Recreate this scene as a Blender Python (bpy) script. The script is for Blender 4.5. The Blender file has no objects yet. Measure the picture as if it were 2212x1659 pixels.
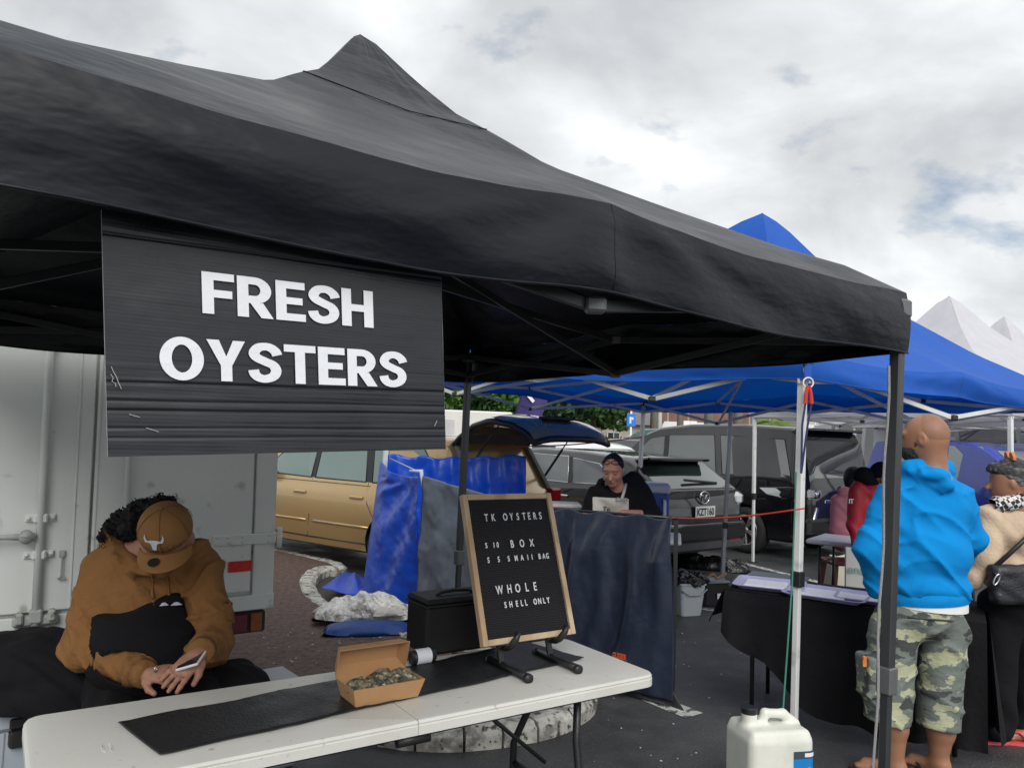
import bpy, bmesh, math, random
import numpy as np
from mathutils import Vector, Matrix
random.seed(7); rng = np.random.default_rng(7)
scene = bpy.context.scene
COL = scene.collection
rad = math.radians

# ------------------------------------------------------------------ camera
CAM_H = 1.55; FPX = 1660.0
PITCH = math.atan(110 / FPX); ROLL = rad(2.0)
_fw = Vector((0, math.cos(PITCH), math.sin(PITCH))); _up = Vector((0, -math.sin(PITCH), math.cos(PITCH))); _rt = Vector((1, 0, 0))
CR = _rt * math.cos(ROLL) + _up * math.sin(ROLL); CU = _up * math.cos(ROLL) - _rt * math.sin(ROLL)
CP = Vector((0, 0, CAM_H))
cd = bpy.data.cameras.new('camera'); cam = bpy.data.objects.new('camera', cd); COL.objects.link(cam)
cd.sensor_fit = 'HORIZONTAL'; cd.sensor_width = 36.0; cd.lens = 36.0 * FPX / 2212.0
cd.clip_start = 0.05; cd.clip_end = 2000
m = Matrix.Identity(4)
for i in range(3):
    m[i][0] = CR[i]; m[i][1] = CU[i]; m[i][2] = -_fw[i]; m[i][3] = CP[i]
cam.matrix_world = m
scene.camera = cam

# ------------------------------------------------------------------ world, sun, exposure
SUN_EL, SUN_ROT = rad(38), rad(168)
w = bpy.data.worlds.new('World'); scene.world = w; w.use_nodes = True
nt = w.node_tree; nt.nodes.clear()
def N(t, **k):
    n = nt.nodes.new(t)
    for a, b in k.items(): setattr(n, a, b)
    return n
def LK(a, b): nt.links.new(a, b)
sky = N('ShaderNodeTexSky', sky_type='NISHITA', sun_disc=False); sky.sun_elevation = SUN_EL; sky.sun_rotation = SUN_ROT
tc = N('ShaderNodeTexCoord'); sp = N('ShaderNodeSeparateXYZ'); LK(tc.outputs['Generated'], sp.inputs[0])
mz = N('ShaderNodeMath', operation='MAXIMUM'); LK(sp.outputs['Z'], mz.inputs[0]); mz.inputs[1].default_value = 0.0
ad = N('ShaderNodeMath', operation='ADD'); LK(mz.outputs[0], ad.inputs[0]); ad.inputs[1].default_value = 0.45
dv = N('ShaderNodeVectorMath', operation='DIVIDE'); LK(tc.outputs['Generated'], dv.inputs[0])
cb = N('ShaderNodeCombineXYZ'); LK(ad.outputs[0], cb.inputs[0]); LK(ad.outputs[0], cb.inputs[1]); cb.inputs[2].default_value = 1.0
LK(cb.outputs[0], dv.inputs[1])
mp = N('ShaderNodeMapping'); LK(dv.outputs[0], mp.inputs[0]); mp.inputs['Rotation'].default_value = (0, 0, rad(20)); mp.inputs['Scale'].default_value = (1.0, 1.2, 0.5)
mp.inputs['Location'].default_value = (4.9, 1.851, 0)
n1 = N('ShaderNodeTexNoise'); LK(mp.outputs[0], n1.inputs['Vector']); n1.inputs['Scale'].default_value = 2.6; n1.inputs['Detail'].default_value = 7; n1.inputs['Roughness'].default_value = 0.52; n1.inputs['Distortion'].default_value = 0.25
r1 = N('ShaderNodeValToRGB'); LK(n1.outputs['Fac'], r1.inputs[0])
e = r1.color_ramp.elements; e[0].position = 0.33; e[0].color = (0.33, 0.345, 0.36, 1); e[1].position = 0.70; e[1].color = (0.63, 0.64, 0.65, 1)
x = r1.color_ramp.elements.new(0.51); x.color = (0.46, 0.475, 0.485, 1)
mp2 = N('ShaderNodeMapping'); LK(dv.outputs[0], mp2.inputs[0]); mp2.inputs['Location'].default_value = (3.047, 3.1, 0); mp2.inputs['Scale'].default_value = (1.0, 1.3, 0.5)
n2 = N('ShaderNodeTexNoise'); LK(mp2.outputs[0], n2.inputs['Vector']); n2.inputs['Scale'].default_value = 3.0; n2.inputs['Detail'].default_value = 6; n2.inputs['Roughness'].default_value = 0.55
r2 = N('ShaderNodeValToRGB'); LK(n2.outputs['Fac'], r2.inputs[0])
e = r2.color_ramp.elements; e[0].position = 0.60; e[0].color = (0, 0, 0, 1); e[1].position = 0.73; e[1].color = (1, 1, 1, 1)
SKS = 0.06
sk = N('ShaderNodeVectorMath', operation='SCALE'); LK(sky.outputs[0], sk.inputs[0]); sk.inputs['Scale'].default_value = SKS
mx = N('ShaderNodeMix', data_type='RGBA'); LK(r2.outputs[0], mx.inputs['Factor']); LK(r1.outputs[0], mx.inputs['A']); LK(sk.outputs[0], mx.inputs['B'])
bg = N('ShaderNodeBackground'); LK(mx.outputs['Result'], bg.inputs[0]); bg.inputs[1].default_value = 1.0
wo = N('ShaderNodeOutputWorld'); LK(bg.outputs[0], wo.inputs[0])
sd = bpy.data.lights.new('sun', 'SUN'); sd.energy = 1.5; sd.angle = rad(40); sd.color = (1, 0.97, 0.93)
sun = bpy.data.objects.new('sun', sd); COL.objects.link(sun)
# same direction as the sky's sun: azimuth measured from +Y towards +X
_sdir = Vector((math.sin(SUN_ROT) * math.cos(SUN_EL), math.cos(SUN_ROT) * math.cos(SUN_EL), math.sin(SUN_EL)))
sun.rotation_euler = _sdir.to_track_quat('Z', 'Y').to_euler()
scene.render.engine = 'CYCLES'
vs = scene.view_settings; vs.view_transform = 'Standard'; vs.look = 'None'; vs.exposure = 0.88; vs.gamma = 1.0; vs.use_curve_mapping = False

# ------------------------------------------------------------------ helpers
def ray(x, y): return CR * ((x - 1106) / FPX) + CU * (-(y - 829.5) / FPX) + _fw
def at(x, y, Y):
    d = ray(x, y); return CP + d * (Y / d.y)
def gnd(x, y, z=0.0):
    d = ray(x, y); return CP + d * ((z - CAM_H) / d.z)
MW = {}
def obj(name, me, mat=None, parent=None, smooth=False, local=False):
    o = bpy.data.objects.new(name, me); COL.objects.link(o)
    if mat is not None and not me.materials:
        for q in (mat if isinstance(mat, (list, tuple)) else [mat]): me.materials.append(q)
    if smooth: me.polygons.foreach_set('use_smooth', [True] * len(me.polygons))
    if parent is not None:
        o.parent = parent
        if not local and parent.name in MW: o.matrix_parent_inverse = MW[parent.name].inverted()
    return o
def mk(name, V, F, mat=None, parent=None, smooth=False, fm=None, local=False):
    me = bpy.data.meshes.new(name); me.from_pydata([tuple(v) for v in V], [], [tuple(f) for f in F]); me.update()
    o = obj(name, me, mat, parent, smooth, local)
    if fm is not None: me.polygons.foreach_set('material_index', fm)
    return o
def tag(o, label, cat, group=None, kind=None):
    if label: o['label'] = label
    if cat: o['category'] = cat
    if group: o['group'] = group
    if kind: o['kind'] = kind
    return o
def thing(name, label, cat, loc=(0, 0, 0), rz=0.0, group=None, rot=None):
    o = bpy.data.objects.new(name, None); COL.objects.link(o); o.empty_display_size = 0.1
    o.location = loc; o.rotation_euler = rot if rot else (0, 0, rz)
    MW[o.name] = Matrix.Translation(Vector(loc)) @ o.rotation_euler.to_matrix().to_4x4()
    return tag(o, label, cat, group)
def struct(name, V, F, mat, smooth=False):
    o = mk(name, V, F, mat, None, smooth); o['kind'] = 'structure'; return o
def smooth_by_angle(o, ang=35):
    me = o.data
    me.polygons.foreach_set('use_smooth', [True] * len(me.polygons))
    bm = bmesh.new(); bm.from_mesh(me)
    for ed in bm.edges:
        if len(ed.link_faces) == 2 and ed.calc_face_angle(0) > rad(ang): ed.smooth = False
    bm.to_mesh(me); bm.free()
def solidify(o, t, off=0):
    md = o.modifiers.new('thick', 'SOLIDIFY'); md.thickness = t; md.offset = off; return o

class MB:
    """collects simple shapes into one mesh"""
    def __init__(s): s.V = []; s.F = []; s.M = []; s.mi = 0
    def add(s, V, F):
        b = len(s.V); s.V += [tuple(v) for v in V]; s.F += [tuple(b + i for i in f) for f in F]; s.M += [s.mi] * len(F); return s
    def box(s, c, size, R=None, ch=0.0):
        hx, hy, hz = [q / 2 for q in size]; c = Vector(c)
        if ch <= 0:
            V = [(-hx, -hy, -hz), (hx, -hy, -hz), (hx, hy, -hz), (-hx, hy, -hz), (-hx, -hy, hz), (hx, -hy, hz), (hx, hy, hz), (-hx, hy, hz)]
            F = [(0, 3, 2, 1), (4, 5, 6, 7), (0, 1, 5, 4), (1, 2, 6, 5), (2, 3, 7, 6), (3, 0, 4, 7)]
        else:
            V = []; idx = {}
            for sx in (-1, 1):
                for sy in (-1, 1):
                    for sz in (-1, 1):
                        for ax in range(3):
                            p = [sx * (hx - ch), sy * (hy - ch), sz * (hz - ch)]
                            p[ax] = (sx * hx, sy * hy, sz * hz)[ax]
                            idx[(sx, sy, sz, ax)] = len(V); V.append(tuple(p))
            F = []
            for ax in range(3):
                o1, o2 = [(1, 2), (2, 0), (0, 1)][ax]
                for sg in (-1, 1):
                    cyc = [(-1, -1), (1, -1), (1, 1), (-1, 1)]
                    if sg < 0: cyc = cyc[::-1]
                    f = []
                    for a, b in cyc:
                        k = [0, 0, 0]; k[ax] = sg; k[o1] = a; k[o2] = b; f.append(idx[(*k, ax)])
                    F.append(f)
            for ax in range(3):
                o1, o2 = [(1, 2), (2, 0), (0, 1)][ax]
                for a in (-1, 1):
                    for b in (-1, 1):
                        k = [0, 0, 0]; k[o1] = a; k[o2] = b
                        k0 = k[:]; k0[ax] = -1; k1 = k[:]; k1[ax] = 1
                        f = [idx[(*k0, o1)], idx[(*k1, o1)], idx[(*k1, o2)], idx[(*k0, o2)]]
                        F.append(f if a * b > 0 else f[::-1])
            for sx in (-1, 1):
                for sy in (-1, 1):
                    for sz in (-1, 1):
                        f = [idx[(sx, sy, sz, 0)], idx[(sx, sy, sz, 1)], idx[(sx, sy, sz, 2)]]
                        F.append(f if sx * sy * sz > 0 else f[::-1])
        V = [Vector(v) for v in V]
        if R is not None: V = [R @ v for v in V]
        return s.add([v + c for v in V], F)
    def bar(s, p, q, w, h=None, up=(0, 0, 1), ch=0.0):
        p = Vector(p); q = Vector(q); h = h or w; d = (q - p); L = d.length
        if L < 1e-6: return s
        d.normalize(); up = Vector(up)
        if abs(d.dot(up)) > 0.98: up = Vector((0, 1, 0)) if abs(d.y) < 0.9 else Vector((1, 0, 0))
        y = up.cross(d).normalized(); z = d.cross(y)
        R = Matrix((d, y, z)).transposed()
        return s.box((p + q) / 2, (L, w, h), R, ch)
    def tube(s, pts, r, n=8, cap=True):
        pts = [Vector(p) for p in pts]; rr = r if isinstance(r, (list, tuple)) else [r] * len(pts)
        V = []; F = []; prev = None
        for i, p in enumerate(pts):
            d = (pts[min(i + 1, len(pts) - 1)] - pts[max(i - 1, 0)])
            if d.length < 1e-9: d = Vector((0, 0, 1))
            d.normalize()
            if prev is None:
                a = Vector((0, 0, 1)) if abs(d.z) < 0.9 else Vector((1, 0, 0)); u = d.cross(a).normalized()
            else: u = (prev - d * prev.dot(d)).normalized()
            prev = u; v = d.cross(u)
            for k in range(n):
                t = 2 * math.pi * k / n; V.append(p + (u * math.cos(t) + v * math.sin(t)) * rr[i])
        for i in range(len(pts) - 1):
            for k in range(n):
                F.append((i * n + k, i * n + (k + 1) % n, (i + 1) * n + (k + 1) % n, (i + 1) * n + k))
        if cap: F.append(tuple(range(n))[::-1]); F.append(tuple((len(pts) - 1) * n + k for k in range(n)))
        return s.add(V, F)
    def lathe(s, prof, c=(0, 0, 0), n=16, R=None, cap=True):
        c = Vector(c); V = []; F = []
        for r, z in prof:
            for k in range(n):
                t = 2 * math.pi * k / n; v = Vector((r * math.cos(t), r * math.sin(t), z)); V.append((R @ v if R is not None else v) + c)
        for i in range(len(prof) - 1):
            for k in range(n): F.append((i * n + k, i * n + (k + 1) % n, (i + 1) * n + (k + 1) % n, (i + 1) * n + k))
        if cap: F.append(tuple(range(n))[::-1]); F.append(tuple((len(prof) - 1) * n + k for k in range(n)))
        return s.add(V, F)
    def prism(s, poly, ext):
        """poly: list of 3-D points (planar), ext: extrusion vector"""
        n = len(poly); ext = Vector(ext); V = [Vector(p) for p in poly]; V += [v + ext for v in V]
        F = [tuple(range(n))[::-1], tuple(range(n, 2 * n))] + [(i, (i + 1) % n, n + (i + 1) % n, n + i) for i in range(n)]
        return s.add(V, F)
    def grid(s, f, nu, nv, closed=False):
        V = [f(i / nu, j / nv) for j in range(nv + 1) for i in range(nu + 1)]
        F = [(j * (nu + 1) + i, j * (nu + 1) + i + 1, (j + 1) * (nu + 1) + i + 1, (j + 1) * (nu + 1) + i) for j in range(nv) for i in range(nu)]
        return s.add(V, F)
    def build(s, name, mat=None, parent=None, smooth=False, local=False, ang=None):
        o = mk(name, s.V, s.F, mat, parent, smooth, s.M if max(s.M or [0]) > 0 else None, local)
        if ang: smooth_by_angle(o, ang)
        return o

def lerp(a, b, t): return a + (b - a) * t
def Rz(a): return Matrix.Rotation(a, 3, 'Z')

# ---- value noise for geometry
_P = rng.random((64, 64, 8)).astype(np.float32)
def vnoise(x, y, z=0.0):
    x = np.asarray(x, float); y = np.asarray(y, float); z = np.asarray(z, float) + 0 * x
    def g(i, j, k): return _P[np.mod(i, 64), np.mod(j, 64), np.mod(k, 8)]
    xi = np.floor(x).astype(int); yi = np.floor(y).astype(int); zi = np.floor(z).astype(int)
    fx = x - xi; fy = y - yi; fz = z - zi
    fx = fx * fx * (3 - 2 * fx); fy = fy * fy * (3 - 2 * fy); fz = fz * fz * (3 - 2 * fz)
    r = 0
    for a in (0, 1):
        for b in (0, 1):
            for c in (0, 1):
                r = r + g(xi + a, yi + b, zi + c) * (fx if a else 1 - fx) * (fy if b else 1 - fy) * (fz if c else 1 - fz)
    return r * 2 - 1
_PL = _P.tolist()
def vn1(x, y, z):
    xi = math.floor(x); yi = math.floor(y); zi = math.floor(z); fx = x - xi; fy = y - yi; fz = z - zi
    fx = fx * fx * (3 - 2 * fx); fy = fy * fy * (3 - 2 * fy); fz = fz * fz * (3 - 2 * fz)
    A = _PL[xi & 63]; B = _PL[(xi + 1) & 63]; y0 = yi & 63; y1 = (yi + 1) & 63; z0 = zi & 7; z1 = (zi + 1) & 7
    def lz(q): return q[z0] + (q[z1] - q[z0]) * fz
    a = lz(A[y0]); a += (lz(A[y1]) - a) * fy; b = lz(B[y0]); b += (lz(B[y1]) - b) * fy
    return (a + (b - a) * fx) * 2 - 1
def fn(x, y, z=0.0, o=3):
    r = 0; a = 1.0
    for k in range(o): r += a * vn1(x * 2 ** k + 7 * k, y * 2 ** k + 3 * k, z); a *= 0.5
    return r

# ------------------------------------------------------------------ materials
MATS = {}
def mat(name, col, rough=0.6, metal=0.0, var=0.12, vscale=6.0, bump=0.0, bscale=60.0, spec=0.5, coat=0.0, sheen=0.0, trans=0.0, alpha=1.0, col2=None, c2scale=3.0, c2lo=0.5, c2hi=0.62, rvar=0.0, aniso=None, emit=None, sss=0.0, ior=1.5, stretch=(1, 1, 1), bdetail=4, bdist=0.02, col3=None, c3scale=9.0, c3lo=0.55, c3hi=0.6, coat_ior=1.5):
    if name in MATS: return MATS[name]
    M = bpy.data.materials.new(name); M.use_nodes = True; t = M.node_tree; t.nodes.clear()
    def n(ty, **k):
        q = t.nodes.new(ty)
        for a, b in k.items(): setattr(q, a, b)
        return q
    L = t.links.new
    out = n('ShaderNodeOutputMaterial'); b = n('ShaderNodeBsdfPrincipled'); L(b.outputs[0], out.inputs[0])
    b.inputs['Roughness'].default_value = rough; b.inputs['Metallic'].default_value = metal
    b.inputs['Specular IOR Level'].default_value = spec; b.inputs['Coat Weight'].default_value = coat; b.inputs['Coat Roughness'].default_value = 0.04; b.inputs['Coat IOR'].default_value = coat_ior
    b.inputs['Sheen Weight'].default_value = sheen; b.inputs['Transmission Weight'].default_value = trans; b.inputs['IOR'].default_value = ior
    b.inputs['Alpha'].default_value = alpha
    if sss: b.inputs['Subsurface Weight'].default_value = sss; b.inputs['Subsurface Radius'].default_value = (0.02, 0.008, 0.005); b.inputs['Subsurface Scale'].default_value = 0.5
    if emit: b.inputs['Emission Color'].default_value = (*emit[:3], 1); b.inputs['Emission Strength'].default_value = emit[3]
    tco = n('ShaderNodeTexCoord'); mpn = n('ShaderNodeMapping'); L(tco.outputs['Object'], mpn.inputs[0]); mpn.inputs['Scale'].default_value = stretch
    V = mpn.outputs[0]
    c = n('ShaderNodeRGB'); c.outputs[0].default_value = (*col, 1); cur = c.outputs[0]
    def layer(cur, c2, sc, lo, hi):
        nz = n('ShaderNodeTexNoise'); L(V, nz.inputs['Vector']); nz.inputs['Scale'].default_value = sc; nz.inputs['Detail'].default_value = 5
        mr = n('ShaderNodeMapRange'); L(nz.outputs['Fac'], mr.inputs[0]); mr.inputs[1].default_value = lo; mr.inputs[2].default_value = hi
        mi = n('ShaderNodeMix', data_type='RGBA'); L(mr.outputs[0], mi.inputs['Factor']); L(cur, mi.inputs['A']); mi.inputs['B'].default_value = (*c2, 1)
        return mi.outputs['Result']
    if col2: cur = layer(cur, col2, c2scale, c2lo, c2hi)
    if col3: cur = layer(cur, col3, c3scale, c3lo, c3hi)
    if var > 0:
        nz = n('ShaderNodeTexNoise'); L(V, nz.inputs['Vector']); nz.inputs['Scale'].default_value = vscale; nz.inputs['Detail'].default_value = 6; nz.inputs['Roughness'].default_value = 0.6
        mr = n('ShaderNodeMapRange'); L(nz.outputs['Fac'], mr.inputs[0]); mr.inputs[1].default_value = 0.25; mr.inputs[2].default_value = 0.75; mr.inputs[3].default_value = 1 - var; mr.inputs[4].default_value = 1 + var
        hs = n('ShaderNodeHueSaturation'); L(cur, hs.inputs['Color']); L(mr.outputs[0], hs.inputs['Value']); cur = hs.outputs[0]
        if rvar:
            m2 = n('ShaderNodeMapRange'); L(nz.outputs['Fac'], m2.inputs[0]); m2.inputs[1].default_value = 0.3; m2.inputs[2].default_value = 0.7; m2.inputs[3].default_value = max(0.02, rough - rvar); m2.inputs[4].default_value = min(1, rough + rvar); L(m2.outputs[0], b.inputs['Roughness'])
    L(cur, b.inputs['Base Color'])
    if bump > 0:
        nz = n('ShaderNodeTexNoise'); L(V, nz.inputs['Vector']); nz.inputs['Scale'].default_value = bscale; nz.inputs['Detail'].default_value = bdetail
        bp = n('ShaderNodeBump'); L(nz.outputs['Fac'], bp.inputs['Height']); bp.inputs['Strength'].default_value = bump; bp.inputs['Distance'].default_value = bdist; L(bp.outputs[0], b.inputs['Normal'])
    MATS[name] = M; M['bsdf'] = b.name
    return M

def text_mesh(name, body, size, M, parent=None, bold=0.0, extrude=0.0005, xf=None, spacing=1.0, align='LEFT', xs=1.0, shear=0.0):
    """flat lettering; xf(Vector(x, y, z)) places each vertex"""
    cu = bpy.data.curves.new('lettering', 'FONT'); cu.body = body; cu.size = size; cu.offset = bold; cu.extrude = extrude; cu.space_character = spacing; cu.align_x = align; cu.resolution_u = 4; cu.shear = shear
    to = bpy.data.objects.new('lettering', cu); COL.objects.link(to)
    dg = bpy.context.evaluated_depsgraph_get(); me = bpy.data.meshes.new_from_object(to.evaluated_get(dg))
    bpy.data.objects.remove(to); bpy.data.curves.remove(cu)
    me.name = name; me.materials.clear()
    for v in me.vertices:
        p = Vector((v.co.x * xs, v.co.y, v.co.z))
        v.co = xf(p) if xf else p
    return obj(name, me, M, parent)

# ------------------------------------------------------------------ implicit surfaces (bodies, clothes, soft things)
class SDF:
    def __init__(s, lo, hi, res):
        s.lo = np.array(lo, float); s.res = res; n = np.ceil((np.array(hi) - s.lo) / res).astype(int) + 1; s.n = n
        ax = [(s.lo[i] + res * np.arange(n[i])).astype(np.float32) for i in range(3)]
        s.X = ax[0][:, None, None]; s.Y = ax[1][None, :, None]; s.Z = ax[2][None, None, :]
        s.d = np.full(tuple(n), 9.0, np.float32)
    def cone(s, a, b, ra, rb):
        a = np.array(a, np.float32); b = np.array(b, np.float32); ab = b - a; L2 = float(ab @ ab) + 1e-9
        px, py, pz = s.X - a[0], s.Y - a[1], s.Z - a[2]
        t = np.clip((px * ab[0] + py * ab[1] + pz * ab[2]) / L2, 0, 1)
        return np.sqrt((px - t * ab[0]) ** 2 + (py - t * ab[1]) ** 2 + (pz - t * ab[2]) ** 2) - (ra + (rb - ra) * t)
    def ell(s, c, r, R=None):
        px, py, pz = s.X - float(c[0]), s.Y - float(c[1]), s.Z - float(c[2])
        if R is not None:
            R = np.array(R, np.float32); px, py, pz = (px * R[0, 0] + py * R[1, 0] + pz * R[2, 0], px * R[0, 1] + py * R[1, 1] + pz * R[2, 1], px * R[0, 2] + py * R[1, 2] + pz * R[2, 2])
        k = np.sqrt((px / r[0]) ** 2 + (py / r[1]) ** 2 + (pz / r[2]) ** 2) + 1e-6
        k2 = np.sqrt((px / r[0] ** 2) ** 2 + (py / r[1] ** 2) ** 2 + (pz / r[2] ** 2) ** 2) + 1e-6
        return k * (k - 1) / k2
    def rbox(s, c, h, r, R=None):
        px, py, pz = s.X - float(c[0]), s.Y - float(c[1]), s.Z - float(c[2])
        if R is not None:
            R = np.array(R, np.float32); px, py, pz = (px * R[0, 0] + py * R[1, 0] + pz * R[2, 0], px * R[0, 1] + py * R[1, 1] + pz * R[2, 1], px * R[0, 2] + py * R[1, 2] + pz * R[2, 2])
        qx, qy, qz = np.abs(px) - (h[0] - r), np.abs(py) - (h[1] - r), np.abs(pz) - (h[2] - r)
        return np.sqrt(np.maximum(qx, 0) ** 2 + np.maximum(qy, 0) ** 2 + np.maximum(qz, 0) ** 2) + np.minimum(np.maximum(qx, np.maximum(qy, qz)), 0) - r
    def plane(s, p, n):
        n = Vector(n).normalized(); return (s.X - p[0]) * n.x + (s.Y - p[1]) * n.y + (s.Z - p[2]) * n.z
    def u(s, d, k=0.03):
        h = np.clip(0.5 + 0.5 * (s.d - d) / k, 0, 1); s.d = s.d + (d - s.d) * h - k * h * (1 - h); return s
    def sub(s, d, k=0.01):
        h = np.clip(0.5 - 0.5 * (s.d + d) / k, 0, 1); s.d = s.d + (-d - s.d) * h + k * h * (1 - h); return s
    def inter(s, d): s.d = np.maximum(s.d, d); return s
    def wrinkle(s, amp, fx, fy, fz, ph=0.0):
        s.d = s.d + amp * np.sin(s.X * fx + s.Y * fy + s.Z * fz + ph + 1.7 * np.sin(s.X * fz * .6 + s.Z * fx * .5 + ph)); return s
    def rough(s, amp, f, seed=0.0):
        x = s.X * f + seed; y = s.Y * f; z = s.Z * f
        s.d = s.d + amp * (np.sin(x + 2 * np.sin(y * .9 + z)) * np.cos(y * 1.1 + 1.5 * np.sin(z * 1.3 + x * .4)) + .5 * np.sin(z * 2.1 + x * 1.7 + 2 * np.cos(y * 1.9)))
        return s
    def mesh(s):
        v = s.d; n = v.shape; neg = v < 0
        c = np.zeros((n[0] - 1, n[1] - 1, n[2] - 1), np.int8)
        for a in (0, 1):
            for b in (0, 1):
                for e in (0, 1): c += neg[a:n[0] - 1 + a, b:n[1] - 1 + b, e:n[2] - 1 + e]
        act = (c > 0) & (c < 8); I = np.argwhere(act)
        if len(I) == 0: return [], []
        idx = np.full(act.shape, -1, np.int64); idx[act] = np.arange(len(I))
        acc = np.zeros((len(I), 3)); cnt = np.zeros(len(I))
        cor = [(a, b, e) for a in (0, 1) for b in (0, 1) for e in (0, 1)]
        for p in cor:
            for ax in range(3):
                if p[ax]: continue
                q = list(p); q[ax] = 1
                v0 = v[I[:, 0] + p[0], I[:, 1] + p[1], I[:, 2] + p[2]]; v1 = v[I[:, 0] + q[0], I[:, 1] + q[1], I[:, 2] + q[2]]
                m_ = (v0 < 0) != (v1 < 0); t = np.where(m_, v0 / np.where(m_, v0 - v1, 1), 0)
                P = np.tile(np.array(p, float), (len(I), 1)); P[:, ax] += t; acc += P * m_[:, None]; cnt += m_
        V = s.lo + s.res * (I + acc / cnt[:, None])
        F = []
        for ax in range(3):
            o1, o2 = [(1, 2), (2, 0), (0, 1)][ax]
            sl0 = [slice(None)] * 3; sl1 = [slice(None)] * 3; sl0[ax] = slice(0, n[ax] - 1); sl1[ax] = slice(1, n[ax])
            ch = neg[tuple(sl0)] != neg[tuple(sl1)]; E = np.argwhere(ch)
            E = E[(E[:, o1] > 0) & (E[:, o2] > 0) & (E[:, o1] < n[o1] - 1) & (E[:, o2] < n[o2] - 1)]
            if len(E) == 0: continue
            def cell(d1, d2):
                C_ = E.copy(); C_[:, o1] += d1; C_[:, o2] += d2; return idx[C_[:, 0], C_[:, 1], C_[:, 2]]
            q = np.stack([cell(-1, -1), cell(0, -1), cell(0, 0), cell(-1, 0)], 1)
            fl = neg[E[:, 0], E[:, 1], E[:, 2]]; q[~fl] = q[~fl][:, ::-1]; F.append(q)
        return V, np.concatenate(F)
def np_mesh(name, parts):
    """parts: list of (V, F, material index); one mesh object data"""
    Vs = []; Fs = []; Ms = []; b = 0
    for V, F, mi in parts:
        if len(V) == 0: continue
        Vs.append(np.asarray(V)); Fs.append(np.asarray(F) + b); Ms.append(np.full(len(F), mi)); b += len(V)
    V = np.concatenate(Vs); F = np.concatenate(Fs); M = np.concatenate(Ms)
    me = bpy.data.meshes.new(name); me.vertices.add(len(V)); me.vertices.foreach_set('co', V.astype(np.float32).ravel())
    me.loops.add(len(F) * 4); me.loops.foreach_set('vertex_index', F.astype(np.int32).ravel())
    me.polygons.add(len(F)); me.polygons.foreach_set('loop_start', np.arange(0, len(F) * 4, 4, dtype=np.int32)); me.polygons.foreach_set('material_index', M.astype(np.int32))
    me.polygons.foreach_set('use_smooth', np.ones(len(F), bool)); me.update(calc_edges=True); me.validate(); return me
def sdf_obj(name, parts, mats, parent=None):
    if isinstance(parts, SDF): parts = [(*parts.mesh(), 0)]
    return obj(name, np_mesh(name, parts), mats, parent)

# ================================================================== MATERIALS used widely
M_asphalt = mat('wet_asphalt', (0.062, 0.063, 0.064), 0.60, var=0.32, vscale=2.2, bump=0.7, bscale=70, rvar=0.24, col2=(0.036, 0.037, 0.039), c2scale=0.7, c2lo=0.45, c2hi=0.6, col3=(0.12, 0.12, 0.118), c3scale=70, c3lo=0.6, c3hi=0.7, bdist=0.01)
M_red = mat('red_chip_paving', (0.115, 0.066, 0.055), 0.8, var=0.35, vscale=28, bump=0.7, bscale=110, col2=(0.060, 0.045, 0.040), c2scale=22, c2lo=0.48, c2hi=0.6, col3=(0.19, 0.14, 0.12), c3scale=75, c3lo=0.6, c3hi=0.68, bdist=0.01)
M_kerb = mat('worn_white_kerb_paint', (0.50, 0.49, 0.44), 0.75, var=0.25, vscale=9, bump=0.8, bscale=45, col2=(0.23, 0.22, 0.20), c2scale=11, c2lo=0.48, c2hi=0.60, col3=(0.05, 0.05, 0.045), c3scale=26, c3lo=0.57, c3hi=0.66, bdist=0.01)
M_line = mat('worn_white_road_paint', (0.52, 0.52, 0.49), 0.7, var=0.25, vscale=9, col2=(0.10, 0.10, 0.10), c2scale=17, c2lo=0.5, c2hi=0.57, bump=0.4, bscale=80)
def translucent(M, fac):
    t = M.node_tree; b = t.nodes[M['bsdf']]; out = [n for n in t.nodes if n.type == 'OUTPUT_MATERIAL'][0]; tr = t.nodes.new('ShaderNodeBsdfTranslucent'); mxs = t.nodes.new('ShaderNodeMixShader'); mxs.inputs[0].default_value = fac
    t.links.new(b.inputs['Base Color'].links[0].from_socket, tr.inputs[0]); t.links.new(b.outputs[0], mxs.inputs[1]); t.links.new(tr.outputs[0], mxs.inputs[2]); t.links.new(mxs.outputs[0], out.inputs[0])
M_blackmetal = mat('black_powder_coat', (0.010, 0.011, 0.012), 0.36, var=0.2, vscale=12, bump=0.08, bscale=150, spec=0.5)
M_blackplastic = mat('black_plastic', (0.014, 0.014, 0.015), 0.45, var=0.2)
M_whitemetal = mat('white_painted_steel', (0.66, 0.67, 0.66), 0.45, var=0.10, vscale=5, col2=(0.42, 0.42, 0.40), c2scale=9, c2lo=0.6, c2hi=0.75)
M_greymetal = mat('grey_steel_tube', (0.34, 0.36, 0.38), 0.38, metal=0.5, var=0.1)
M_steel = mat('bright_steel', (0.55, 0.56, 0.57), 0.3, metal=1.0, var=0.1)
M_white = mat('white_plastic', (0.72, 0.72, 0.70), 0.5, var=0.06, vscale=4)
M_rubber = mat('tyre_rubber', (0.022, 0.022, 0.023), 0.75, var=0.3, bump=0.3, bscale=60)

# ================================================================== GROUND
V = []; F = []
gx = [-400, -120, -40, -15, -6, -2, 2, 6, 15, 40, 120, 400]; gy = [-60, -10, 0, 3, 6, 10, 18, 40, 90, 200, 700]
for yy in gy:
    for xx in gx: V.append((xx, yy, 0))
for j in range(len(gy) - 1):
    for i in range(len(gx) - 1):
        a = j * len(gx) + i; F.append((a, a + 1, a + 1 + len(gx), a + len(gx)))
struct('car_park_asphalt', V, F, M_asphalt)

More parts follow.
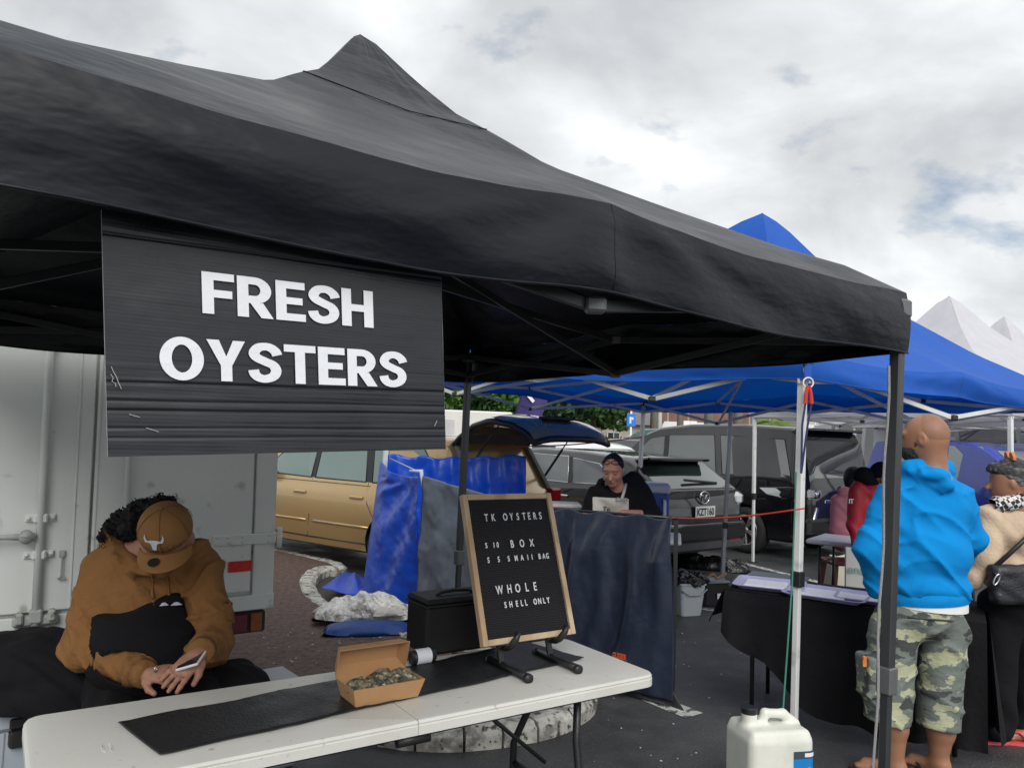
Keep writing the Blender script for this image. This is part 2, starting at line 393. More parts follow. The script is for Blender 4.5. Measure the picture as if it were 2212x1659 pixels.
# traffic island with red paving and painted kerb stones
path_px = [(735, 1212, .1), (700, 1228, .1), (682, 1250, .1), (692, 1278, .1), (722, 1300, .1), (800, 1328, .1), (890, 1362, .1), (1000, 1388, .1), (1120, 1408, .1), (1215, 1438, .1), (1268, 1478, .06), (1290, 1530, 0), (1262, 1563, 0), (1200, 1592, 0), (1110, 1612, 0), (1000, 1624, 0), (890, 1622, 0), (800, 1610, 0), (700, 1592, 0), (560, 1585, 0), (380, 1580, 0)]
pts = [Vector((*gnd(x, y, z).xy, 0)) for x, y, z in path_px]
back = Vector((-0.8, 0.6, 0))
pts = [pts[0] + back * 5.5 + Vector((0, .5, 0)), pts[0] + back * 2.5 + Vector((0, .25, 0))] + pts + [Vector((-2.6, 3.6, 0)), Vector((-4.5, 3.0, 0))]
def catmull(P, n):
    out = []
    for i in range(len(P) - 1):
        p0 = P[max(i - 1, 0)]; p1 = P[i]; p2 = P[i + 1]; p3 = P[min(i + 2, len(P) - 1)]
        for k in range(n):
            t = k / n
            out.append(0.5 * ((2 * p1) + (p2 - p0) * t + (2 * p0 - 5 * p1 + 4 * p2 - p3) * t * t + (3 * p1 - p0 - 3 * p2 + p3) * t ** 3))
    return out + [P[-1]]
kp = catmull(pts, 8)
# resample evenly
def resample(P, step):
    d = [0]
    for a, b in zip(P[:-1], P[1:]): d.append(d[-1] + (b - a).length)
    n = max(2, int(d[-1] / step)); out = []
    j = 0
    for k in range(n + 1):
        s = d[-1] * k / n
        while j < len(d) - 2 and d[j + 1] < s: j += 1
        t = (s - d[j]) / max(1e-9, d[j + 1] - d[j]); out.append(P[j].lerp(P[j + 1], min(1, max(0, t))))
    return out
kp = resample(kp, 0.02)
def inner(i, w):
    a = kp[max(0, i - 3)]; b = kp[min(len(kp) - 1, i + 3)]; d = (b - a).normalized()
    return kp[i] + Vector((d.y, -d.x, 0)) * w      # travelling towards the camera: island on the right-hand side
rim = [inner(i, 0.15) for i in range(0, len(kp), 3)]
top = [Vector((p.x, p.y, 0.095)) for p in rim] + [Vector((-9, 3.2, .095)), Vector((-9, 13, .095))]
bm = bmesh.new(); vs_ = [bm.verts.new(p) for p in top]; f = bm.faces.new(vs_); bmesh.ops.triangulate(bm, faces=[f], ngon_method='EAR_CLIP')
me = bpy.data.meshes.new('island_paving'); bm.to_mesh(me); bm.free()
isl = obj('traffic_island_paving', me, M_red); isl['kind'] = 'structure'
i = 0
while i < len(kp) - 14:
    L = random.choice([10, 11, 12, 13]); j = min(i + L, len(kp) - 1)
    idx = np.linspace(i, j, 4).round().astype(int); hh = (0.11 if kp[i].y < 6.2 else .099) + random.uniform(-.008, .006); tl = random.uniform(-.006, .006)
    V = []; F = []
    prof = [(0.0, 0.0), (-0.004, 0.07), (0.018, hh - 0.012), (0.035, hh), (0.145, hh + .002 + tl), (0.156, hh - .02), (0.156, 0.0)]
    for q, k in enumerate(idx):
        g = 0.006 if q in (0, 3) else 0
        for (o_, z_) in prof:
            pp = inner(int(k), o_ + random.uniform(-.004, .004)); pp.z = max(0, z_ - g + random.uniform(-.003, .003)); V.append(pp)
    n_ = len(prof)
    for q in range(3):
        for r_ in range(n_ - 1): F.append((q * n_ + r_, q * n_ + r_ + 1, (q + 1) * n_ + r_ + 1, (q + 1) * n_ + r_))
    F.append(tuple(range(n_))); F.append(tuple(3 * n_ + r_ for r_ in range(n_))[::-1])
    V = [(v.x, v.y, v.z) for v in V]
    a, b = Vector(V[0]), Vector(V[3 * n_])
    # shrink along the run to leave a joint
    c = sum((Vector(v) for v in V), Vector()) / len(V); dd = (b - a).normalized(); sh = 1 - 0.014 / max(.05, (b - a).length)
    V = [tuple(Vector(v) - dd * ((Vector(v) - c).dot(dd)) * (1 - sh)) for v in V]
    mk('kerb_stone', V, F, M_kerb, isl, False)
    i = j
# painted bay lines
def line_quad(name, pa, pb, wd, label):
    a = gnd(*pa); b = gnd(*pb); a.z = b.z = 0.004; d = (b - a).normalized(); nrm = Vector((-d.y, d.x, 0)) * wd / 2
    n = 10; V = []; F = []
    for k in range(n + 1):
        p = a.lerp(b, k / n); j = random.uniform(-.006, .006); V += [p + nrm * (1 + j * 4), p - nrm * (1 - j * 4)]
    for k in range(n): F.append((2 * k, 2 * k + 1, 2 * k + 3, 2 * k + 2))
    return struct(name, V, F, M_line)
line_quad('painted_bay_line', (1585, 1212), (1862, 1281), 0.11, '')
line_quad('painted_bay_line', (1405, 1508), (1500, 1546), 0.15, '')
line_quad('painted_bay_line', (1425, 1303), (1570, 1322), 0.10, '')
# shell chips and scraps on the asphalt
mb = MB()
for k in range(95):
    x_ = random.uniform(1240, 1700); y_ = random.uniform(1330, 1658)
    if k > 60: x_ = random.uniform(560, 900); y_ = random.uniform(1360, 1440)
    p = gnd(x_, y_, 0.1 if k > 60 else 0.0); s_ = random.uniform(.002, .007) * (1 if k % 9 else 2.2); a_ = random.uniform(0, 6.28); z_ = p.z + .004
    pl = [Vector((p.x + math.cos(a_ + t) * s_ * random.uniform(.6, 1.3), p.y + math.sin(a_ + t) * s_ * random.uniform(.6, 1.3), z_)) for t in (0, 1.2, 2.5, 3.7, 5)]
    mb.prism(pl, (0, 0, .003))
o = mb.build('litter', mat('shell_scraps', (0.5, 0.49, 0.46), 0.7, var=0.3)); tag(o, 'pale shell chips and paper scraps scattered on the dark asphalt', 'litter', kind='stuff')

# ================================================================== MARQUEES
M_blackcloth = mat('black_canopy_cloth', (0.0042, 0.0056, 0.0095), 0.40, var=0.16, vscale=5, bump=0.30, bscale=3.2, spec=0.30, rvar=0.05, bdist=0.05, bdetail=4, stretch=(1, 1, 2.6))
M_bluecloth = mat('blue_canopy_cloth', (0.002, 0.098, 0.50), 0.6, var=0.10, vscale=3, bump=0.25, bscale=6, bdist=0.02)
M_whitecloth = mat('white_canopy_cloth', (0.66, 0.66, 0.70), 0.7, var=0.06, bump=0.2, bscale=5)
HIP = [(0, 0), (.1, .095), (.2, .155), (.4, .30), (.62, .465), (.72, .585), (.8, .672), (.88, .80), (.97, .965), (1, 1)]
HIP2 = [(0, 0), (.3, .21), (.6, .48), (.8, .71), (.92, .91), (.97, .975), (1, 1)]
def hipg(t, H=HIP): return float(np.interp(t, [a for a, b in H], [b for a, b in H]))

def gazebo(name, label, cat, cor, zf, zp, drop, M_cloth, M_frame, M_joint, lean=None, peak=None, group=None, legs=(0, 1, 2, 3), leg_w=0.034, crest=0.014, sag=0.03, nu=44, nt=22, wr=0.006, split=None, joint_drop=0.20, seed=0, seam=True, roof_split=None, cz=(0, 0, 0, 0), inset=0.04, fold=0.004, hip=HIP):
    """cor: 4 plan corners in order; zf fold height; zp peak height; drop: valance depth"""
    c0 = Vector((*cor[0], 0)); T = thing(name, label, cat, c0, group=group)
    C4 = [Vector((x, y, 0)) for x, y in cor]
    K = Vector((*peak, 0)) if peak else sum(C4, Vector()) / 4
    def edge(i, u):
        a, b = C4[i], C4[(i + 1) % 4]; p = a.lerp(b, u); p.z = lerp(cz[i], cz[(i + 1) % 4], u); return p
    def ez(u, i):
        return crest * max(0, 1 - abs(u - .5) * 9) - sag * (math.sin(2 * math.pi * (u if u < .5 else u)) ** 2) * 0.8
    for i in range(4):
        def roof(u, t, i=i):
            t_ = t; e_ = edge(i, u); p = e_.lerp(K, t_)
            z = zf + (zp - zf) * hipg(t_, hip) + ez(u, i) * (1 - t_) ** 3
            z -= 0.035 * math.sin(math.pi * u) * math.sin(math.pi * min(1, t_ * 1.15)) * (1 - t_)
            z += wr * fn(u * 9 + seed + i * 5, t_ * 3.0 + u * 2, i) * (1 - t_ * .7) * min(1, u * 12, (1 - u) * 12)
            return Vector((p.x, p.y, z + p.z))
        nn = nt
        mb = MB(); mb.grid(roof, nu, nn); mb.build('roof_panel', M_cloth, T, True)
        a, b = C4[i], C4[(i + 1) % 4]; d = (b - a).normalized(); out = Vector((d.y, -d.x, 0))
        if out.dot(edge(i, .5) - K) < 0: out = -out
        def val(u, t, i=i, out=out):
            p = edge(i, u); z = zf + ez(u, i) * (1 - .55 * t) - drop * t
            z += wr * fn(u * 9 + seed + i * 5, u * 2, i) * min(1, u * 12, (1 - u) * 12) * (1 - t)
            w_ = min(1, u * 8, (1 - u) * 8)
            o_ = 0.004 + 0.016 * math.sin(math.pi * t) * 0.6 + (0.020 * fn(u * 5 + i * 9 + seed, t * 1.2 + u * 3, 1.5) + 0.012 * math.sin(u * 9 + t * 4 + i)) * t * w_
            if abs(u - .5) < .12: o_ += 0.012 * (1 - abs(u - .5) / .12) * (1 - t)
            q_ = abs(u - .5) / .28
            if q_ < 1: o_ += fold * math.sin((u - .5) * 34 / (.30 + t)) * min(1, t * 2.5) * (1 - q_) ** 1.2
            z += 0.004 * math.sin(u * 17 + i) * t
            o_ *= min(1, t * 5)
            return p + out * o_ + Vector((0, 0, z))
        mb = MB(); mb.grid(val, nu * 2, 10); v_ = mb.build('valance', M_cloth, T, True)
        mb = MB(); mb.tube([val(k / 60, 1.0) + out * .001 for k in range(61)], 0.0035, 5); mb.build('hem', M_cloth, T, True)
        mb = MB(); mb.tube([val(.5, k / 10) + out * .0004 for k in range(11)], .0007, 4); mb.build('stitch_line', M_cloth, T, True)
    if seam:
        pts_ = []
        for i in range(4):
            for k in range(16):
                u = k / 16; t_ = 0.74 + .10 * (1 - abs(2 * u - 1)) * -0.35
                p = edge(i, u).lerp(K, t_); z = zf + (zp - zf) * hipg(t_) - 0.035 * math.sin(math.pi * u) * math.sin(math.pi * min(1, t_ * 1.15)) * (1 - t_)
                pts_.append(Vector((p.x, p.y, z + p.z + .002)))
        pts_.append(pts_[0]); mb = MB(); mb.tube(pts_, 0.0016, 5); mb.build('peak_seam', M_cloth, T, True)
    lean = lean or [(0, 0)] * 4
    for i in legs:
        p = C4[i]; inw = (K - p).normalized() * inset; b_ = p + inw + Vector((lean[i][0], lean[i][1], 0.008)); t_ = p + inw + Vector((0, 0, zf - .03 + cz[i]))
        rr = Matrix.Rotation(math.atan2((C4[1] - C4[0]).y, (C4[1] - C4[0]).x), 3, 'Z')
        axis = (C4[1] - C4[0]).normalized()
        mb = MB(); mb.bar(b_.lerp(t_, .42), t_, leg_w, leg_w, up=axis, ch=0.004); lg = mb.build('leg', M_frame, T)
        mb = MB(); mb.bar(b_, b_.lerp(t_, .44), leg_w * .78, leg_w * .78, up=axis, ch=0.003); mb.build('leg_extension', M_frame, lg)
        mb = MB(); mb.box(b_ + Vector((0, 0, -.003)), (.09, .09, .008), rr, .002); mb.build('foot_plate', M_joint, lg)
        mb = MB(); mb.bar(b_.lerp(t_, .405), b_.lerp(t_, .445), leg_w * 1.35, leg_w * 1.35, up=axis, ch=.004); mb.build('clamp', M_joint, lg)
        mb = MB(); mb.box(t_ + Vector((0, 0, -.02)), (leg_w * 1.7, leg_w * 1.7, .055), rr, .006); mb.build('corner_joint', M_joint, lg)
    bw, bh = 0.013, 0.028
    mids = []
    for i in range(4):
        a, b = C4[i], C4[(i + 1) % 4]; nseg = (split or {}).get(i, 1)
        ins = (K - (a + b) / 2).normalized() * 0.05
        for q in range(nseg):
            A_ = a.lerp(b, q / nseg) + ins * .8; B_ = a.lerp(b, (q + 1) / nseg) + ins * .8; A_.z = lerp(cz[i], cz[(i + 1) % 4], q / nseg); B_.z = lerp(cz[i], cz[(i + 1) % 4], (q + 1) / nseg); Mm = (A_ + B_) / 2
            zl, zu, zt, zsl = zf - joint_drop, zf - .05, zf - .045, zf - .155
            for (P_, Q_, o_) in ((A_, Mm, 1), (B_, Mm, 1)):
                s1 = P_ + Vector((0, 0, zt)); e1 = Mm + Vector((0, 0, zl)); s2 = P_ + Vector((0, 0, zsl)); e2 = Mm + Vector((0, 0, zu))
                off = ins.normalized() * 0.009
                mb = MB(); mb.bar(s1 + off, e1 + off, bw, bh, ch=.002); mb.build('truss_bar', M_frame, T)
                mb = MB(); mb.bar(s2 - off, e2 - off, bw, bh, ch=.002); mb.build('truss_bar', M_frame, T)
            mb = MB(); mb.box(Mm + Vector((0, 0, zl)), (.045, .045, .034), None, .006); mb.build('truss_joint', M_joint, T)
            mb = MB(); mb.box(Mm + Vector((0, 0, zu)), (.04, .04, .034), None, .006); mb.build('truss_joint', M_joint, T)
            mids.append((Mm, zl, zu))
    # struts to the centre post
    zc0, zc1 = zf + 0.12, zf + 0.28
    for (Mm, zl, zu) in mids:
        off = Vector((-(K - Mm).y, (K - Mm).x, 0)).normalized() * .01
        mb = MB(); mb.bar(Mm + Vector((0, 0, zl)) + off, K + Vector((0, 0, zc1)) + off, bw, bh, ch=.002); mb.build('truss_bar', M_frame, T)
        mb = MB(); mb.bar(Mm + Vector((0, 0, zu)) - off, K + Vector((0, 0, zc0)) - off, bw, bh, ch=.002); mb.build('truss_bar', M_frame, T)
    mb = MB(); mb.bar(K + Vector((0, 0, zc0 - .05)), K + Vector((0, 0, zp - .04)), .035, .035); mb.build('centre_post', M_frame, T)
    return T

u_ = Vector((-0.81157, -0.58425, 0)); n_v = Vector((-0.58425, 0.81157, 0))
TA = Vector((1.2146, 2.36, 0)); S_ = 2.5
TC = TA + u_ * S_; TB = TA + n_v * S_; TD = TC + n_v * S_
ZF = 2.032; DROP = 0.188
black_tent = gazebo('black_gazebo', 'black pop-up gazebo over the oyster table, nearest the camera', 'gazebo', [TA.xy, TC.xy, TD.xy, TB.xy], ZF, 2.955, DROP, M_blackcloth, mat('charcoal_frame_tube', (.030, .032, .035), .34, var=.15, spec=.6), mat('grey_frame_joint', (.10, .105, .11), .4, var=.15), lean=[(-.060, 0), (0, 0), (0, 0), (-.02, 0)], seam=True, wr=.005, sag=.022, crest=.016, nu=60, nt=30, peak=(-.585, 2.655), inset=.022, cz=(0, .012, 0, 0), fold=.012)
# grey cord hanging down the front leg
mb = MB(); tp = at(1920, 790, 2.30); bt = at(1886, 1720, 2.30)
mb.tube([tp.lerp(bt, k / 14) + Vector((0.004 * math.sin(k * 1.3), 0, 0)) for k in range(15)], 0.004, 6)
tag(mb.build('tie_cord', mat('grey_cord', (.30, .30, .30), .8, bump=.5, bscale=300)), 'thin grey cord hanging down beside the black gazebo leg', 'cord')

# blue gazebo behind
BP = Vector((1.525, 4.0)); pk = Vector((-.571, .821)); pm = Vector((.821, .571))
BK = Vector((-1.20, 7.28)); BM_ = BP + pm * 3.35; BG = Vector((1.55, 9.05))
M_blueunder = M_bluecloth
blue_tent = gazebo('blue_gazebo', 'large blue pop-up gazebo on white legs behind the black one', 'gazebo', [BP, BK, BG, BM_], 2.02, 3.30, 0.145, M_bluecloth, M_whitemetal, M_blackplastic, lean=[(-.03, 0), (0, 0), (-.06, 0), (0, 0)], peak=(1.86, 5.75), split={0: 2, 2: 2}, leg_w=.040, crest=.03, sag=.03, seed=3, joint_drop=.27, legs=(0, 1, 2, 3), seam=False, cz=(0.02, .16, 0, 0), hip=HIP2)
translucent(M_bluecloth, .22); translucent(M_whitecloth, .3)
gl = Vector((2.17, 7.70, 0))
mb = MB(); mb.bar(gl + Vector((-.03, 0, 0.05)), gl + Vector((.03, 0, 1.86)), .036, .036, ch=.004); lg = mb.build('leg', M_greymetal, blue_tent)
mb = MB(); mb.box(gl + Vector((-.03, 0, .004)), (.1, .1, .008)); mb.build('foot_plate', M_greymetal, lg)
mb = MB(); mb.bar(gl + Vector((-.005, 0, .70)), gl + Vector((-.004, 0, .76)), .05, .05, ch=.004); mb.build('clamp', M_blackplastic, lg)
# webbing loop, ring and bungee on the blue valance
rp = at(1742, 815, 4.0)
strap = thing('bungee_cord', 'dark blue bungee cord with red hooks on the white gazebo leg', 'cord', rp)
mb = MB(); mb.box(rp + Vector((0, -.02, .02)), (.035, .006, .08), None, .001); mb.build('webbing_loop', M_bluecloth, strap)
mb = MB(); ring = [rp + Vector((math.cos(t) * .026, -.025, -.03 + math.sin(t) * .026)) for t in np.linspace(0, 6.283, 17)]; mb.tube(ring, .004, 6, False); mb.build('ring', M_white, strap)
M_redp = mat('red_plastic', (.50, .035, .02), .45)
mb = MB()
for sx in (-1, 1): mb.tube([rp + Vector((sx * .004, -.03, -.045)), rp + Vector((sx * .012, -.03, -.09)), rp + Vector((sx * .016, -.03, -.14))], [.008, .010, .011], 7)
mb.build('hook', M_redp, strap)
M_cord = mat('navy_cord', (.02, .03, .10), .7)
mb = MB(); e1 = at(1726, 1022, 4.0)
for sx in (-1, 1): mb.tube([rp + Vector((sx * .016, -.03, -.14)), e1.lerp(rp, .5) + Vector((sx * .014, -.03, 0)), e1 + Vector((0, -.03, 0))], .0055, 6)
mb.build('elastic', M_cord, strap)
# red strap from the windbreak to the white leg
ra = at(1448, 1119, 4.60); rb = at(1737, 1098, 3.97)
mb = MB(); mb.tube([ra.lerp(rb, k / 8) + Vector((0, 0, -.02 * math.sin(math.pi * k / 8))) for k in range(9)], .0045, 7); tag(mb.build('red_rope', M_redp, None, True), 'red rope strung from the navy windbreak to the white gazebo leg', 'rope')
mb = MB(); g0 = at(1720, 1020, 3.97); g1 = at(1690, 1552, 3.42)
mb.tube([g0, g0.lerp(g1, .5) + Vector((.01, 0, 0)), g1], .004, 6); tag(mb.build('green_cord', mat('green_cord', (.03, .17, .12), .8)), 'green cord tied from the white leg down to the jerrycan handle', 'cord')

# white gazebos further back on the right
wt = [(at(2050, 640, 9.5), 3.3, 'white pop-up gazebo with tall peak behind the blue gazebo'), (at(2168, 684, 12.8), 3.3, 'further white pop-up gazebo at the right edge of the sky')]
for q, (pk_, sz, lab) in enumerate(wt):
    a_ = rad(28); ux = Vector((math.cos(a_), math.sin(a_))); vx = Vector((-ux.y, ux.x)); c_ = Vector((pk_.x, pk_.y))
    gazebo('white_gazebo', lab, 'gazebo', [c_ - ux * sz / 2 - vx * sz / 2, c_ - ux * sz / 2 + vx * sz / 2, c_ + ux * sz / 2 + vx * sz / 2, c_ + ux * sz / 2 - vx * sz / 2], 2.04, pk_.z, 0.14, M_whitecloth, M_whitemetal, M_blackplastic, group='white gazebos behind the blue one', nu=16, nt=16, wr=.01, seed=q, leg_w=.04, hip=HIP2)
# white gazebo between: pale underside seen below the blue edge

# ================================================================== FOLDING TABLE
M_table = mat('white_table_plastic', (0.62, 0.615, 0.575), 0.45, var=0.05, vscale=2.5, bump=0.12, bscale=180, col2=(0.50, 0.485, 0.43), c2scale=2.2, c2lo=0.5, c2hi=0.75, bdist=0.004, col3=(0.40, 0.385, 0.34), c3scale=34, c3lo=0.66, c3hi=0.74)
t1 = Vector((.832, .555, 0)); t2 = Vector((.555, -.832, 0)); T0 = Vector((-1.300, 2.150, 0)); TL, TW, TZ = 1.86, 0.535, 0.74
def tp(a, b, z=TZ): return T0 + t1 * a + t2 * b + Vector((0, 0, z))
table = thing('folding_table', 'long white plastic folding table in front, with a black mat on it', 'table', tp(TL / 2, TW / 2, 0))
def slab(a0, a1, rl, rr_, name='table_top'):
    def outline(ins):
        pts = []
        for (ca, cb, s0, r) in ((a0, 0, 180, rl), (a1, 0, 270, rr_), (a1, TW, 0, rr_), (a0, TW, 90, rl)):
            sx = 1 if ca == a0 else -1; sy = 1 if cb == 0 else -1
            if r < .01:      # the fold between the two halves: no rounding
                for k in range(7): pts.append((ca + sx * ins * .12 + sx * .0001 * k * (1 if (s0 in (270, 90)) else -1), cb + sy * ins))
                continue
            cx = ca + sx * r; cy = cb + sy * r
            for k in range(7):
                an = rad(s0 + 90 * k / 6); pts.append((cx + math.cos(an) * (r - ins), cy + math.sin(an) * (r - ins)))
        return pts
    prof = [(0.022, TZ - .045), (0.0, TZ - .040), (0.0, TZ - .016), (.003, TZ - .014), (.003, TZ - .011), (0.001, TZ - .008), (.006, TZ - .001), (0.012, TZ)]
    V = []; F = []
    for ins, z in prof: V += [tp(a, b, z) for a, b in outline(ins)]
    n = 28
    for i in range(len(prof) - 1):
        for k in range(n): F.append((i * n + k, i * n + (k + 1) % n, (i + 1) * n + (k + 1) % n, (i + 1) * n + k))
    F.append(tuple(range(n))[::-1]); F.append(tuple((len(prof) - 1) * n + k for k in range(n)))
    o = mk(name, V, F, M_table, table); smooth_by_angle(o, 40); return o
slab(0, TL / 2 - .0006, .05, .002); slab(TL / 2 + .0006, TL, .002, .05)
# moulded marks near the ends
for aa, sg in ((.17, 1), (TL - .14, -1)):
    mb = MB()
    for r0 in (.018, .026):
        for s0 in (-1, 1):
            mb.tube([tp(aa + s0 * r0 * math.cos(rad(q)) * .45, TW * .62 * (1 if sg > 0 else .35) + r0 * 1.4 * math.sin(rad(q)), TZ + .0003) for q in range(-50, 51, 20)], .0013, 5)
    mb.build('moulded_mark', M_table, table)
def leg_frame(a, dirn):
    mb = MB()
    for b in (.07, TW - .07):
        pts_ = [tp(a, b + (.05 if b < .2 else -.05), TZ - .05), tp(a, b + (.05 if b < .2 else -.05), .52), tp(a + dirn * .02, b, .40), tp(a + dirn * .02, b, .16), tp(a + dirn * .02, b + (.05 if b < .2 else -.05) * -0.6, .02)]
        mb.tube(pts_, .0135, 8)
    mb.build('leg', M_blackmetal, table, True)
    mb = MB(); mb.tube([tp(a + dirn * .02, .07, .33), tp(a + dirn * .02, TW - .07, .33)], .011, 7); mb.tube([tp(a + dirn * .02, .07, .18), tp(a + dirn * .02, TW - .07, .18)], .011, 7); mb.build('crossbar', M_blackmetal, table, True)
    mb = MB(); mb.tube([tp(a + dirn * .02, TW / 2, .40), tp(a + dirn * .36, TW / 2, TZ - .06)], .008, 6); mb.build('brace', M_blackmetal, table, True)
leg_frame(TL - .26, -1); leg_frame(.26, 1)
mb = MB(); mb.tube([tp(TL / 2 - .05, TW - .03, TZ - .06), tp(TL / 2 + .05, TW - .03, TZ - .06)], .017, 8); mb.build('hinge', M_blackplastic, table, True)
mb = MB(); mb.tube([tp(.1, TW - .05, TZ - .052), tp(TL - .1, TW - .05, TZ - .052)], .012, 6); mb.tube([tp(.1, .05, TZ - .052), tp(TL - .1, .05, TZ - .052)], .012, 6); mb.build('rail', M_blackmetal, table, True)

# black mat
M_mat = mat('black_rubber_mat', (0.010, 0.0105, 0.012), 0.5, var=0.25, vscale=9, bump=0.7, bscale=120, spec=0.4, rvar=0.1, bdist=0.004)
ma, mb_, mc = gnd(255, 1562, TZ + .003), gnd(345, 1632, TZ + .003), gnd(1262, 1423, TZ + .003); md_ = mc + (ma - mb_)
def matf(u, v):
    p = ma.lerp(md_, u).lerp(mb_.lerp(mc, u), v)
    e_ = .006 * math.sin(u * 21) * math.sin(u * 7 + v * 3)
    p = p + t2 * (e_ * (1 if v > .5 else -1))
    p.z += .0022 + .0025 * max(0, fn(u * 16, v * 2, 2)) * (1 + (u > .3) * .8); return p
g = MB(); g.grid(matf, 240, 14); o = g.build('table_mat', M_mat, None, True); solidify(o, .002); tag(o, 'black ribbed rubber mat laid along the white folding table', 'mat')

# ================================================================== HANGING SIGN
M_sign = mat('black_corflute', (0.016, 0.017, 0.021), 0.30, var=0.22, vscale=7, spec=0.5, rvar=0.10, col2=(0.06, 0.022, 0.024), c2scale=5.5, c2lo=0.70, c2hi=0.8)
_t = M_sign.node_tree; _b = _t.nodes[M_sign['bsdf']]
_tc = _t.nodes.new('ShaderNodeTexCoord'); _wv = _t.nodes.new('ShaderNodeTexWave'); _wv.bands_direction = 'Z'; _wv.inputs['Scale'].default_value = 55; _wv.inputs['Distortion'].default_value = 0.4; _wv.inputs['Detail'].default_value = 1
_t.links.new(_tc.outputs['Object'], _wv.inputs[0]); _nz = _t.nodes.new('ShaderNodeTexNoise'); _nz.inputs['Scale'].default_value = 5; _mp = _t.nodes.new('ShaderNodeMapping'); _mp.inputs['Scale'].default_value = (1, 1, 4); _t.links.new(_tc.outputs['Object'], _mp.inputs[0]); _t.links.new(_mp.outputs[0], _nz.inputs[0])
_mm = _t.nodes.new('ShaderNodeMath'); _mm.operation = 'MULTIPLY'; _t.links.new(_wv.outputs['Fac'], _mm.inputs[0]); _t.links.new(_nz.outputs['Fac'], _mm.inputs[1])
_bp = _t.nodes.new('ShaderNodeBump'); _bp.inputs['Strength'].default_value = 0.09; _bp.inputs['Distance'].default_value = .0016; _t.links.new(_mm.outputs[0], _bp.inputs['Height']); _t.links.new(_bp.outputs[0], _b.inputs['Normal'])
sTL, sBL, sTR, sBR = at(219, 452, 1.117), at(233, 987, 1.122), at(952, 566, 1.452), at(963, 970, 1.458)
sign = thing('hanging_sign', 'black corflute sign reading FRESH OYSTERS hung under the black gazebo', 'sign', (sBL + sBR) / 2)
s_n = ((sBR - sBL).cross(sTL - sBL)).normalized()
if s_n.y > 0: s_n = -s_n
def sp_(u, v, d=0.0):
    return sBL.lerp(sBR, u).lerp(sTL.lerp(sTR, u), v) + s_n * d
creases = [(.905 - .0, .0016), (.30, .0022), (.185, .0022), (.115, .0012), (.075, .0010), (.225, .0012)]
def sface(u, v):
    d = 0.0
    for cv, dp in creases:
        cv2 = cv + .0012 * math.sin(u * 9 + cv * 40) - (.012 * u if cv < .12 else 0)
        d -= dp * 1.6 * math.exp(-((v - cv2) / .0045) ** 2)
    d += .0009 * fn(u * 6, v * 5, 1) + .0004 * fn(u * 1.3, v * 46, 3) * (1 if v < .4 else .3)
    return sp_(u, v, d)
g = MB(); g.grid(sface, 60, 200); fr_ = g.build('board_face', M_sign, sign, True)
g = MB(); g.grid(lambda u, v: sp_(u, v, -.006), 2, 2); g.build('board_back', M_sign, sign)
M_cut = mat('grey_cut_edge', (.40, .40, .41), .7, var=.2, vscale=40)
g = MB()
for (a, b) in (((0, 0), (0, 1)), ((0, 0), (1, 0)), ((1, 0), (1, 1))):
    g.grid(lambda u, v, a=a, b=b: sp_(lerp(a[0], b[0], u), lerp(a[1], b[1], u), -.006 * v + .0008), 20, 1)
g.build('board_edge', M_cut, sign)
# scuffs on the board
M_scuff = mat('scuff_white', (.34, .35, .36), .7)
g = MB()
for pl in ([(.012, .36), (.018, .335), (.022, .325), (.028, .295), (.034, .272)], [(.01, .33), (.016, .315), (.013, .30), (.02, .295), (.022, .28)], [(.05, .17), (.075, .158)], [(.09, .115), (.12, .098)], [(.965, .15), (.955, .12)]):
    g.tube([sp_(u, v, .0042) for u, v in pl], .0006, 4)
g.build('scratches', M_scuff, sign)
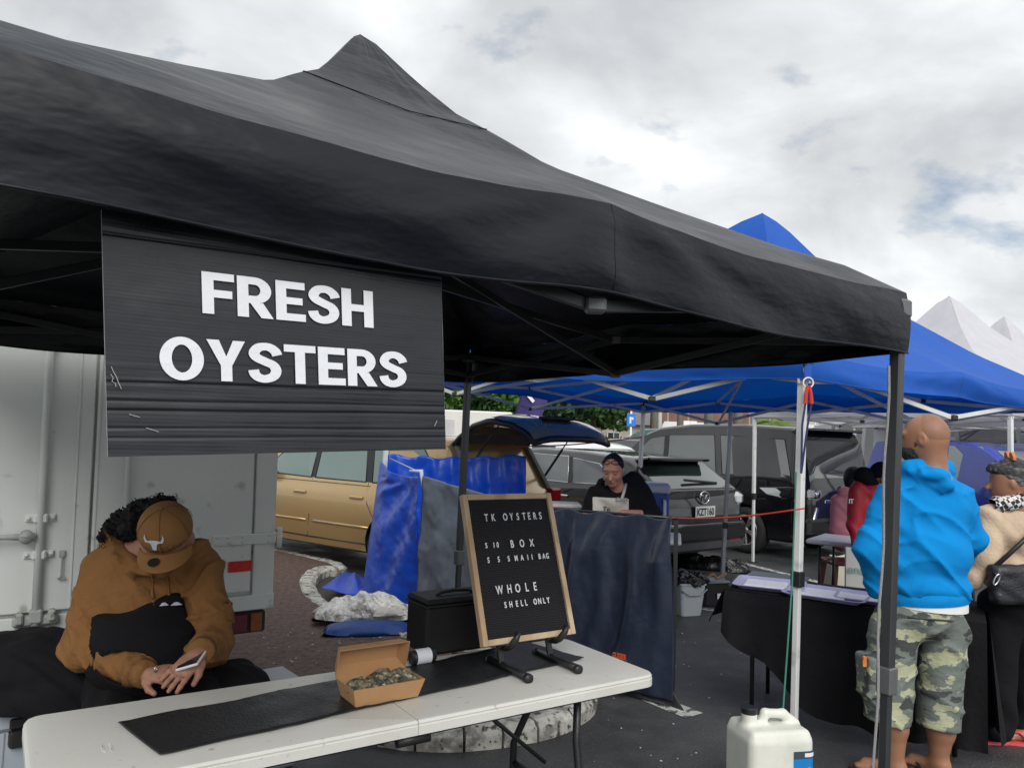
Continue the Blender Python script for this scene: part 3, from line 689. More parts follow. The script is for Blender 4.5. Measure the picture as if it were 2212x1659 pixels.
# heavy sans letters, cap height 1
W_ = .215
def arc(cx, cy, rx, ry, a0, a1, n=14): return [(cx + rx * math.cos(rad(a0 + (a1 - a0) * k / n)), cy + ry * math.sin(rad(a0 + (a1 - a0) * k / n))) for k in range(n + 1)]
def ribbon(outer, inn): return [[outer[k], outer[k + 1], inn[k + 1], inn[k]] for k in range(len(outer) - 1)]
def glyph(c):
    w = W_; h = .185
    if c == 'F': return .60, [[(0, 0), (w, 0), (w, 1), (0, 1)], [(w, 1 - h), (.60, 1 - h), (.60, 1), (w, 1)], [(w, .40), (.56, .40), (.56, .40 + h), (w, .40 + h)]]
    if c == 'E': return .61, [[(0, 0), (w, 0), (w, 1), (0, 1)], [(w, 1 - h), (.60, 1 - h), (.60, 1), (w, 1)], [(w, .42), (.55, .42), (.55, .42 + h * .95), (w, .42 + h * .95)], [(w, 0), (.61, 0), (.61, h), (w, h)]]
    if c == 'H': return .72, [[(0, 0), (w, 0), (w, 1), (0, 1)], [(.72 - w, 0), (.72, 0), (.72, 1), (.72 - w, 1)], [(w, .41), (.72 - w, .41), (.72 - w, .41 + h), (w, .41 + h)]]
    if c == 'T': return .68, [[(0, 1 - h), (.68, 1 - h), (.68, 1), (0, 1)], [(.34 - w / 2, 0), (.34 + w / 2, 0), (.34 + w / 2, 1 - h), (.34 - w / 2, 1 - h)]]
    if c == 'Y': return .74, [[(.37 - w / 2, 0), (.37 + w / 2, 0), (.37 + w / 2, .38), (.37 - w / 2, .38)], [(.37 - w / 2, .38), (.37, .38), (.37, .60), (.235, 1), (0, 1)], [(.37, .38), (.37 + w / 2, .38), (.74, 1), (.505, 1), (.37, .60)]]
    if c == 'O': return .80, ribbon(arc(.40, .5, .40, .515, 0, 360, 36), arc(.40, .5, .40 - w, .515 - h, 0, 360, 36))
    if c == 'R':
        ou = [(w, 1)] + arc(.34, .675, .325, .325, 90, -90, 14) + [(w, .35)]; inn = [(w, 1 - h)] + arc(.34, .675, .325 - w, .325 - h, 90, -90, 14) + [(w, .35 + h)]
        return .70, [[(0, 0), (w, 0), (w, 1), (0, 1)]] + ribbon(ou, inn) + [[(.25, .35), (.46, 0), (.70, 0), (.50, .37)]]
    if c == 'S':
        cl_ = [(.595, .70), (.555, .80), (.455, .885), (.34, .907), (.205, .868), (.122, .735), (.175, .622), (.34, .53), (.505, .445), (.565, .305), (.505, .165), (.345, .094), (.21, .122), (.13, .205), (.105, .31)]
        P_ = [Vector((x, y, 0)) for x, y in cl_]; C_ = catmull(P_, 5); L_ = []; R_ = []
        for k in range(len(C_)):
            d_ = (C_[min(k + 1, len(C_) - 1)] - C_[max(k - 1, 0)]).normalized(); n2 = Vector((-d_.y, d_.x, 0)); hwid = .094 + .014 * abs(n2.x); L_.append((C_[k].x + n2.x * hwid, C_[k].y + n2.y * hwid)); R_.append((C_[k].x - n2.x * hwid, C_[k].y - n2.y * hwid))
        return .68, ribbon(L_, R_)
M_vinyl = mat('white_vinyl', (.70, .72, .76), .4, var=.03, bump=.1, bscale=30)
def sign_word(word, u0, u1, v0, v1, gap=.055):
    tot = sum(glyph(c)[0] for c in word) + gap * (len(word) - 1); x = 0
    for c in word:
        w, polys = glyph(c); g = MB()
        for k, pl in enumerate(polys):
            # orient counter-clockwise
            ar = sum(pl[i][0] * pl[(i + 1) % len(pl)][1] - pl[(i + 1) % len(pl)][0] * pl[i][1] for i in range(len(pl)))
            if ar < 0: pl = pl[::-1]
            g.prism([sp_(lerp(u0, u1, (x + a) / tot), lerp(v0, v1, b), .0030 + .00004 * (k % 5)) for a, b in pl], s_n * .0004)
        g.build('letter', M_vinyl, sign); x += w + gap
sign_word('FRESH', .239, .748, .610, .793)
sign_word('OYSTERS', .127, .859, .318, .498)

# ================================================================== LETTER BOARD ON STAND
M_oak = mat('oak_frame', (.56, .42, .275), .55, var=.16, vscale=14, col2=(.40, .275, .16), c2scale=9, c2lo=.48, c2hi=.62, stretch=(1, 1, .25), bump=.15, bscale=60)
M_felt = mat('black_felt', (.011, .011, .014), .85, var=.15)
bw, bh_ = .40, .53; ba = rad(34); be = Vector((math.cos(ba), math.sin(ba), 0)); bn = Vector((be.y, -be.x, 0)); bl_ = rad(20)
bu = -bn * math.sin(bl_) + Vector((0, 0, math.cos(bl_))); bN = bn * math.cos(bl_) + Vector((0, 0, math.sin(bl_))); b0 = gnd(1043, 1398, .83)
def bp_(a, b, d=0.0): return b0 + be * a + bu * b + bN * d
board = thing('letter_board', 'oak framed black letter board listing TK OYSTERS prices on a stand', 'sign', bp_(bw / 2, 0))
fw_ = .021
Rb = Matrix((be, bu, bN)).transposed()
for (a0, a1, b0_, b1_) in ((0, fw_, 0, bh_), (bw - fw_, bw, 0, bh_), (fw_, bw - fw_, 0, fw_), (fw_, bw - fw_, bh_ - fw_, bh_)):
    g = MB(); g.box(bp_((a0 + a1) / 2, (b0_ + b1_) / 2, -.006), (a1 - a0 - .0006, b1_ - b0_ - .0006, .026), Rb, .0015); g.build('frame_rail', M_oak, board)
g = MB(); nr = 62
def felt(u, v):
    ph = (v * nr) % 1.0; d = -.004 + .0028 * (1 if .25 < ph < .75 else 0)
    return bp_(fw_ + (bw - 2 * fw_) * u, fw_ + (bh_ - 2 * fw_) * v, d)
g.grid(felt, 1, nr * 4); g.build('felt_panel', M_felt, board)
g = MB(); g.box(bp_(bw / 2, bh_ / 2, -.012), (bw - .01, bh_ - .01, .006), Rb); g.build('back_panel', M_oak, board)
M_letter = mat('white_letter_plastic', (.72, .72, .75), .4)
px0, py0 = fw_, bh_
# letters placed from the photograph: board-plane coordinates (fraction of width, fraction from top)
rows = [("TKOYSTERS", [.217, .291, .423, .493, .565, .636, .694, .76, .826], .165, .0265),
        ("S10BOX", [.173, .254, .294, .452, .562, .673], .355, None),
        ("S5SMAIIBAG", [.173, .282, .39, .472, .538, .602, .65, .736, .785, .827], .454, .0195),
        ("WHOLE", [.241, .347, .437, .536, .628], .654, .030),
        ("SHELLONLY", [.28, .337, .402, .455, .502, .603, .653, .703, .749], .755, .0205)]
def board_char(ch, fx, fy, h):
    a = fx * bw; b = bh_ * (1 - fy)
    text_mesh('letter', ch, h * 1.42, M_letter, board, bold=.0006, extrude=.0016, align='CENTER', xs=.66, xf=lambda p: bp_(a + p.x, b + p.y - h * .5, .003 + p.z))
for txt, xs_, fy, h in rows:
    for k, ch in enumerate(txt):
        if ch == ' ' or xs_[k] is None: continue
        hh = h
        if txt.startswith('S10'): hh = .019 if k < 3 else .0275
        board_char(ch, xs_[k] + .005, fy, hh)
# stand: two tube feet, uprights and padded hooks
stand = thing('display_stand', 'black tubular display stand holding the oak letter board', 'stand', bp_(bw / 2, 0, 0) * 1.0)
for a in (.09, .30):
    f0 = bp_(a, -.02, .0); base = Vector((f0.x, f0.y, TZ + .014)); fr = base + bn * .13; bk = base - bn * .10
    g = MB(); g.tube([bk + Vector((0, 0, .002)), fr + Vector((0, 0, .002))], .0135, 10); ft = g.build('foot_tube', M_blackmetal, stand, True)
    for q0, q1 in ((fr, fr + bn * .014), (bk - bn * .012, bk)):
        g = MB(); g.tube([q0, q1], .0165, 10); g.build('end_cap', M_blackplastic, stand, True)
    g = MB(); g.bar(base - bn * .02, bp_(a, .20, -.030), .022, .012, ch=.002); g.build('upright', M_blackmetal, stand)
    g = MB(); hk = [bp_(a, -.012, -.02), bp_(a, -.014, .012), bp_(a, -.010, .035), bp_(a + .012, .008, .055), bp_(a + .022, .03, .062)]
    g.tube(hk, [.008, .011, .012, .0115, .010], 9); g.build('padded_hook', M_blackplastic, stand, True)

# ================================================================== KRAFT BOX WITH OYSTERS
M_kraft = mat('kraft_card', (.42, .235, .105), .75, var=.07, vscale=10, bump=.1, bscale=200)
ka = rad(35); kx = Vector((math.cos(ka), math.sin(ka), 0)); ky = Vector((-kx.y, kx.x, 0)); K0 = gnd(768, 1527, TZ + .008)
box = thing('kraft_box', 'open brown cardboard clamshell box of oysters on the black mat', 'box', K0)
KL, KW, KH, fl = .205, .105, .052, .014
def kp_(x, y, z): return K0 + kx * x + ky * y + Vector((0, 0, z))
def panel(name, pts, parent, th=.0018):
    g = MB(); n = (Vector(pts[1]) - Vector(pts[0])).cross(Vector(pts[2]) - Vector(pts[0])).normalized(); g.prism(pts, n * th); return g.build(name, M_kraft, parent)
bt_ = [kp_(0, 0, 0), kp_(KL, 0, 0), kp_(KL, KW, 0), kp_(0, KW, 0)]; tpn = [kp_(-fl, -fl, KH), kp_(KL + fl, -fl, KH), kp_(KL + fl, KW + fl, KH), kp_(-fl, KW + fl, KH)]
panel('base', bt_[::-1], box)
for k in range(4): panel('side_wall', [bt_[k], bt_[(k + 1) % 4], tpn[(k + 1) % 4], tpn[k]][::-1], box)
# lid hinged at the back top edge, leaning back
lh = rad(-16); lu = ky * math.sin(lh) * 1.0 + Vector((0, 0, math.cos(lh))); lf = -ky * math.cos(lh) + Vector((0, 0, math.sin(lh)))
h0, h1 = tpn[3], tpn[2]
def lp(x, u, f): return h0 + kx * x + lu * u + lf * f
Lw = KL + 2 * fl; LD = .060
rimo = [lp(0, 0, 0), lp(Lw, 0, 0), lp(Lw, LD + fl * 2, .0), lp(0, LD + fl * 2, .0)]; bk_ = [lp(fl, fl, -.045), lp(Lw - fl, fl, -.045), lp(Lw - fl, LD + fl, -.045), lp(fl, LD + fl, -.045)]
rimf = [lp(0, .0, 0), lp(Lw, .0, 0), lp(Lw, LD + fl * 2, .0), lp(0, LD + fl * 2, .0)]
lid = panel('lid', bk_, box)
for k in (0, 1, 3): panel('lid_wall', [bk_[k], bk_[(k + 1) % 4], rimf[(k + 1) % 4], rimf[k]], lid)
panel('lid_front_flap', [bk_[2], bk_[3], rimf[3], rimf[2]], lid)
text_mesh('printed_mark', '\u2022 COMPOSTABLE\n\u2022 RECYCLABLE', .008, mat('brown_ink', (.06, .03, .02), .7), box, extrude=.0001, xf=lambda p: bk_[3].lerp(rimf[3], .25 + p.y * -22 * .9) + kx * (.085 + p.x) + (lu * 0.0022) + (lf * .001))
# oysters
M_oy = mat('oyster_shell', (.20, .17, .11), .7, var=.45, vscale=45, bump=1.0, bscale=70, col2=(.055, .05, .035), c2scale=38, c2lo=.45, c2hi=.55, col3=(.48, .45, .33), c3scale=55, c3lo=.58, c3hi=.66, bdist=.006)
spots = [(.022, .045, .046, 1.2, 'pale green knobbly oyster at the left end of the cardboard box', 1.05), (.055, .025, .034, .3, 'brown frilled oyster lying low at the front left of the box', .95), (.085, .050, .045, 2.0, 'pink-spotted oyster in the middle of the cardboard box', 1.1), (.118, .066, .050, 2.8, 'dark ridged oyster towards the back of the cardboard box', 1.1), (.120, .028, .036, .6, 'flat brown oyster at the middle front edge of the box', .95), (.150, .050, .050, 1.7, 'grey-white oyster heaped highest right of the box centre', 1.0), (.172, .030, .040, .1, 'long mottled oyster at the right front of the box', 1.0), (.186, .066, .046, 2.4, 'greenish oyster at the right end of the cardboard box', 1.0)]
for (x_, y_, z_, a_, lab, sc) in spots:
    V = []; F = []; nu_, nv_ = 26, 16; sd_ = random.uniform(0, 50)
    for j in range(nv_ + 1):
        th = math.pi * j / nv_
        for i in range(nu_):
            ph = 2 * math.pi * i / nu_
            r = 1 + .22 * fn(math.cos(ph) * math.sin(th) * 2 + sd_, math.sin(ph) * math.sin(th) * 2, math.cos(th) * 2, 3) + .10 * math.sin(10 * math.cos(th) + 3 * ph + sd_)
            p = Vector((math.sin(th) * math.cos(ph) * .036, math.sin(th) * math.sin(ph) * .025, math.cos(th) * .019)) * r * sc
            V.append(kp_(x_, y_, z_) + Rz(a_) @ p)
    for j in range(nv_):
        for i in range(nu_): F.append((j * nu_ + i, (j + 1) * nu_ + i, (j + 1) * nu_ + (i + 1) % nu_, j * nu_ + (i + 1) % nu_))
    tag(mk('oyster', V, F, M_oy, None, True), lab, 'oyster', 'oysters in the cardboard box')

# ================================================================== JAR AND COOL BAG ON THE TABLE
jc = gnd(888, 1438, TZ); jd = Vector((.80, .60, 0)); jr = .026
jar = thing('lying_jar', 'black cylinder with white printed label lying on the white table', 'jar', jc)
Rj = Matrix((Vector((0, 0, 1)), jd.cross(Vector((0, 0, 1))), jd)).transposed()
g = MB(); g.lathe([(.001, 0), (jr * .9, 0), (jr, .006), (jr, .085), (jr * .85, .09), (.001, .09)], jc + Vector((0, 0, jr + .001)), 24, Rj); g.build('body', M_blackplastic, jar, True)
g = MB(); g.lathe([(jr + .0008, .012), (jr + .0008, .07)], jc + Vector((0, 0, jr + .001)), 24, Rj, cap=False); lb = g.build('label', mat('white_paper', (.70, .72, .78), .6, var=.04), jar, True)
g = MB()
for k in range(7):
    z0 = .018 + .007 * k; r_ = jr + .0012
    g.tube([jc + Vector((0, 0, jr + .001)) + Rj @ Vector((r_ * math.cos(rad(q)), r_ * math.sin(rad(q)), z0)) for q in range(-58 - 5 * (k % 3), 10, 12)], .0004, 4)
g.build('printing', M_blackplastic, lb)
M_nylon = mat('black_nylon', (.007, .007, .008), .6, var=.2, bump=.2, bscale=250, spec=.3)
bq = gnd(905, 1428, TZ); bq = Vector((-.285, 2.84, TZ)); bag = thing('cool_bag', 'black rectangular nylon cool bag standing behind the letter board', 'bag', bq)
def bgp(x, y, z): return bq + t1 * x - t2 * y + Vector((0, 0, z))
Rt = Matrix((t1, -t2, Vector((0, 0, 1)))).transposed()
g = MB(); g.box(bgp(.15, .07, .09), (.30, .17, .178), Rt, .012); g.build('body', M_nylon, bag, ang=30)
g = MB(); g.box(bgp(.15, .07, .190), (.305, .175, .024), Rt, .01); g.build('lid', M_nylon, bag, ang=30)
g = MB(); g.tube([bgp(.15 + .15 * math.cos(q), -.018, .175) if False else bgp(x, y, .178) for x, y in ((-.005, -.018), (.305, -.018), (.305, .158), (-.005, .158), (-.005, -.018))], .003, 6); g.build('zip', M_blackplastic, bag)
g = MB(); g.tube([bgp(.07, .05, .202), bgp(.09, .05, .212), bgp(.15, .055, .215), bgp(.21, .05, .212), bgp(.23, .05, .202)], .006, 6); g.build('handle', M_nylon, bag, True)
g = MB(); g.box(bgp(.285, -.02, .12), (.035, .004, .13), Rt); g.build('paper_tag', M_white, bag)

# ================================================================== GREY CHILLY BINS UNDER THE SEATED PERSON
M_bin = mat('grey_blue_bin_plastic', (.34, .38, .42), .45, var=.08, vscale=4)
M_bin2 = mat('grey_bin_lid_plastic', (.24, .26, .29), .5, var=.08)
e0 = gnd(0, 1541, .47); dB = (gnd(160, 1514, .47) - e0); dB.z = 0; dB.normalize(); nB = Vector((-dB.y, dB.x, 0))
RB = Matrix((dB, nB, Vector((0, 0, 1)))).transposed()
def chest(name, lab, o0, L, D_, H, Mx):
    c = o0 + dB * (L / 2) + nB * (D_ / 2); c.z = 0; t = thing(name, lab, 'cool bin', c)
    g = MB(); g.box(c + Vector((0, 0, (H - .075) / 2 + .002)), (L - .03, D_ - .03, H - .075), RB, .012); g.build('tub', Mx, t, ang=30)
    g = MB(); g.box(c + Vector((0, 0, H - .0375)), (L, D_, .071), RB, .014); g.build('lid', Mx, t, ang=30)
    for q in (.36, L - .36 if L > .8 else L * .7):
        fp = c - dB * (L / 2 - q) - nB * (D_ / 2)
        g = MB(); g.box(fp + Vector((0, 0, H - .045)), (.055, .016, .040), RB, .005); g.box(fp + Vector((0, 0, H - .10)), (.055, .05, .060), RB, .008); g.build('latch', M_blackplastic, t)
        for xx in (-.04, .04):
            g = MB(); g.box(fp + dB * xx + nB * .014 + Vector((0, 0, H - .16)), (.004, .006, .16), RB); g.build('groove', M_bin2, t)
    return t
chest('chilly_bin', 'long grey-blue chilly bin with black latches behind the white table', e0 - dB * .30, 1.22, .42, .47, M_bin)
bR = gnd(650, 1444, .46)
chest('chilly_bin', 'grey chilly bin with darker lid at the right of the seated person', e0 + dB * .935, max(.25, (bR - e0).dot(dB) - .935), .24, .40, M_bin2)

# ================================================================== BOX TRUCK
M_truck = mat('grey_green_truck_paint', (.62, .65, .625), .32, var=.05, vscale=1.5, spec=.5, bump=.05, bscale=6, rvar=.07, col2=(.53, .545, .52), c2scale=1.6, c2lo=.52, c2hi=.8, col3=(.30, .295, .26), c3scale=9, c3lo=.64, c3hi=.76)
M_truckdark = mat('truck_chassis_black', (.016, .016, .017), .7, var=.3)
Pc = at(591, 1305, 3.95); e_g = Vector((.84, .5426, 0))
# left end of the lower edge: same face line, seen at x=0, y=1368
best = None
for k in range(200):
    s_ = .6 + k * .01; q = Pc - e_g * s_
    d_ = ray(0, 1368); Yq = q.y; w_ = CP + d_ * (Yq / d_.y)
    er = abs(w_.x - q.x)
    if best is None or er < best[0]: best = (er, s_, w_)
Pl = best[2]; ex = (Pc - Pl).normalized(); tn_ = ex.cross(Vector((0, 0, 1))).normalized(); tu = tn_.cross(ex).normalized() * -1
if tu.z < 0: tu = -tu
if tn_.y > 0: tn_ = -tn_
def tk(a, b, d=0.0): return Pc - ex * a + tu * b + tn_ * d
def tuv(px, py):
    d_ = ray(px, py); t_ = (Pc - CP).dot(tn_) / d_.dot(tn_); p = CP + d_ * t_ - Pc; return -p.dot(ex), p.dot(tu)
RT = Matrix((-ex, tn_, tu)).transposed()
TWd, THt, TLn = 1.98, 2.05, 3.6
truck = thing('box_truck', 'grey-green box truck seen from its rear doors behind the seated person', 'truck', tk(TWd / 2, -.64, -TLn / 2))
g = MB(); g.box(tk(TWd / 2, THt / 2, -TLn / 2 - .03), (TWd - .004, TLn, THt - .004), RT, .01); g.build('box_body', M_truck, truck)
def tbox(name, px0, py0, px1, py1, d0, d1, M=M_truck, ch=.003, parent=truck, inv=False):
    a0, b0_ = tuv(px0, (py0 + py1) / 2); a1, b1_ = tuv(px1, (py0 + py1) / 2); _, b2 = tuv((px0 + px1) / 2, py0); _, b3 = tuv((px0 + px1) / 2, py1)
    g = MB(); g.box(tk((a0 + a1) / 2, (b2 + b3) / 2, (d0 + d1) / 2), (abs(a1 - a0), abs(d1 - d0), abs(b3 - b2)), RT, ch); return g.build(name, M, parent)
def aw(px, y=1150): return tuv(px, y)[0]
def bh(py, x=300): return tuv(x, py)[1]
aR = 0.0; aGap = aw(197)
# right door, left door, frame strips
g = MB(); g.box(tk((aw(548) + aGap) / 2 + .004, THt / 2 + .03, -.012), (abs(aGap - aw(548)) - .012, .03, THt - .09), RT, .004); dr = g.build('door', M_truck, truck)
g = MB(); g.box(tk((aGap + TWd - .06) / 2 + .004, THt / 2 + .03, -.012), (abs(TWd - .06 - aGap) - .012, .03, THt - .09), RT, .004); dl = g.build('door', M_truck, truck)
g = MB(); g.box(tk(aw(548) / 2 - .0, THt / 2, -.020), (aw(548) - .008, .03, THt), RT, .004); g.build('corner_post', M_truck, truck)
g = MB(); g.box(tk(TWd / 2, .02, -.018), (TWd, .036, .075), RT, .004); g.build('bottom_rail', M_truck, truck)
for px in (158, 203):
    g = MB(); g.box(tk(aw(px), THt / 2 + .03, .005), (.010, .006, THt - .1), RT, .002); g.build('seal_strip', M_truck, dl if px < 190 else dr)
g = MB(); g.box(tk(aw(372), .085, .004), (.62, .006, .012), RT, .002); g.build('door_rib', M_truck, dr)
# locking rods
for px, b0_, b1_, rr_ in ((86, -.04, THt - .05, .0165), (268, .06, THt - .05, .0125)):
    a_ = aw(px); g = MB(); g.tube([tk(a_, b0_, .035), tk(a_, b1_, .035)], rr_, 12); rod = g.build('lock_rod', M_truck, truck, True)
    for py in ((735, 1118, 1196) if px == 86 else (760,)):
        b_ = bh(py, px)
        g = MB(); g.box(tk(a_, b_, .026), (.055, .046, .042), RT, .008); g.build('rod_guide', M_truck, rod)
        for sx in (-1, 1):
            g = MB(); g.tube([tk(a_ + sx * .045, b_, .002), tk(a_ + sx * .045, b_, .022)], .010, 8); g.build('bolt', M_truck, rod, True)
        g = MB(); g.box(tk(a_, b_, .010), (.115, .012, .034), RT, .004); g.build('guide_plate', M_truck, rod)
    if px == 86:
        M_rust = mat('rusty_paint', (.33, .35, .33), .6, var=.2, col2=(.16, .06, .025), c2scale=22, c2lo=.58, c2hi=.66)
        b_ = bh(1155, px); g = MB(); g.tube([tk(a_ + .02, b_, .06), tk(a_ + .12, b_ + .004, .062), tk(a_ + .30, b_ + .01, .062)], [.018, .011, .012], 10); g.build('handle', M_rust, rod, True)
        g = MB(); g.tube([tk(a_ + .05, b_, .035), tk(a_ + .05, b_, .075)], .028, 14); g.build('handle_pivot', M_rust, rod, True)
        b_ = bh(1326, px); g = MB(); g.box(tk(a_, b_, .03), (.05, .05, .06), RT, .008); g.box(tk(a_, b_ - .02, .02), (.17, .04, .045), RT, .010); g.box(tk(a_ + .06, b_ - .005, .035), (.03, .05, .05), RT, .008); g.box(tk(a_ - .06, b_ - .0, .035), (.03, .05, .05), RT, .008); g.build('cam_keeper', M_rust, rod)
# hanging latch
a_, b_ = tuv(134, 1195); g = MB(); g.box(tk(a_, b_, .012), (.024, .012, .03), RT, .003); g.tube([tk(a_, b_ - .01, .02), tk(a_, b_ - .10, .022)], .004, 6); g.box(tk(a_, b_ - .105, .02), (.03, .006, .008), RT); g.build('hook_latch', MATS['rusty_paint'], truck)
# hinge
a0, bH = tuv(600, 1160); a1, _ = tuv(463, 1170)
g = MB(); g.box(tk((a0 + a1) / 2 + .01, bH, .010), (abs(a1 - a0), .012, .052), RT, .003); hg = g.build('hinge_strap', M_truck, truck)
g = MB(); g.tube([tk(-.012, bH - .05, .02), tk(-.012, bH + .05, .02)], .013, 10); g.build('hinge_pin', M_truck, hg, True)
for xx in (.04, .17, .24, .29):
    for zz in (-.014, .014):
        g = MB(); g.tube([tk(xx, bH + zz, .014), tk(xx, bH + zz, .021)], .006, 7); g.build('bolt', M_truck, hg, True)
# reflector and tail lamp
M_refl = mat('red_reflector', (.55, .012, .012), .25, var=.15, vscale=60, bump=.4, bscale=260)
tbox('reflector', 492, 1211, 542, 1234, .003, .014, M_refl)
g = MB(); g.box(tk(.13, -.035, -.07), (.16, .1, .05), RT, .004); g.build('lamp_bracket', M_truckdark, truck)
lc = tuv(530, 1346)
g = MB(); g.box(tk(*lc, -.055), (.20, .09, .105), RT, .008); lamp = g.build('tail_lamp', M_truckdark, truck)
al, ar = tuv(500, 1346)[0], tuv(537, 1346)[0]; a2 = tuv(541, 1346)[0]; a3 = tuv(566, 1346)[0]
M_lr = mat('dark_red_lens', (.10, .006, .012), .2, var=.25, vscale=30); M_la = mat('amber_lens', (.22, .06, .012), .22, var=.25, vscale=30)
g = MB(); g.box(tk((al + ar) / 2 + .012, lc[1], -.006), (abs(al - ar) + .02, .016, .092), RT, .005); g.build('red_lens', M_lr, lamp)
g = MB(); g.box(tk((a2 + a3) / 2, lc[1], -.006), (abs(a3 - a2), .016, .092), RT, .005); g.build('amber_lens', M_la, lamp)
# chassis and wheels
g = MB(); g.box(tk(TWd / 2, -.14, -1.8), (.8, 3.6, .22), RT, .01); g.build('chassis', M_truckdark, truck)
g = MB(); g.box(tk(TWd / 2, -.17, -.09), (1.5, .08, .12), RT, .01); g.build('rear_beam', M_truckdark, truck)
for sx in (.28, TWd - .28):
    g = MB(); Rw = Matrix((tn_, tu, -ex)).transposed(); g.lathe([(.05, -.13), (.25, -.13), (.31, -.10), (.325, -.05), (.325, .05), (.31, .10), (.25, .13), (.05, .13)], tk(sx, -.31, -.85), 24, Rw); g.build('wheel', M_rubber, truck, ang=40)
g = MB(); g.box(tk(TWd / 2, -.33, -1.3), (1.6, .02, .5), RT); g.build('mud_flap', M_truckdark, truck)

# ================================================================== CARS
M_glass = mat('car_glass', (.018, .028, .026), .03, var=0.0, spec=.6, coat=1.0, coat_ior=1.9)
M_glassg = mat('green_car_glass', (.10, .17, .15), .03, var=0.0, spec=.9, coat=.8)
M_trim = mat('black_trim', (.015, .015, .016), .45, var=.1)
M_chrome = mat('chrome', (.62, .63, .65), .12, metal=1.0, var=0)
M_redlens = mat('red_lens', (.45, .012, .015), .15, var=.1)
M_clearlens = mat('clear_lens', (.55, .57, .58), .10, var=.12, vscale=40, spec=.8, coat=1)
M_plate = mat('number_plate_white', (.72, .72, .70), .4, var=.03)
M_ink = mat('black_ink', (.01, .01, .01), .5, var=0)
M_alloy = mat('alloy_wheel', (.42, .41, .40), .3, metal=.8, var=.1)
def paint(name, c, metal=.5, rough=.28): return mat(name, c, rough if metal > .3 else .5, metal=metal, var=.03, vscale=2, coat=1.0, spec=.5 if metal > .3 else .05, coat_ior=1.5 if metal > .3 else 1.65)

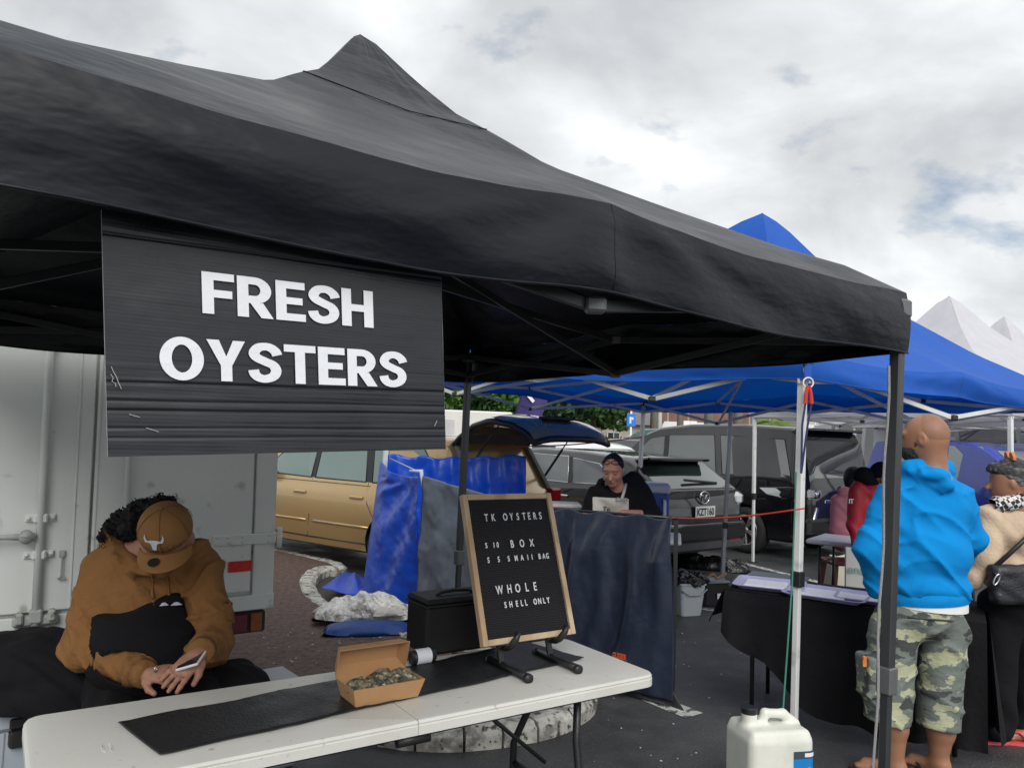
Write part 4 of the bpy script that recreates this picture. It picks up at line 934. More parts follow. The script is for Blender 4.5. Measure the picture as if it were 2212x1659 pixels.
def car(name, label, loc, yaw, sp, pnt, detail=2, cat='car', group=None, glass=None, z0=0.0):
    T = thing(name, label, cat, (loc[0], loc[1], z0), yaw, group)
    hw = sp['hw']; belt = sp['belt']; tum = sp.get('tum', .17); prof = sp['top']; px = [p[0] for p in prof]; pz = [p[1] for p in prof]
    L0, L1 = px[0], px[-1]; glass = glass or M_glass
    def top(x): return float(np.interp(x, px, pz))
    tp_ = sp.get('plan', [(L0, .80), (L0 + .06, .90), (L0 + .25, .965), (L0 + .8, 1), (L1 - 1.0, 1), (L1 - .35, .94), (L1 - .06, .80), (L1, .70)])
    def hwx(x): return hw * float(np.interp(x, [p[0] for p in tp_], [p[1] for p in tp_]))
    bt = sp.get('bot', [(L0, .34), (L0 + .3, .22), (L1 - .3, .20), (L1, .30)])
    def bot(x): return float(np.interp(x, [p[0] for p in bt], [p[1] for p in bt]))
    def section(x):
        zt = top(x); zl = bot(x); h = hwx(x); b = min(belt, zt - .03); g_ = max(0, zt - b); wr_ = h * (1 - tum * min(1, g_ / .5)) * .965
        mid = (zl + b) / 2
        P = [(0, zl), (.84 * h, zl), (.955 * h, zl + .035), (.985 * h, lerp(zl, b, .25)), (h, mid), (.992 * h, lerp(zl, b, .8)), (.965 * h, b)]
        zr = max(b + .002, zt - .055)
        for k in (1, 2, 3): t = k / 3; P.append((lerp(.965 * h, wr_, t), lerp(b, zr, t)))
        P += [(wr_ - .03, lerp(zr, zt, .55)), (wr_ - .085, lerp(zr, zt, .88)), (wr_ * .45, zt - .002 + .0), (0, zt)]
        return P
    def ys(x, z):
        P = section(x)[1:11]; return float(np.interp(z, [p[1] for p in P], [p[0] for p in P]))
    xs = sorted(set([round(v, 4) for v in px] + [round(v, 4) for v in np.linspace(L0, L1, 34 if detail > 1 else 16)]))
    xs = [x for i, x in enumerate(xs) if i == 0 or x - xs[i - 1] > .004]
    V = []; F = []; n = None
    for x in xs:
        P = section(x); ring = [(x, y, z) for y, z in P] + [(x, -y, z) for y, z in P[-2:0:-1]]; n = len(ring); V += ring
    for i in range(len(xs) - 1):
        for k in range(n): F.append((i * n + k, i * n + (k + 1) % n, (i + 1) * n + (k + 1) % n, (i + 1) * n + k))
    if not sp.get('open_rear'): F.append(tuple(range(n)))
    else:   # rear open above the bumper: keep only the lower ring
        pass
    F.append(tuple((len(xs) - 1) * n + k for k in range(n))[::-1])
    bm = bmesh.new(); bv = [bm.verts.new(v) for v in V]
    for f in F: bm.faces.new([bv[i] for i in f])
    bmesh.ops.recalc_face_normals(bm, faces=bm.faces)
    me = bpy.data.meshes.new('body'); bm.to_mesh(me); bm.free()
    body = obj('body', me, [pnt, M_trim], T, local=True)
    wr, wx = sp['wr'], sp['wx']
    if detail > 1:
        cut = MB()
        for x in wx:
            for s in (-1, 1):
                cut.lathe([(wr * 1.13, 0), (wr * 1.13, .5)], (x, s * (hw - .24), wr), 28, Matrix(((1, 0, 0), (0, 0, -s), (0, s, 0))).transposed() if False else Matrix.Rotation(rad(-90 * s), 3, 'X'))
        co = cut.build('cutter', [M_trim], None); md = body.modifiers.new('b', 'BOOLEAN'); md.operation = 'DIFFERENCE'; md.object = co; md.solver = 'EXACT'
        try: md.material_mode = 'TRANSFER'
        except Exception: pass
        body.parent = None
        dg = bpy.context.evaluated_depsgraph_get(); nm = bpy.data.meshes.new_from_object(body.evaluated_get(dg)); body.modifiers.clear(); body.data = nm; nm.name = 'body'; bpy.data.objects.remove(co); body.parent = T
    smooth_by_angle(body, 32)
    # lower cladding colour
    # panes
    def side_poly(nm, pl, M, sides=(1, -1), off=.005, parent=T, th=.004):
        for s in sides:
            g = MB(); pp = [Vector((x, s * (ys(x, z) + off), z)) for x, z in pl]
            if s < 0: pp = pp[::-1]
            g.prism(pp, (0, s * -th, 0)); g.build(nm, M, parent, local=True)
    def side_strip(nm, pl, wdt, M, sides=(1, -1), off=.006, parent=T):
        for s in sides:
            g = MB()
            g.tube([Vector((x, s * (ys(x, z) + off * .3), z)) for x, z in pl], wdt, 6); g.build(nm, M, parent, local=True, smooth=True)
    for pl in sp['side_glass']:
        side_poly('window', pl, glass)
        if detail > 1: side_strip('window_trim', pl + [pl[0]], .008, sp.get('trimM', M_trim))
    for pl in sp.get('pillars', []): side_poly('pillar_trim', pl, M_trim, off=.003)
    def top_pane(nm, x0, x1, w0, w1, M, off=.006, parent=T):
        def f_(u, v):
            x = lerp(x0, x1, v); y = lerp(-1, 1, u) * lerp(w0, w1, v); sl = (top(x1) - top(x0)) / (x1 - x0); nx, nz = -sl, 1.0; l = math.hypot(nx, nz)
            P = section(x); z = float(np.interp(-abs(y), [-p[0] for p in P[6:]], [p[1] for p in P[6:]])) if abs(y) < P[6][0] else top(x)
            return Vector((x + nx / l * off, y, z + nz / l * off))
        g = MB(); g.grid(f_, 16, 8); return g.build(nm, M, parent, True, local=True)
    for q in sp.get('top_glass', []): top_pane(q[0], *q[1:5], q[5] if len(q) > 5 else glass)
    if detail > 1:
        for pl in sp.get('gaps', []): side_strip('panel_gap', pl, .0045, M_trim, off=0.0)
        for (x, z) in sp.get('handles', []):
            for s in (1, -1):
                y = ys(x, z); g = MB(); g.box((x, s * (y + .012), z), (.20, .028, .035), None, .010); hd = g.build('door_handle', sp.get('handleM', pnt), T, local=True, ang=30)
        for (pl, r, M) in sp.get('strips', []): side_strip('side_moulding', pl, r, M, off=0.0)
        for pl, M in sp.get('clad', []): side_poly('sill_cladding', pl, M, off=.008)
    # wheels
    for x in wx:
        for s in (-1, 1):
            Rw = Matrix.Rotation(rad(-90 * s), 3, 'X'); c = Vector((x, s * (hw - .20), wr))
            w_ = .20
            g = MB(); g.lathe([(wr * .60, .0), (wr * .93, .0), (wr, .03), (wr, w_ - .03), (wr * .93, w_), (wr * .70, w_ + .004), (wr * .64, w_ - .01)], c, 28 if detail > 1 else 14, Rw, cap=False); wh = g.build('wheel', M_rubber, T, local=True, ang=50)
            if detail > 1 and s == 1 or detail == 1:
                g = MB(); g.lathe([(.001, w_ - .06), (wr * .50, w_ - .07), (wr * .60, w_ - .03), (wr * .655, w_ - .004)], c, 24, Rw, cap=False)
                g.build('rim', M_trim if detail > 1 else M_alloy, wh, True, local=True)
                if detail > 1:
                    ns = sp.get('spokes', 5)
                    for k in range(ns):
                        a = 2 * math.pi * (k + .25) / ns; g = MB(); 
                        for da in (-.16, .16):
                            p0 = Rw @ Vector((math.cos(a) * wr * .10, math.sin(a) * wr * .10, w_ - .022)) + c; p1 = Rw @ Vector((math.cos(a + da) * wr * .60, math.sin(a + da) * wr * .60, w_ - .010)) + c
                            g.bar(p0, p1, .030, .026, up=(0, 1, 0), ch=.004)
                        g.build('spoke', M_alloy, wh, local=True)
                    g = MB(); g.lathe([(.001, w_ - .002), (wr * .15, w_ - .006), (wr * .17, w_ - .03)], c, 14, Rw); g.build('hub_cap', M_alloy, wh, True, local=True)
                    g = MB(); rg = [Rw @ Vector((math.cos(q) * wr * .635, math.sin(q) * wr * .635, w_ - .006)) + c for q in np.linspace(0, 6.2832, 29)]; g.tube(rg, .011, 6, False); g.build('rim_edge', M_alloy, wh, True, local=True)
    T['_ys'] = 0
    return T, dict(top=top, ys=ys, section=section, hwx=hwx, side_poly=side_poly, side_strip=side_strip, top_pane=top_pane)
def lbox(T, name, c, size, M, ch=.006, R=None, ang=30):
    g = MB(); g.box(c, size, R, ch); return g.build(name, M, T, local=True, ang=ang)
def plate(T, x, y, z, txt, rz=0.0, tilt=0.0):
    R = Matrix.Rotation(rad(180) + rz, 3, 'Z') @ Matrix.Rotation(tilt, 3, 'Y')
    p = lbox(T, 'number_plate', (x, y, z), (.008, .36, .125), M_plate, .002, R)
    g = text_mesh('plate_lettering', txt, .115, M_ink, p, bold=.003, extrude=.0008, align='CENTER', xs=.80, xf=lambda q: Vector((x, y, z)) + R @ Vector((.0052 + q.z, q.x, q.y - .04)))
    return p
def wing_emblem(T, x, y, z, r, rz=0.0):
    g = MB(); R = Matrix.Rotation(rz, 3, 'Z')
    ring = [Vector((x, y, z)) + R @ Vector((0, math.cos(q) * r, math.sin(q) * r * .82)) for q in np.linspace(0, 6.2832, 21)]; g.tube(ring, r * .11, 6, False)
    w_ = [Vector((x, y, z)) + R @ Vector((0, a * r, b * r)) for a, b in ((-.92, .35), (-.35, .30), (0, -.30), (.35, .30), (.92, .35))]; g.tube(w_, [r * .05, r * .14, r * .13, r * .14, r * .05], 6)
    g.build('badge', M_chrome, T, True, local=True)

# ---- gold estate with its tailgate up
M_gold = paint('gold_car_paint', (.48, .325, .135), .5, .26)
M_clad = mat('grey_cladding', (.09, .09, .092), .5, var=.1)
wag = dict(hw=.86, belt=.93, tum=.17, wr=.315, wx=(-1.32, 1.33),
    top=[(-2.36, .56), (-2.34, .80), (-2.30, .90), (-2.22, .98), (-1.98, 1.38), (-1.90, 1.455), (-1.7, 1.485), (-1.0, 1.505), (-.2, 1.50), (.25, 1.46), (.55, 1.38), (1.22, .99), (1.30, .96), (2.0, .86), (2.25, .74), (2.34, .58)],
    side_glass=[[(.92, .985), (.42, 1.365), (.0, 1.405), (-.02, .97)], [(-.10, .97), (-.08, 1.41), (-.80, 1.405), (-.92, .97)], [(-1.02, .97), (-.92, 1.40), (-1.62, 1.37), (-1.98, 1.0)]],
    pillars=[[(-.025, .97), (.0, 1.41), (-.075, 1.415), (-.095, .97)], [(-.925, .97), (-.81, 1.41), (-.91, 1.41), (-1.015, .97)]],
    gaps=[[(-.05, .96), (-.06, .55), (-.02, .32)], [(-.96, .96), (-.98, .75), (-1.08, .62), (-1.16, .5), (-.98, .33), (-.02, .31)], [(1.02, .95), (1.02, .6), (.98, .32), (-.02, .31)], [(-1.0, .93), (.9, .925)]],
    handles=[(-.82, .80), (.12, .80)], strips=[([(-1.02, .50), (-.12, .495)], .014, M_gold), ([(-.0, .495), (.96, .49)], .014, M_gold)],
    clad=[([(-.98, .215), (-.98, .325), (.98, .325), (.98, .215)], M_clad)], spokes=6, open_rear=True, bot=[(-2.36, .30), (-2.0, .22), (2.0, .20), (2.34, .28)])
gw = gnd(842, 1259); fd = Vector((-.80, .60, 0)); ld = Vector((-.60, -.80, 0))
gl_ = gw - fd * (-1.32) - ld * .80
M_goldglass = M_glassg
gold, gi = car('estate_car', 'gold estate car with its tailgate raised behind the blue tarpaulin', gl_, math.atan2(fd.y, fd.x), wag, M_gold, glass=M_goldglass, z0=.03)
lbox(gold, 'mirror', (.86, .99, 1.02), (.13, .20, .14), M_trim, .03); lbox(gold, 'mirror_glass_housing', (.90, .90, .97), (.06, .12, .04), M_trim, .01)
# interior seen through the open rear
M_int = mat('beige_car_interior', (.20, .19, .16), .85, var=.2); M_intd = mat('dark_car_interior', (.05, .05, .05), .8, var=.2)
lbox(gold, 'load_floor', (-1.55, 0, .62), (1.4, 1.36, .06), M_intd); lbox(gold, 'rear_seat', (-.86, 0, .88), (.16, 1.34, .52), M_int, .05)
for s in (-1, 1):
    g = MB(); P0 = [(-2.26, .98), (-2.02, 1.38), (-1.86, 1.44), (-1.74, 1.40), (-1.98, .98), (-1.98, .62), (-2.30, .62)]
    g.prism([Vector((x, s * (gi['ys'](x, min(z, 1.40)) - .05), z)) for x, z in (P0 if s > 0 else P0[::-1])], (0, -s * .06, 0)); g.build('rear_pillar_lining', M_int, gold, local=True)
    lbox(gold, 'tail_lamp', (-2.29, s * .70, .84), (.10, .20, .22), M_redlens, .02)
lbox(gold, 'rear_bumper', (-2.33, 0, .48), (.16, 1.60, .26), M_gold, .05); lbox(gold, 'tail_sill', (-2.28, 0, .60), (.10, 1.30, .10), M_clad, .02)
# raised tailgate: curved shell with window, hinged on the roof edge
tg_root = Vector((-1.93, 0, 1.47)); ta = rad(17)
def tgp(u, v, d=0.0):
    # v: 0 hinge .. 1 free edge ; u: -1..1
    ln = 1.08 * v; x = -ln * .97; z = float(np.interp(v, [0, .12, .3, .55, .8, .95, 1], [0, .10, .20, .26, .22, .14, .06]))
    wdt = lerp(.60, .74, min(1, v * 1.6)) - (.06 * max(0, v - .8) / .2)
    y = u * wdt; z -= .05 * abs(u) ** 4 + d; return tg_root + Vector((x, y, z))
g = MB()
for (v0, v1, u0, u1) in ((0, .14, -1, 1), (.56, 1, -1, 1), (.14, .56, -1, -.80), (.14, .56, .80, 1)):
    g.grid(lambda a, b, v0=v0, v1=v1, u0=u0, u1=u1: tgp(lerp(u0, u1, a), lerp(v0, v1, b)), 16, 10)
tgate = g.build('tailgate', M_gold, gold, True, local=True)
g = MB()
for (v0, v1, u0, u1) in ((.0, .14, -.97, .97), (.56, .99, -.97, .97), (.14, .56, -.97, -.78), (.14, .56, .78, .97)):
    g.grid(lambda a, b, v0=v0, v1=v1, u0=u0, u1=u1: tgp(lerp(u0, u1, a), lerp(v0, v1, b), .06), 16, 10)
g.build('tailgate_lining', mat('tailgate_lining_grey', (.105, .10, .09), .7, var=.15), tgate, True, local=True)
g = MB(); g.grid(lambda a, b: tgp(lerp(-.80, .80, a), lerp(.14, .56, b), .012), 12, 6); g.build('rear_window', mat('thin_tinted_glass', (.55, .62, .58), .02, var=0, trans=.9, spec=.6), tgate, True, local=True)
g = MB(); rimp = [tgp(u, v, .03) for u, v in [(-1, k / 10) for k in range(11)] + [(k / 10 * 2 - 1, 1) for k in range(1, 11)] + [(1, 1 - k / 10) for k in range(1, 11)]]; g.tube(rimp, .032, 6); g.build('edge_seal', M_trim, tgate, True, local=True)
for s in (-1, 1):
    g = MB(); p0 = Vector((-2.16, s * .72, 1.08)); p1 = tgp(s * .93, .62, .06); pm_ = p0.lerp(p1, .55); g.tube([p0, pm_], .014, 8); g.tube([pm_, p1], .007, 8); g.build('gas_strut', M_trim, gold, True, local=True)
lbox(tgate, 'plate_light_bar', tgp(0, .80, -.01), (.10, .5, .03), M_trim)

# ---- dark hatchback-estate nearest (rear towards us)
M_blackp = paint('black_car_paint', (.007, .007, .0085), .0, .14); M_slate = paint('slate_car_paint', (.012, .013, .015), .1, .14)
maz = dict(hw=.885, belt=.95, tum=.19, wr=.32, wx=(-1.30, 1.35),
    top=[(-2.28, .62), (-2.265, .86), (-2.23, .98), (-1.78, 1.27), (-1.70, 1.31), (-1.55, 1.34), (-.9, 1.385), (-.1, 1.40), (.35, 1.37), (.65, 1.30), (1.35, .98), (1.45, .95), (2.0, .84), (2.2, .70), (2.28, .55)],
    side_glass=[[(1.05, .99), (.42, 1.27), (.05, 1.31), (.03, .985)], [(-.05, .985), (-.03, 1.315), (-.72, 1.305), (-.85, .985)], [(-.93, .985), (-.82, 1.29), (-1.30, 1.24), (-1.55, 1.10), (-1.35, 1.0)]],
    pillars=[[(.03, .985), (.05, 1.315), (-.03, 1.32), (-.05, .985)], [(-.85, .985), (-.72, 1.31), (-.81, 1.30), (-.93, .985)]],
    gaps=[[(-.01, .97), (-.02, .5), (0, .30)], [(-.9, .97), (-.93, .72), (-1.1, .55), (-.98, .32), (0, .29)]], handles=[(-.80, .82), (.15, .82)], handleM=M_chrome, trimM=M_chrome,
    top_glass=[('rear_window', -2.20, -1.80, .70, .60)], spokes=5)
bD = rad(52); fdm = Vector((-math.cos(bD), math.sin(bD), 0)); ldm = Vector((-fdm.y, fdm.x, 0)) 
mloc = at(1440, 1180, 8.75); mloc.z = 0
mc_ = mloc - fdm * (-2.2) - ldm * .55
mazd, mi_ = car('hatchback_car', 'black hatchback with rear spoiler and plate KZT160 behind the stall', mc_, math.atan2(fdm.y, fdm.x), maz, M_slate)
lbox(mazd, 'spoiler', (-1.80, 0, 1.312), (.26, 1.14, .045), M_blackp, .02, Matrix.Rotation(rad(8), 3, 'Y'))
lbox(mazd, 'rear_wiper', (-2.13, -.12, 1.075), (.03, .62, .03), M_trim, .01, Matrix.Rotation(rad(4), 3, 'X'))
for s in (-1, 1):
    lbox(mazd, 'tail_lamp', (-2.17, s * .71, .87), (.22, .24, .17), M_clearlens, .05, Matrix.Rotation(rad(-s * 28), 3, 'Z'))
    lbox(mazd, 'reflector', (-2.275, s * .60, .40), (.02, .20, .045), M_redlens, .008)
lbox(mazd, 'rear_bumper', (-2.26, 0, .50), (.12, 1.62, .24), M_blackp, .05); lbox(mazd, 'bumper_skirt', (-2.24, 0, .34), (.12, 1.5, .12), mat('grey_bumper', (.06, .06, .065), .5), .03)
lbox(mazd, 'bumper_line', (-2.325, 0, .60), (.01, 1.40, .010), M_chrome, .003)
plate(mazd, -2.30, 0.0, .74, 'KZT160'); wing_emblem(mazd, -2.285, 0, .90, .085)

# ---- tall black people carrier
van = dict(hw=.85, belt=1.02, tum=.10, wr=.325, wx=(-1.38, 1.45),
    top=[(-2.36, .60), (-2.345, .95), (-2.33, 1.05), (-2.20, 1.62), (-2.13, 1.74), (-2.0, 1.79), (-1.2, 1.83), (-.2, 1.825), (.45, 1.77), (.75, 1.68), (1.55, 1.12), (1.68, 1.06), (2.1, .92), (2.28, .75), (2.34, .58)],
    side_glass=[[(1.25, 1.09), (.62, 1.58), (.30, 1.62), (.28, 1.07)], [(.18, 1.07), (.20, 1.64), (-.72, 1.66), (-.82, 1.07)], [(-.94, 1.07), (-.84, 1.66), (-1.95, 1.62), (-2.10, 1.07)]],
    pillars=[[(.275, 1.07), (.30, 1.63), (.20, 1.64), (.18, 1.07)]],
    gaps=[[(.23, 1.06), (.22, .6), (.24, .30)], [(-.88, 1.06), (-.90, .62), (-.98, .35)], [(-.88, .80), (-2.05, .82)], [(.2, .93), (-2.1, .95)]], handles=[(.36, .90), (-.76, .90)],
    top_glass=[('rear_window', -2.315, -2.20, .70, .66)], spokes=5)
bV = rad(56); fv = Vector((-math.cos(bV), math.sin(bV), 0)); lv = Vector((-fv.y, fv.x, 0))
vw = gnd(1612, 1194); vloc = vw - fv * (-1.38) - lv * .80
vanT, vi = car('people_carrier', 'tall black people carrier with silver alloy wheels under the blue gazebo', vloc, math.atan2(fv.y, fv.x), van, M_blackp, cat='van')
lbox(vanT, 'roof_spoiler', (-2.15, 0, 1.765), (.20, 1.32, .04), M_blackp, .015)
for s in (-1, 1):
    vi['side_poly']('tail_lamp', [(-1.62, .94), (-1.75, .86), (-2.22, .80), (-2.24, .97), (-2.05, .98)], M_clearlens, sides=(s,), off=.012, th=.03)
    lbox(vanT, 'tail_lamp_rear', (-2.335, s * .62, .90), (.05, .30, .13), M_clearlens, .03)
    g = MB(); g.lathe([(.001, .03), (.05, .03), (.058, 0)], (-2.355, s * .60, .90), 14, Matrix.Rotation(rad(-90), 3, 'Y')); g.build('lamp_bowl', M_chrome, vanT, True, local=True)
    lbox(vanT, 'bumper_slot', (-2.36, s * .62, .62), (.02, .06, .22), M_chrome, .008, Matrix.Rotation(rad(s * 25), 3, 'X'))
lbox(vanT, 'garnish_bar', (-2.365, 0, .80), (.02, .86, .05), M_chrome, .008); lbox(vanT, 'rear_bumper', (-2.34, 0, .46), (.12, 1.62, .26), M_blackp, .05)
lbox(vanT, 'rear_wiper', (-2.30, -.25, 1.14), (.03, .45, .03), M_trim, .01)
plate(vanT, -2.375, 0.05, .69, 'NBW985'); wing_emblem(vanT, -2.36, 0, .93, .085)

# ================================================================== OYSTER-SHUCKING STALL: TARPAULINS
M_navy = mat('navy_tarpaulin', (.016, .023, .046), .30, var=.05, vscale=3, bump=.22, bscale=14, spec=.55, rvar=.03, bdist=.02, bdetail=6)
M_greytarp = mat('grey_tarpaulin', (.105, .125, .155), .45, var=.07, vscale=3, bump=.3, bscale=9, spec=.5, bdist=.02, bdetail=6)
M_bluetarp = mat('blue_tarpaulin', (.004, .060, .47), .38, var=.04, vscale=3, bump=.18, bscale=12, spec=.5, bdist=.02)
def sheet(name, TLp, TRp, BRp, BLp, nu, nv, fold, M, parent=None, th=.003):
    nrm = (TRp - TLp).cross(BLp - TLp).normalized()
    if nrm.y > 0: nrm = -nrm
    def f_(u, v):
        p = TLp.lerp(TRp, u).lerp(BLp.lerp(BRp, u), v); o_ = fold(u, v)
        if isinstance(o_, tuple): return p + nrm * o_[0] + Vector((0, 0, o_[1]))
        return p + nrm * o_
    g = MB(); g.grid(f_, nu, nv); o = g.build(name, M, parent, True); solidify(o, th); return o
wL = Vector((-.685, 6.164, 0)); wR = Vector((.993, 4.631, 0))
zL = at(905, 1027, 6.164).z; zR = at(1447, 1119, 4.631).z
zM = at(1190, 1103, 5.2).z; wM = wL.lerp(wR, .50)
def ridge(x): return (.5 - .5 * math.cos(2 * math.pi * x)) ** 1.8
def navy_fold(u, v):
    w_ = min(1, v * 3 + .25)
    d = .060 * ridge(u * 2.3 + v * .75 + .15 + .06 * math.sin(v * 5)) * w_ + .022 * ridge(u * 5.3 + v * .5 + .3 + .08 * math.sin(v * 9)) * w_ + .008 * fn(u * 8, v * 3, 1)
    return (d, .012 * math.sin(u * 26) * (1 - v) + (.015 * math.sin(u * 7) * v))
M_org = mat('orange_print', (.62, .10, .03), .6, var=.25, vscale=80)
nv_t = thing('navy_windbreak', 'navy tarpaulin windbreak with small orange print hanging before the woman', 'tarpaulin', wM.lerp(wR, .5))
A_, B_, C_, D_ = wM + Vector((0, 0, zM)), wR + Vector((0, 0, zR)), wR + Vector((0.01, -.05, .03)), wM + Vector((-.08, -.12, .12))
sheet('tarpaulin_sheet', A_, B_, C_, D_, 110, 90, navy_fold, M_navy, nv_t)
g = MB(); g.tube([A_ + Vector((0, .01, .0)), B_ + Vector((.02, .0, .0))], .010, 8); g.build('top_rail', M_blackmetal, nv_t, True)
g = MB(); g.bar(wR + Vector((.02, .02, .02)), wR + Vector((.02, .02, zR)), .022, .022); g.build('edge_post', M_blackmetal, nv_t)
nn_ = (B_ - A_).cross(D_ - A_).normalized()
if nn_.y > 0: nn_ = -nn_
eu = (B_ - A_).normalized(); tpos = at(1338, 1418, 4.82)
text_mesh('orange_lettering', 'GLISSIER', .045, M_org, nv_t, bold=.002, extrude=.0008, xs=.95, xf=lambda q: tpos + eu * q.x * .62 + Vector((0, 0, q.y)) + nn_ * (.075 + q.z))
sheet('ground_skirt', wM.lerp(wR, .15) + Vector((.0, .03, .16)), wR + Vector((.0, .02, .12)), wR + Vector((.06, -.10, .006)), wM.lerp(wR, .2) + Vector((.0, -.16, .006)), 40, 10, lambda u, v: .02 * fn(u * 6, v * 3, 2) + .015 * math.sin(u * 20), mat('dark_groundsheet', (.02, .022, .026), .6, bump=.3, bscale=20), nv_t)
gt = thing('grey_windbreak', 'grey tarpaulin windbreak hanging beside the blue tarpaulin', 'tarpaulin', wL.lerp(wM, .5))  # left half of the windbreak, coloured a paler grey than the navy half
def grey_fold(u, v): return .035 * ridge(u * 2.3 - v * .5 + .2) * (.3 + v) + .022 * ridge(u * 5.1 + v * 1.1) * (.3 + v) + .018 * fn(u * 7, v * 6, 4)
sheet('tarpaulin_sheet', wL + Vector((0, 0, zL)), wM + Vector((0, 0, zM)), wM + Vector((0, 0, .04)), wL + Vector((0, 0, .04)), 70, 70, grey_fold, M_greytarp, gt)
# blue tarpaulin: side drop and back wall, tied to the white leg
post = at(838, 985, 7.15); bl_t = thing('blue_tarpaulin', 'bright blue tarpaulin tied to a white leg behind the gold car', 'tarpaulin', Vector((post.x, post.y, 0)))
s0 = at(822, 996, 7.05); s1 = at(912, 1030, 6.19); s2 = at(912, 1352, 6.19); s2.z = .06; s3 = at(780, 1300, 6.75); s3.z = .11
def blue_fold(u, v):
    k = (u - .95) / max(.12, v + .05)
    e_ = min(1, u * 3)
    return (.05 * ridge(k * .55 + .1) * min(1, v * 2.2 + .1) + .05 * ridge(u * 1.3 + v * .8) + .010 * fn(u * 5, v * 8, 2)) * e_, (-.05 * math.sin(math.pi * u) * (1 - v) ** 3)
sheet('side_drop', s0, s1, s2, s3, 60, 90, blue_fold, M_bluetarp, bl_t)
q0 = at(838, 982, 7.12); q1 = at(1136, 982, 7.30); q2 = Vector((q1.x, q1.y, .4)); q3 = Vector((q0.x, q0.y, .4))
sheet('back_wall', q0, q1, q2, q3, 90, 40, lambda u, v: (.05 * ridge(u * 3.3 + .2 * v) * (.4 + v) + .03 * ridge(u * 7.7 - .5 * v) * (.5 + v) + .02 * fn(u * 6, v * 4, 5), .012 * math.sin(u * 30) * (1 - v) - .03 * math.sin(math.pi * u) * (1 - v)), M_bluetarp, bl_t)
def spill(u, v):
    a = gnd(694, 1272, .1); b = gnd(800, 1300, .1); c = gnd(812, 1262, .1); d = gnd(745, 1236, .1)
    p = a.lerp(b, u).lerp(d.lerp(c, u), v); e_ = min(1, u * 3, (1 - v) * 2 + .2, v * 4 + .05)
    p.z = .11 + .15 * e_ * max(0, .35 + .65 * ridge(u * 2.2 + v * .7)) * (.35 + .65 * u); return p
g = MB(); g.grid(spill, 50, 30); o = g.build('ground_spill', M_bluetarp, bl_t, True); solidify(o, .003)
g = MB(); r0_ = at(842, 990, 7.0); r1_ = at(910, 1022, 6.19); g.tube([r0_, r1_], .006, 6); g.build('tie_cord', mat('pale_green_cord', (.35, .42, .38), .7), bl_t, True)
g = MB(); g.tube([r1_ + Vector((-.10, .06, .01)), r1_ + Vector((0, 0, .015)), r1_ + Vector((.015, -.01, -.10))], [.012, .02, .014], 8); g.build('pale_edge_fold', mat('pale_blue_webbing', (.45, .5, .65), .7), bl_t, True)
# silver plastic bundle and folded blue bag on the island
M_foil = mat('crumpled_clear_plastic', (.66, .65, .61), .16, var=.2, vscale=9, bump=1.0, bscale=26, spec=.8, bdist=.03, col2=(.16, .16, .16), c2scale=7, c2lo=.55, c2hi=.65)
def mound(name, lab, cat_, c, L, W, H, M, seed, ang, amp=.25, n=60, base=.1, sq=2.6):
    V = []; F = []; R = Rz(ang)
    for j in range(n + 1):
        for i in range(n + 1):
            x = i / n * 2 - 1; y = j / n * 2 - 1; r = (abs(x) ** sq + abs(y) ** sq) ** (1 / sq)
            hgt = max(0, 1 - r ** 3) ** .5
            nz = 1 + amp * fn(x * 2.2 + seed, y * 2.2, seed, 4)
            p = R @ Vector((x * L / 2 * (1 + .05 * fn(y * 3 + seed, 1, 2)), y * W / 2 * (1 + .06 * fn(x * 3, seed, 3)), 0)); V.append((c.x + p.x, c.y + p.y, base + .004 + H * hgt * nz))
    for j in range(n):
        for i in range(n): F.append((j * (n + 1) + i, j * (n + 1) + i + 1, (j + 1) * (n + 1) + i + 1, (j + 1) * (n + 1) + i))
    F.append(tuple([i for i in range(n + 1)] + [(j) * (n + 1) + n for j in range(1, n + 1)] + [n * (n + 1) + i for i in range(n - 1, -1, -1)] + [j * (n + 1) for j in range(n - 1, 0, -1)])[::-1])
    return tag(mk(name, V, F, M, None, True), lab, cat_)
bc = gnd(798, 1362, .1); mound('folded_bag', 'folded royal blue bag lying under the silver plastic bundle', 'bag', bc, .66, .30, .065, mat('royal_blue_nylon', (.008, .05, .22), .55, bump=.3, bscale=15), 2.0, rad(12), .12, 40)
pc_ = gnd(783, 1340, .1); mound('plastic_bundle', 'crumpled silver and clear plastic bundle on the red paving', 'bundle', pc_, .74, .36, .13, M_foil, 5.0, rad(6), .45, 70, base=.13)
cc_ = gnd(838, 1352, .1); mound('white_cloth', 'small scrunched white cloth on top of the blue bag', 'cloth', cc_, .24, .10, .05, mat('off_white_cloth', (.5, .49, .45), .9, var=.15, bump=.5, bscale=30), 8.0, rad(20), .3, 24, base=.18)

